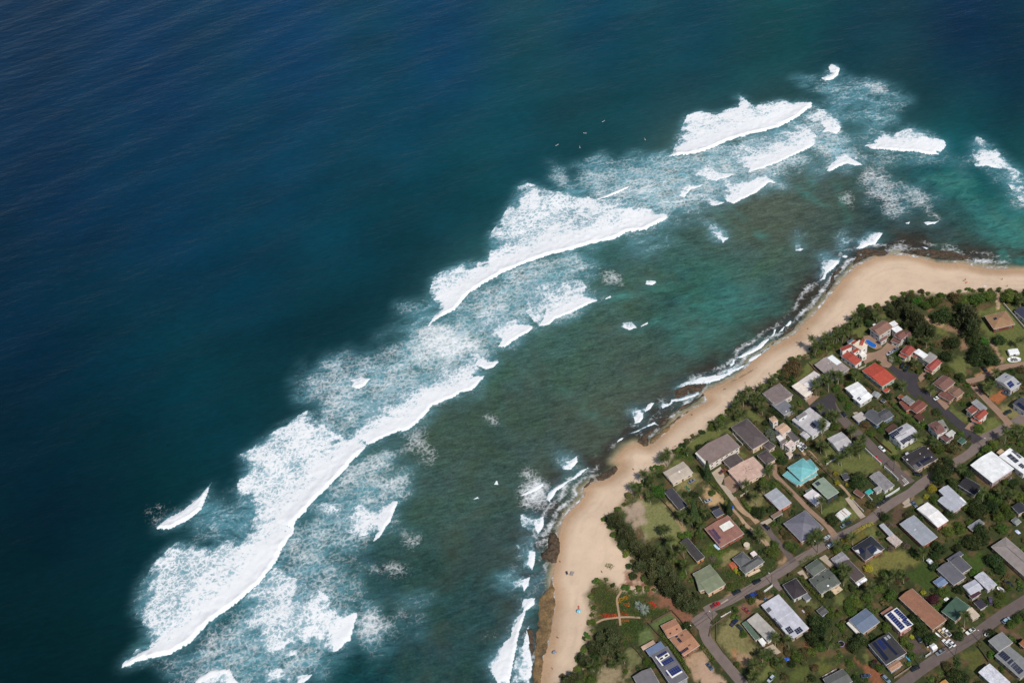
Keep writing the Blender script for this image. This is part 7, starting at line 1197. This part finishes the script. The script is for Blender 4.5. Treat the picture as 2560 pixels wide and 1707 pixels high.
# ---------------- street furniture and garden things ----------------
WOODP = plain((98, 84, 72), var=.2)
def pole(label, s, h=9.5, lamp=False):
    p = at(PX(s)[0], GZ); e = empty('utility_pole', (p[0], p[1], GZ - .02), .5); tag(e, label, 'utility pole', 'utility poles along the streets')
    m = MB(); m.tube([(0, 0, -.3), (0, 0, h)], [.17, .12], 8); ob('pole', m.mesh('pole', WOODP), e)
    m = MB(); m.box(-1.2, -.06, h - .8, 1.2, .06, h - .65); ob('crossarm', m.mesh('crossarm', WOODP), e)
    for x in (-1.05, -.4, .4, 1.05):
        i = MB(); i.tube([(x, 0, h - .645), (x, 0, h - .42)], .05, 5); ob('insulator', i.mesh('insulator', CHROME), e)
    if lamp:
        a = MB(); a.tube([(0, .1, h - 2), (.2, 1.2, h - 1.5), (.3, 2.0, h - 1.45)], .04, 5); ob('lamp_arm', a.mesh('lamp_arm', CHROME), e); l = MB(); l.box(.15, 1.9, h - 1.55, .45, 2.5, h - 1.4); ob('lamp_head', l.mesh('lamp_head', TRIM), e)
    else:
        t_ = MB(); t_.tube([(.32, 0, h - 2.2), (.32, 0, h - 1.3)], .22, 8); ob('transformer', t_.mesh('transformer', plain((120, 122, 124))), e)
    return np.array([p[0], p[1], h + GZ - .45])
tops = []
for s, l, lamp in [('F 985,1225', 'utility pole at the driveway opposite the black hatchback', True), ('F 1645,760', 'utility pole beside the white van like car', True), ('H 2062,1575', 'utility pole at the corner by the terracotta shingled house', True), ('J 128,690', 'slim utility pole by the fenced corner lawn', True), ('G 232,270', 'utility pole at the mouth of the narrow silver roof yard', True), ('B 800,1000', 'utility pole across from the black roofed corner house', False), ('B 1870,760', 'utility pole at the road fork', True), ('K 1320,1180', 'utility pole on the lower road by the fenced lawn', False), ('K 800,1310', 'utility pole beside the black jeep', False), ('K 1680,975', 'utility pole near the grey house with gridded solar wing', True), ('B 1290,610', 'utility pole behind the white house with maroon roofs', False)]:
    tops.append((pole(l, s, lamp=lamp), l))
def wire(a, b, lab):
    for off in (-1.05, 1.05):
        pass
WIREM = plain((50, 48, 48), var=.02)
for i, j in [(0, 1), (2, 0), (1, 4), (2, 3), (8, 7), (7, 9), (5, 10)]:
    a, b = tops[i][0], tops[j][0]; m = MB(); o = Vector((a + b) / 2)
    for off in (-1.0, -.4, .4, 1.0):
        q = np.array([math.cos(.5) * off, math.sin(.5) * off, 0]); m.tube([Vector(a + q + (b - a) * f - np.array([0, 0, 1.1 * 4 * f * (1 - f)])) - o for f in np.linspace(0, 1, 7)], .02, 3, cap=False)
    w = ob('power_line', m.mesh('power_line', WIREM), None, o); tag(w, 'set of sagging power lines from the ' + tops[i][1].split(' ', 1)[1] if False else 'sagging power lines running from the ' + ' '.join(tops[i][1].split()[:9]), 'power line', 'power lines over the streets')
def wall(label, s, h, rgb, th=.2, name='garden_wall', cat='wall', group='walls and fences of the gardens'):
    c = pts(s); m = MB(); o = c.mean(0); k = 0
    for a, b in zip(c, c[1:]):
        d = (b - a) / np.linalg.norm(b - a); n = np.array([-d[1], d[0]]) * th / 2; a2, b2 = a - o - d * 0.0, b - o; q = [a2 - n, b2 - n, b2 + n, a2 + n]; hh = h + .004 * (k % 2); k += 1
        m.hexa([(p[0], p[1], -.2) for p in q], [(p[0], p[1], hh) for p in q])
    e = empty(name, (o[0], o[1], GZ)); tag(e, label, cat, group); ob('wall_panel', m.mesh('wall_panel', plain(rgb, var=.1)), e)
    for p in c:
        pb = MB(); x, y = p - o; pb.box(x - th * .8, y - th * .8, -.2, x + th * .8, y + th * .8, h + .12); ob('pier', pb.mesh('pier', plain(tuple(int(q * .94) for q in rgb), var=.1)), e)
    a, b = ribbon(s, .6, n=1); block_poly(np.vstack([a, b[::-1]]), .1)
for s, h, rgb, lab in [('B 460,745 560,840 655,930', 1.7, (226, 224, 220), 'white street wall along the open lawn'), ('B 698,970 770,1030 850,1110', 1.7, (222, 220, 216), 'white street wall beside the patchy grey roofed cottage'), ('B 865,1215 790,1265 710,1312', 1.8, (224, 222, 220), 'white corner wall of the patchy grey roofed cottage'), ('B 470,1265 550,1345', 1.6, (226, 224, 220), 'white wall below the turquoise canopy'), ('D 1780,765 1850,720 1920,680', 1.2, (206, 198, 190), 'pale garden wall on the palm lawn'), ('A 2070,475 2180,600 2310,750', 1.7, (206, 200, 186), 'long pale wall beside the brown hip roofed bungalow'),
                       ('C 1530,640 1600,720 1700,820', 1.5, (150, 120, 100), 'brown boundary wall by the two part white beach roof'), ('C 1280,975 1380,1080 1480,1185', 1.4, (206, 196, 180), 'pale wall along the two part white beach roof'), ('A 380,1230 480,1180', 1.3, (190, 176, 156), 'tan wall between the white villa and the orange red roof'), ('E 1120,985 1250,1130 1400,1300', 1.6, (96, 82, 72), 'dark timber fence along the open lawn lot'), ('H 1460,1370 1600,1290 1750,1210', 1.6, (110, 92, 76), 'brown timber fence above the terracotta shingled house'), ('I 1860,535 1960,640 2060,770', 1.6, (92, 76, 66), 'dark timber fence beside the red dirt track'), ('I 1515,715 1590,800 1660,880', 1.6, (84, 70, 62), 'dark timber fence between two green lawns'), ('I 1290,1050 1380,1150 1440,1230', 1.6, (88, 72, 62), 'dark timber fence below the terrace of the solar roof'), ('J 75,890 100,760 200,690 380,550', 1.0, (110, 96, 82), 'low stone wall around the fenced corner lawn'), ('J 180,690 175,960 290,1140', 1.0, (108, 94, 80), 'inner timber fence of the corner lawn'), ('J 250,620 320,580 385,545', 1.2, (226, 220, 210), 'white wall section at the road bend'), ('F 860,1345 925,1300 990,1250', 1.5, (232, 230, 226), 'white wall section beside the road opposite a black wagon'), ('D 2150,1270 2230,1360 2310,1440', .9, (206, 196, 186), 'pale low wall along the concrete drive'), ('D 530,1230 640,1160', 1.2, (206, 190, 170), 'pale garden wall above the dry lawn'), ('K 895,1190 965,1140', 1.4, (206, 204, 204), 'short pale wall at the dark drive'), ('K 440,1500 560,1420 680,1340', 1.2, (150, 132, 116), 'tan wall around the charcoal solar roof garden'), ('K 1640,1040 1720,1140 1800,1260', 1.5, (84, 78, 66), 'dark fence along the lawn by the grey house with gridded solar wing'), ('B 550,590 640,680 780,800', 1.5, (112, 74, 58), 'red brown timber fence along the street'), ('B 1760,1390 1760,1380', 1.4, (90, 70, 60), 'short dark fence post pair') if False else ('A 1760,1400 1830,1480 1900,1540', 1.4, (96, 74, 64), 'dark brown fence along the paved lane'), ('E 1600,870 1680,960 1730,1040', 1.0, (232, 230, 226), 'low white fence around the dark hedge garden'), ('F 1170,400 1290,540 1400,640', 1.0, (150, 96, 74), 'red brown wall along the slate grey hip roof'), ('A 1690,1400 1750,1380', 1.2, (120, 90, 70), 'short brown fence at the lane corner'), ('D 420,330 480,400 560,480', 1.2, (214, 208, 200), 'white wall beside the chocolate triple hip house')]:
    wall(lab, s, h, rgb, .16 if 'fence' in lab else .25, 'timber_fence' if 'fence' in lab else 'garden_wall', 'fence' if 'fence' in lab else 'wall')
# pool
P = pts('N 965,650 1010,640 1060,665 1190,745 1212,785 1180,825 1120,820 1050,790 985,720 960,680'); o = P.mean(0); e = empty('swimming_pool', (o[0], o[1], GZ)); tag(e, 'oval blue swimming pool on a tan terrace beside the white villa', 'swimming pool')
wtr = NT('pool_water'); wtr.b.inputs['Base Color'].default_value = (*alb(40, 104, 186), 1); wtr.b.inputs['Roughness'].default_value = .08
m = MB(); z = .045 + _lift[0]; m.hexa([(p[0] - o[0], p[1] - o[1], -.3) for p in P[::-1]], [(p[0] - o[0], p[1] - o[1], z) for p in P[::-1]]); mm = m.mesh('water', wtr.mat); ob('water', mm, e)
m = MB(); n = len(P)
for k in range(n):
    a, b = P[k] - o, P[(k + 1) % n] - o; q = [a, b, b * 1.09, a * 1.09]; m.face([(x[0], x[1], z + .03) for x in q]); 
ob('coping', m.mesh('coping', plain((206, 176, 140))), e)
# water tank, trampoline, loose things
def drum(name, label, cat, s, r, h, rgb, rimc, legs=False):
    p = at(PX(s)[0], GZ + h); e = empty(name, (p[0], p[1], GZ)); tag(e, label, cat); m = MB()
    if legs: m.tube([(0, 0, h - .03), (0, 0, h)], r, 20)
    else: m.tube([(0, 0, -.1), (0, 0, h)], r, 20)
    ob('mat' if legs else 'tank', m.mesh('drum', plain(rgb)), e)
    g = MB(); R_ = [(math.cos(a) * r, math.sin(a) * r, h + .04) for a in np.linspace(0, 6.283, 21)]; g.tube(R_, .12, 5, cap=False); ob('rim', g.mesh('rim', plain(rimc)), e)
    if legs:
        for a in range(6): l = MB(); l.tube([(math.cos(a * 1.047) * r, math.sin(a * 1.047) * r, -.05), (math.cos(a * 1.047) * r, math.sin(a * 1.047) * r, h)], .04, 5); ob('leg', l.mesh('leg', CHROME), e)
    else: l = MB(); l.tube([(0, 0, h), (0, 0, h + .15)], .3, 8); ob('hatch', l.mesh('hatch', plain((196, 190, 176))), e)
drum('water_tank', 'round cream water tank near the dark grey cross hipped house', 'water tank', 'F 620,645', 1.6, 2.2, (206, 192, 170), (190, 176, 154)); drum('trampoline', 'round black trampoline with a lilac rim', 'trampoline', 'J 1990,995', 1.55, .8, (22, 20, 28), (176, 150, 190), True)
def tarp(label, s, h, rgb, name='tarpaulin', cat='tarpaulin'):
    def f(e, hu, hv):
        m = MB(); n = 5
        for i in range(n):
            for j in range(n):
                q = [(-hu + 2 * hu * (i + a) / n, -hv + 2 * hv * (j + b) / n) for a, b in ((0, 0), (1, 0), (1, 1), (0, 1))]; m.face([(x, y, h * (.75 + .35 * math.sin(x * 2.1 + 1) * math.cos(y * 1.7))) for x, y in q])
        ob('sheet', m.mesh('sheet', plain(rgb, rough=.5)), e)
        for a, b in ((-1, -1), (1, -1), (1, 1), (-1, 1)):
            l = MB(); l.tube([(a * hu * .9, b * hv * .9, -.05), (a * hu * .9, b * hv * .9, h * .7)], .04, 4); ob('peg', l.mesh('peg', CHROME), e)
    simple(name, label, cat, s, h, f)
for s, h, rgb, lab in [('F 135,640 185,618 246,690 205,726', .9, (196, 220, 236), 'pale blue plastic cover at the corner of the brown roof'), ('D 390,1350 420,1345 440,1390 410,1395', 1.0, (50, 84, 180), 'blue bin cover beside the dirt drive'), ('B 575,830 605,820 630,850 600,860', 1.1, (176, 30, 46), 'red scooter cover by the white street wall'), ('B 615,875 640,865 660,890 635,898', 1.1, (186, 34, 50), 'second red scooter cover by the white street wall'), ('J 1165,1195 1220,1180 1245,1225 1190,1245', 1.2, (56, 96, 190), 'blue tarpaulin under the garden palms'), ('K 1155,340 1205,308 1242,335 1195,370', 1.6, (226, 232, 230), 'small white canopy beside the dark green roof'), ('G 2190,435 2225,420 2275,470 2240,495', .8, (206, 214, 240), 'pale lilac sheet on the grass among trees'), ('J 1425,500 1440,495 1468,530 1440,555', .7, (196, 196, 196), 'grey cover on the garden path'), ('F 1470,970 1490,980 1560,1060 1530,1070', .6, (230, 226, 220), 'white slide like awning beside the twin gabled house'), ('B 1110,740 1135,695 1165,740 1140,748', 2.0, (214, 200, 170), 'cream shade sail beside the black roofed corner house'), ('B 2120,1100 2160,1070 2200,1095 2160,1130', 1.2, (170, 176, 184), 'grey metal crate beside the large pure white gable'), ('B 1475,650 1500,630 1520,650 1490,665', 1.0, (60, 70, 170), 'blue tarpaulin next to the dark green garden shelter'), ('K 1370,780 1420,750 1480,800 1440,820', .4, (180, 168, 150), 'pale stone slab at the foot of the leaning palm')]: tarp(lab, s, h, rgb)
def table(e, hu, hv):
    m = MB(); m.box(-hu, -hv, .70, hu, hv, .76); ob('table_top', m.mesh('table_top', plain((66, 96, 62))), e); b = MB(); b.box(-hu - .06, -hv - .06, .66, hu + .06, hv + .06, .695); ob('rim', b.mesh('rim', TRIM), e)
    for a, c in ((-1, -1), (1, -1), (1, 1), (-1, 1)): l = MB(); l.box(a * hu * .85 - .04, c * hv * .8 - .04, -.02, a * hu * .85 + .04, c * hv * .8 + .04, .66); ob('leg', l.mesh('leg', CHROME), e)
simple('tennis_table', 'green table tennis table with white rim on the bungalow lawn', 'table', 'E 1462,785 1492,768 1545,832 1512,852', .75, table)
# ---------------- people and their things ----------------
SKIN = plain((176, 126, 96), var=.05); SKIN2 = plain((120, 82, 62), var=.05)
def body(name, J, Rr, Ed, mat):
    me = bpy.data.meshes.new(name); me.from_pydata(J, Ed, []); me.materials.append(mat); o = bpy.data.objects.new('tmp', me); col.objects.link(o)
    sk = o.modifiers.new('s', 'SKIN'); su = o.modifiers.new('u', 'SUBSURF'); su.levels = su.render_levels = 1
    for v, r in zip(me.skin_vertices[0].data, Rr): v.radius = (r, r)
    me.skin_vertices[0].data[0].use_root = True
    dg = bpy.context.evaluated_depsgraph_get(); m2 = bpy.data.meshes.new_from_object(o.evaluated_get(dg)); bpy.data.objects.remove(o); m2.name = name
    if not m2.materials: m2.materials.append(mat)
    return m2
EDG = [(0, 1), (1, 2), (2, 3), (3, 4), (2, 5), (5, 6), (6, 7), (2, 8), (8, 9), (9, 10), (0, 11), (11, 12), (12, 13), (13, 14), (0, 15), (15, 16), (16, 17), (17, 18)]
RAD = [.15, .14, .15, .06, .10, .07, .05, .04, .07, .05, .04, .10, .07, .05, .045, .10, .07, .05, .045]
STAND = [(0, 0, .95), (0, 0, 1.15), (0, 0, 1.42), (0, 0, 1.54), (0, .02, 1.68), (.2, 0, 1.4), (.27, -.03, 1.12), (.26, .1, .86), (-.2, 0, 1.4), (-.27, -.03, 1.12), (-.26, .1, .86), (.1, 0, .88), (.11, .03, .48), (.11, .1, .07), (.11, .25, .04), (-.1, 0, .88), (-.11, -.05, .48), (-.11, -.15, .09), (-.11, 0, .04)]
LIE = [(0, 0, .14), (0, .22, .15), (0, .48, .16), (0, .6, .14), (0, .74, .14), (.2, .46, .1), (.32, .22, .06), (.3, 0, .05), (-.2, .46, .1), (-.32, .3, .06), (-.34, .08, .05), (.1, -.1, .12), (.12, -.48, .16), (.13, -.88, .06), (.14, -.98, .12), (-.1, -.1, .12), (-.12, -.5, .1), (-.13, -.9, .06), (-.14, -1.0, .12)]
BODY = {'stand': body('body', STAND, RAD, EDG, SKIN), 'lie': body('body', LIE, RAD, EDG, SKIN2)}
def person(label, s, pose, c, group='people on the beach', rz=None):
    p = at(PX(s)[0], 1.5); z = gz_at(*p); p = at(PX(s)[0], z); e = empty('person', (p[0], p[1], z + (.0 if pose == 'stand' else .06)), rnd.random() * 6.28 if rz is None else rz); tag(e, label, 'person', group); ob('body', BODY[pose], e)
    m = MB()
    if pose == 'stand': loft(m, [[(x, y * .8, z_) for x, y, z_ in ((.21, 0, .62), (.12, .17, .62), (-.12, .17, .62), (-.21, 0, .62), (-.12, -.17, .62), (.12, -.17, .62))], [(x, y, 1.0) for x, y in ((.19, 0), (.1, .17), (-.1, .17), (-.19, 0), (-.1, -.17), (.1, -.17))]])
    else: m.box(-.2, -.3, .02, .2, .08, .3)
    ob('shorts', m.mesh('shorts', plain(c)), e); h = MB(); hz, hy = (1.76, 0) if pose == 'stand' else (.17, .80)
    S = [[(math.cos(a) * r, hy + math.sin(a) * r, hz + dz) for a in np.linspace(0, 6.283, 7)[:-1]] for r, dz in ((.115, -.06), (.12, 0), (.08, .06), (.02, .085))]; loft(h, S); ob('hair', h.mesh('hair', plain((50, 38, 30))), e); return p, z
for s, po, c, l in [('A 1613,200', 'stand', (40, 44, 60), 'person in dark shorts standing with a small group on the wide sand'), ('A 1630,190', 'stand', (60, 60, 66), 'person in grey standing beside an orange towel on the wide sand'), ('A 1636,222', 'lie', (214, 110, 60), 'person lying in orange on the wide sand'), ('A 2053,185', 'stand', (60, 40, 44), 'person walking alone near the swash on the wide sand'), ('A 2110,265', 'stand', (70, 50, 44), 'person standing near the dune scrub'), ('A 240,640', 'lie', (50, 56, 44), 'person lying near the palms below the white villa'), ('C 1508,135', 'stand', (44, 50, 60), 'person walking along the narrow beach below the dune palms'), ('C 945,775', 'lie', (60, 70, 90), 'person lying on a towel near the russet tree'), ('M 1920,455', 'stand', (150, 60, 50), 'person in red walking beside the tan rock slab'), ('E 1325,205', 'lie', (120, 80, 90), 'person lying at the top of the beach by squat palms'), ('E 715,540', 'lie', (30, 36, 50), 'person sitting low on the narrow beach below the bungalow'), ('H 720,632', 'lie', (40, 40, 50), 'person lying alone on the broad sand'), ('H 122,495', 'stand', (46, 44, 50), 'person standing by the boulder outcrop'), ('I 500,500', 'lie', (150, 50, 50), 'person lying beside the blue beach umbrella'), ('I 135,1105', 'lie', (40, 50, 70), 'person lying by a grey beach shade'), ('I 195,905', 'lie', (90, 90, 90), 'person lying on bare sand near the brown shelf'), ('I 125,1370', 'stand', (60, 60, 60), 'person walking toward the shrubs near the brown shelf'), ('A 2190,300', 'lie', (200, 200, 200), 'person lying by white towels at the dune scrub')]:
    person(l, s, po, c)
def towel(label, s, rgb, L=1.9, W=.9):
    p = at(PX(s)[0], 1.8); z = gz_at(*p); p = at(PX(s)[0], z); m = MB(); n = 6
    for i in range(n):
        x0, x1 = -L / 2 + L * i / n, -L / 2 + L * (i + 1) / n; m.hexa([(x0, -W / 2, -.1), (x1, -W / 2, -.1), (x1, W / 2, -.1), (x0, W / 2, -.1)], [(x0, -W / 2, .09 + .02 * math.sin(i)), (x1, -W / 2, .09 + .02 * math.sin(i + 1)), (x1, W / 2, .1), (x0, W / 2, .1)], 0 if i % 2 else 1)
    o = ob('beach_towel', m.mesh('beach_towel', [plain(rgb), plain(tuple(int(q * .85) for q in rgb))]), None, (p[0], p[1], z), rnd.random() * 3); tag(o, label, 'towel', 'towels on the sand')
for s, c, l in [('A 1860,258', (236, 236, 236), 'white beach blanket spread on the wide sand'), ('A 1636,212', (220, 120, 66), 'orange towel with the small group on the wide sand'), ('A 2150,312', (240, 240, 240), 'white towel laid at the dune scrub'), ('C 600,905', (196, 170, 160), 'faded pink towel near the palm tops'), ('H 385,1143', (196, 110, 96), 'red towel behind the blue beach umbrella'), ('E 1300,225', (206, 150, 140), 'pink towel at the top of the beach')]: towel(l, s, c)
def umbrella(label, s, rgb):
    p = at(PX(s)[0], 4.0); z = gz_at(*p); p = at(PX(s)[0], z + 1.9); e = empty('beach_umbrella', (p[0], p[1], z)); tag(e, label, 'umbrella'); m = MB(); m.tube([(0, 0, -.2), (0, 0, 2.0)], .03, 5); ob('pole', m.mesh('pole', CHROME), e)
    for k in range(8):
        a, b = k * math.pi / 4, (k + 1) * math.pi / 4; c = MB(); q = [(0, 0, 2.05), (math.cos(a) * .7, math.sin(a) * .7, 1.9), (math.cos(a) * 1.15, math.sin(a) * 1.15, 1.62), (math.cos(b) * 1.15, math.sin(b) * 1.15, 1.62), (math.cos(b) * .7, math.sin(b) * .7, 1.9)]; c.face([q[0], q[1], q[4]]); c.face([q[1], q[2], q[3], q[4]]); ob('canopy_panel', c.mesh('canopy_panel', plain(rgb if k % 2 else tuple(min(255, int(v * 1.25)) for v in rgb))), e)
umbrella('light blue beach umbrella on the sand beside the beach garden', 'I 502,515', (110, 180, 206)); umbrella('white umbrella on the lawn of the maroon roofed villa', 'N 1163,285', (236, 236, 234)); umbrella('grey striped shade by the brown rock shelf', 'I 150,1115', (120, 126, 140))
def cabana(label, s, rgb):
    def f(e, hu, hv):
        m = MB(); m.hexa([(-hu, -hv, 1.5), (hu, -hv, 1.5), (hu, hv, 1.5), (-hu, hv, 1.5)], [(-hu * .9, -hv * .9, 1.7), (hu * .9, -hv * .9, 1.7), (hu * .9, hv * .9, 1.7), (-hu * .9, hv * .9, 1.7)]); ob('canopy', m.mesh('canopy', plain(rgb)), e)
        for a, b in ((-1, -1), (1, -1), (1, 1), (-1, 1)): l = MB(); l.tube([(a * hu * .9, b * hv * .9, -.9), (a * hu * .9, b * hv * .9, 1.5)], .03, 4); ob('post', l.mesh('post', CHROME), e)
    simple('pop_up_tent', label, 'tent', s, 1.0, f, z=gz_at(*at(PX(s)[0], 2)))
cabana('grey beach canopy near the sandy inlet', 'H 255,655 275,600 320,605 300,662', (150, 144, 142)); cabana('black and white beach canopy near the sandy inlet', 'H 180,600 210,592 235,635 215,640', (60, 58, 60))
# surfers waiting outside the break
bm_ = MB(); S = []
for i in range(9):
    f = i / 8; w = .28 * math.sin(max(.04, min(.97, f)) * math.pi) ** .6 + .01; S.append([(-1.1 + 2.2 * f, -w, 0), (-1.1 + 2.2 * f, w, 0), (-1.1 + 2.2 * f, w * .8, .07), (-1.1 + 2.2 * f, -w * .8, .07)])
loft(bm_, S); BOARD = bm_.mesh('surfboard', plain((240, 240, 236), rough=.3))
for i, s in enumerate(['O 272,775', 'O 750,815', 'O 858,520', 'O 1245,272', 'O 2118,655']):
    p = at(PX(s)[0], 0.3); z = float(sea_z(np.array([p[0]]), np.array([p[1]]))[0]) + .05; b = ob('surfboard', BOARD, None, (p[0], p[1], z), .4 + i * 1.1, 1.25); tag(b, 'white surfboard floating outside the breakers under a waiting surfer', 'surfboard', 'surfboards in the line up')
    e = empty('person', (p[0], p[1], z + .07), .4 + i * 1.1 - 1.57); tag(e, 'surfer in dark shorts lying on a white board outside the breakers', 'person', 'surfers in the line up'); ob('body', BODY['lie'], e); m = MB(); m.box(-.2, -.3, .02, .2, .08, .3); ob('shorts', m.mesh('shorts', plain((30, 32, 40))), e)
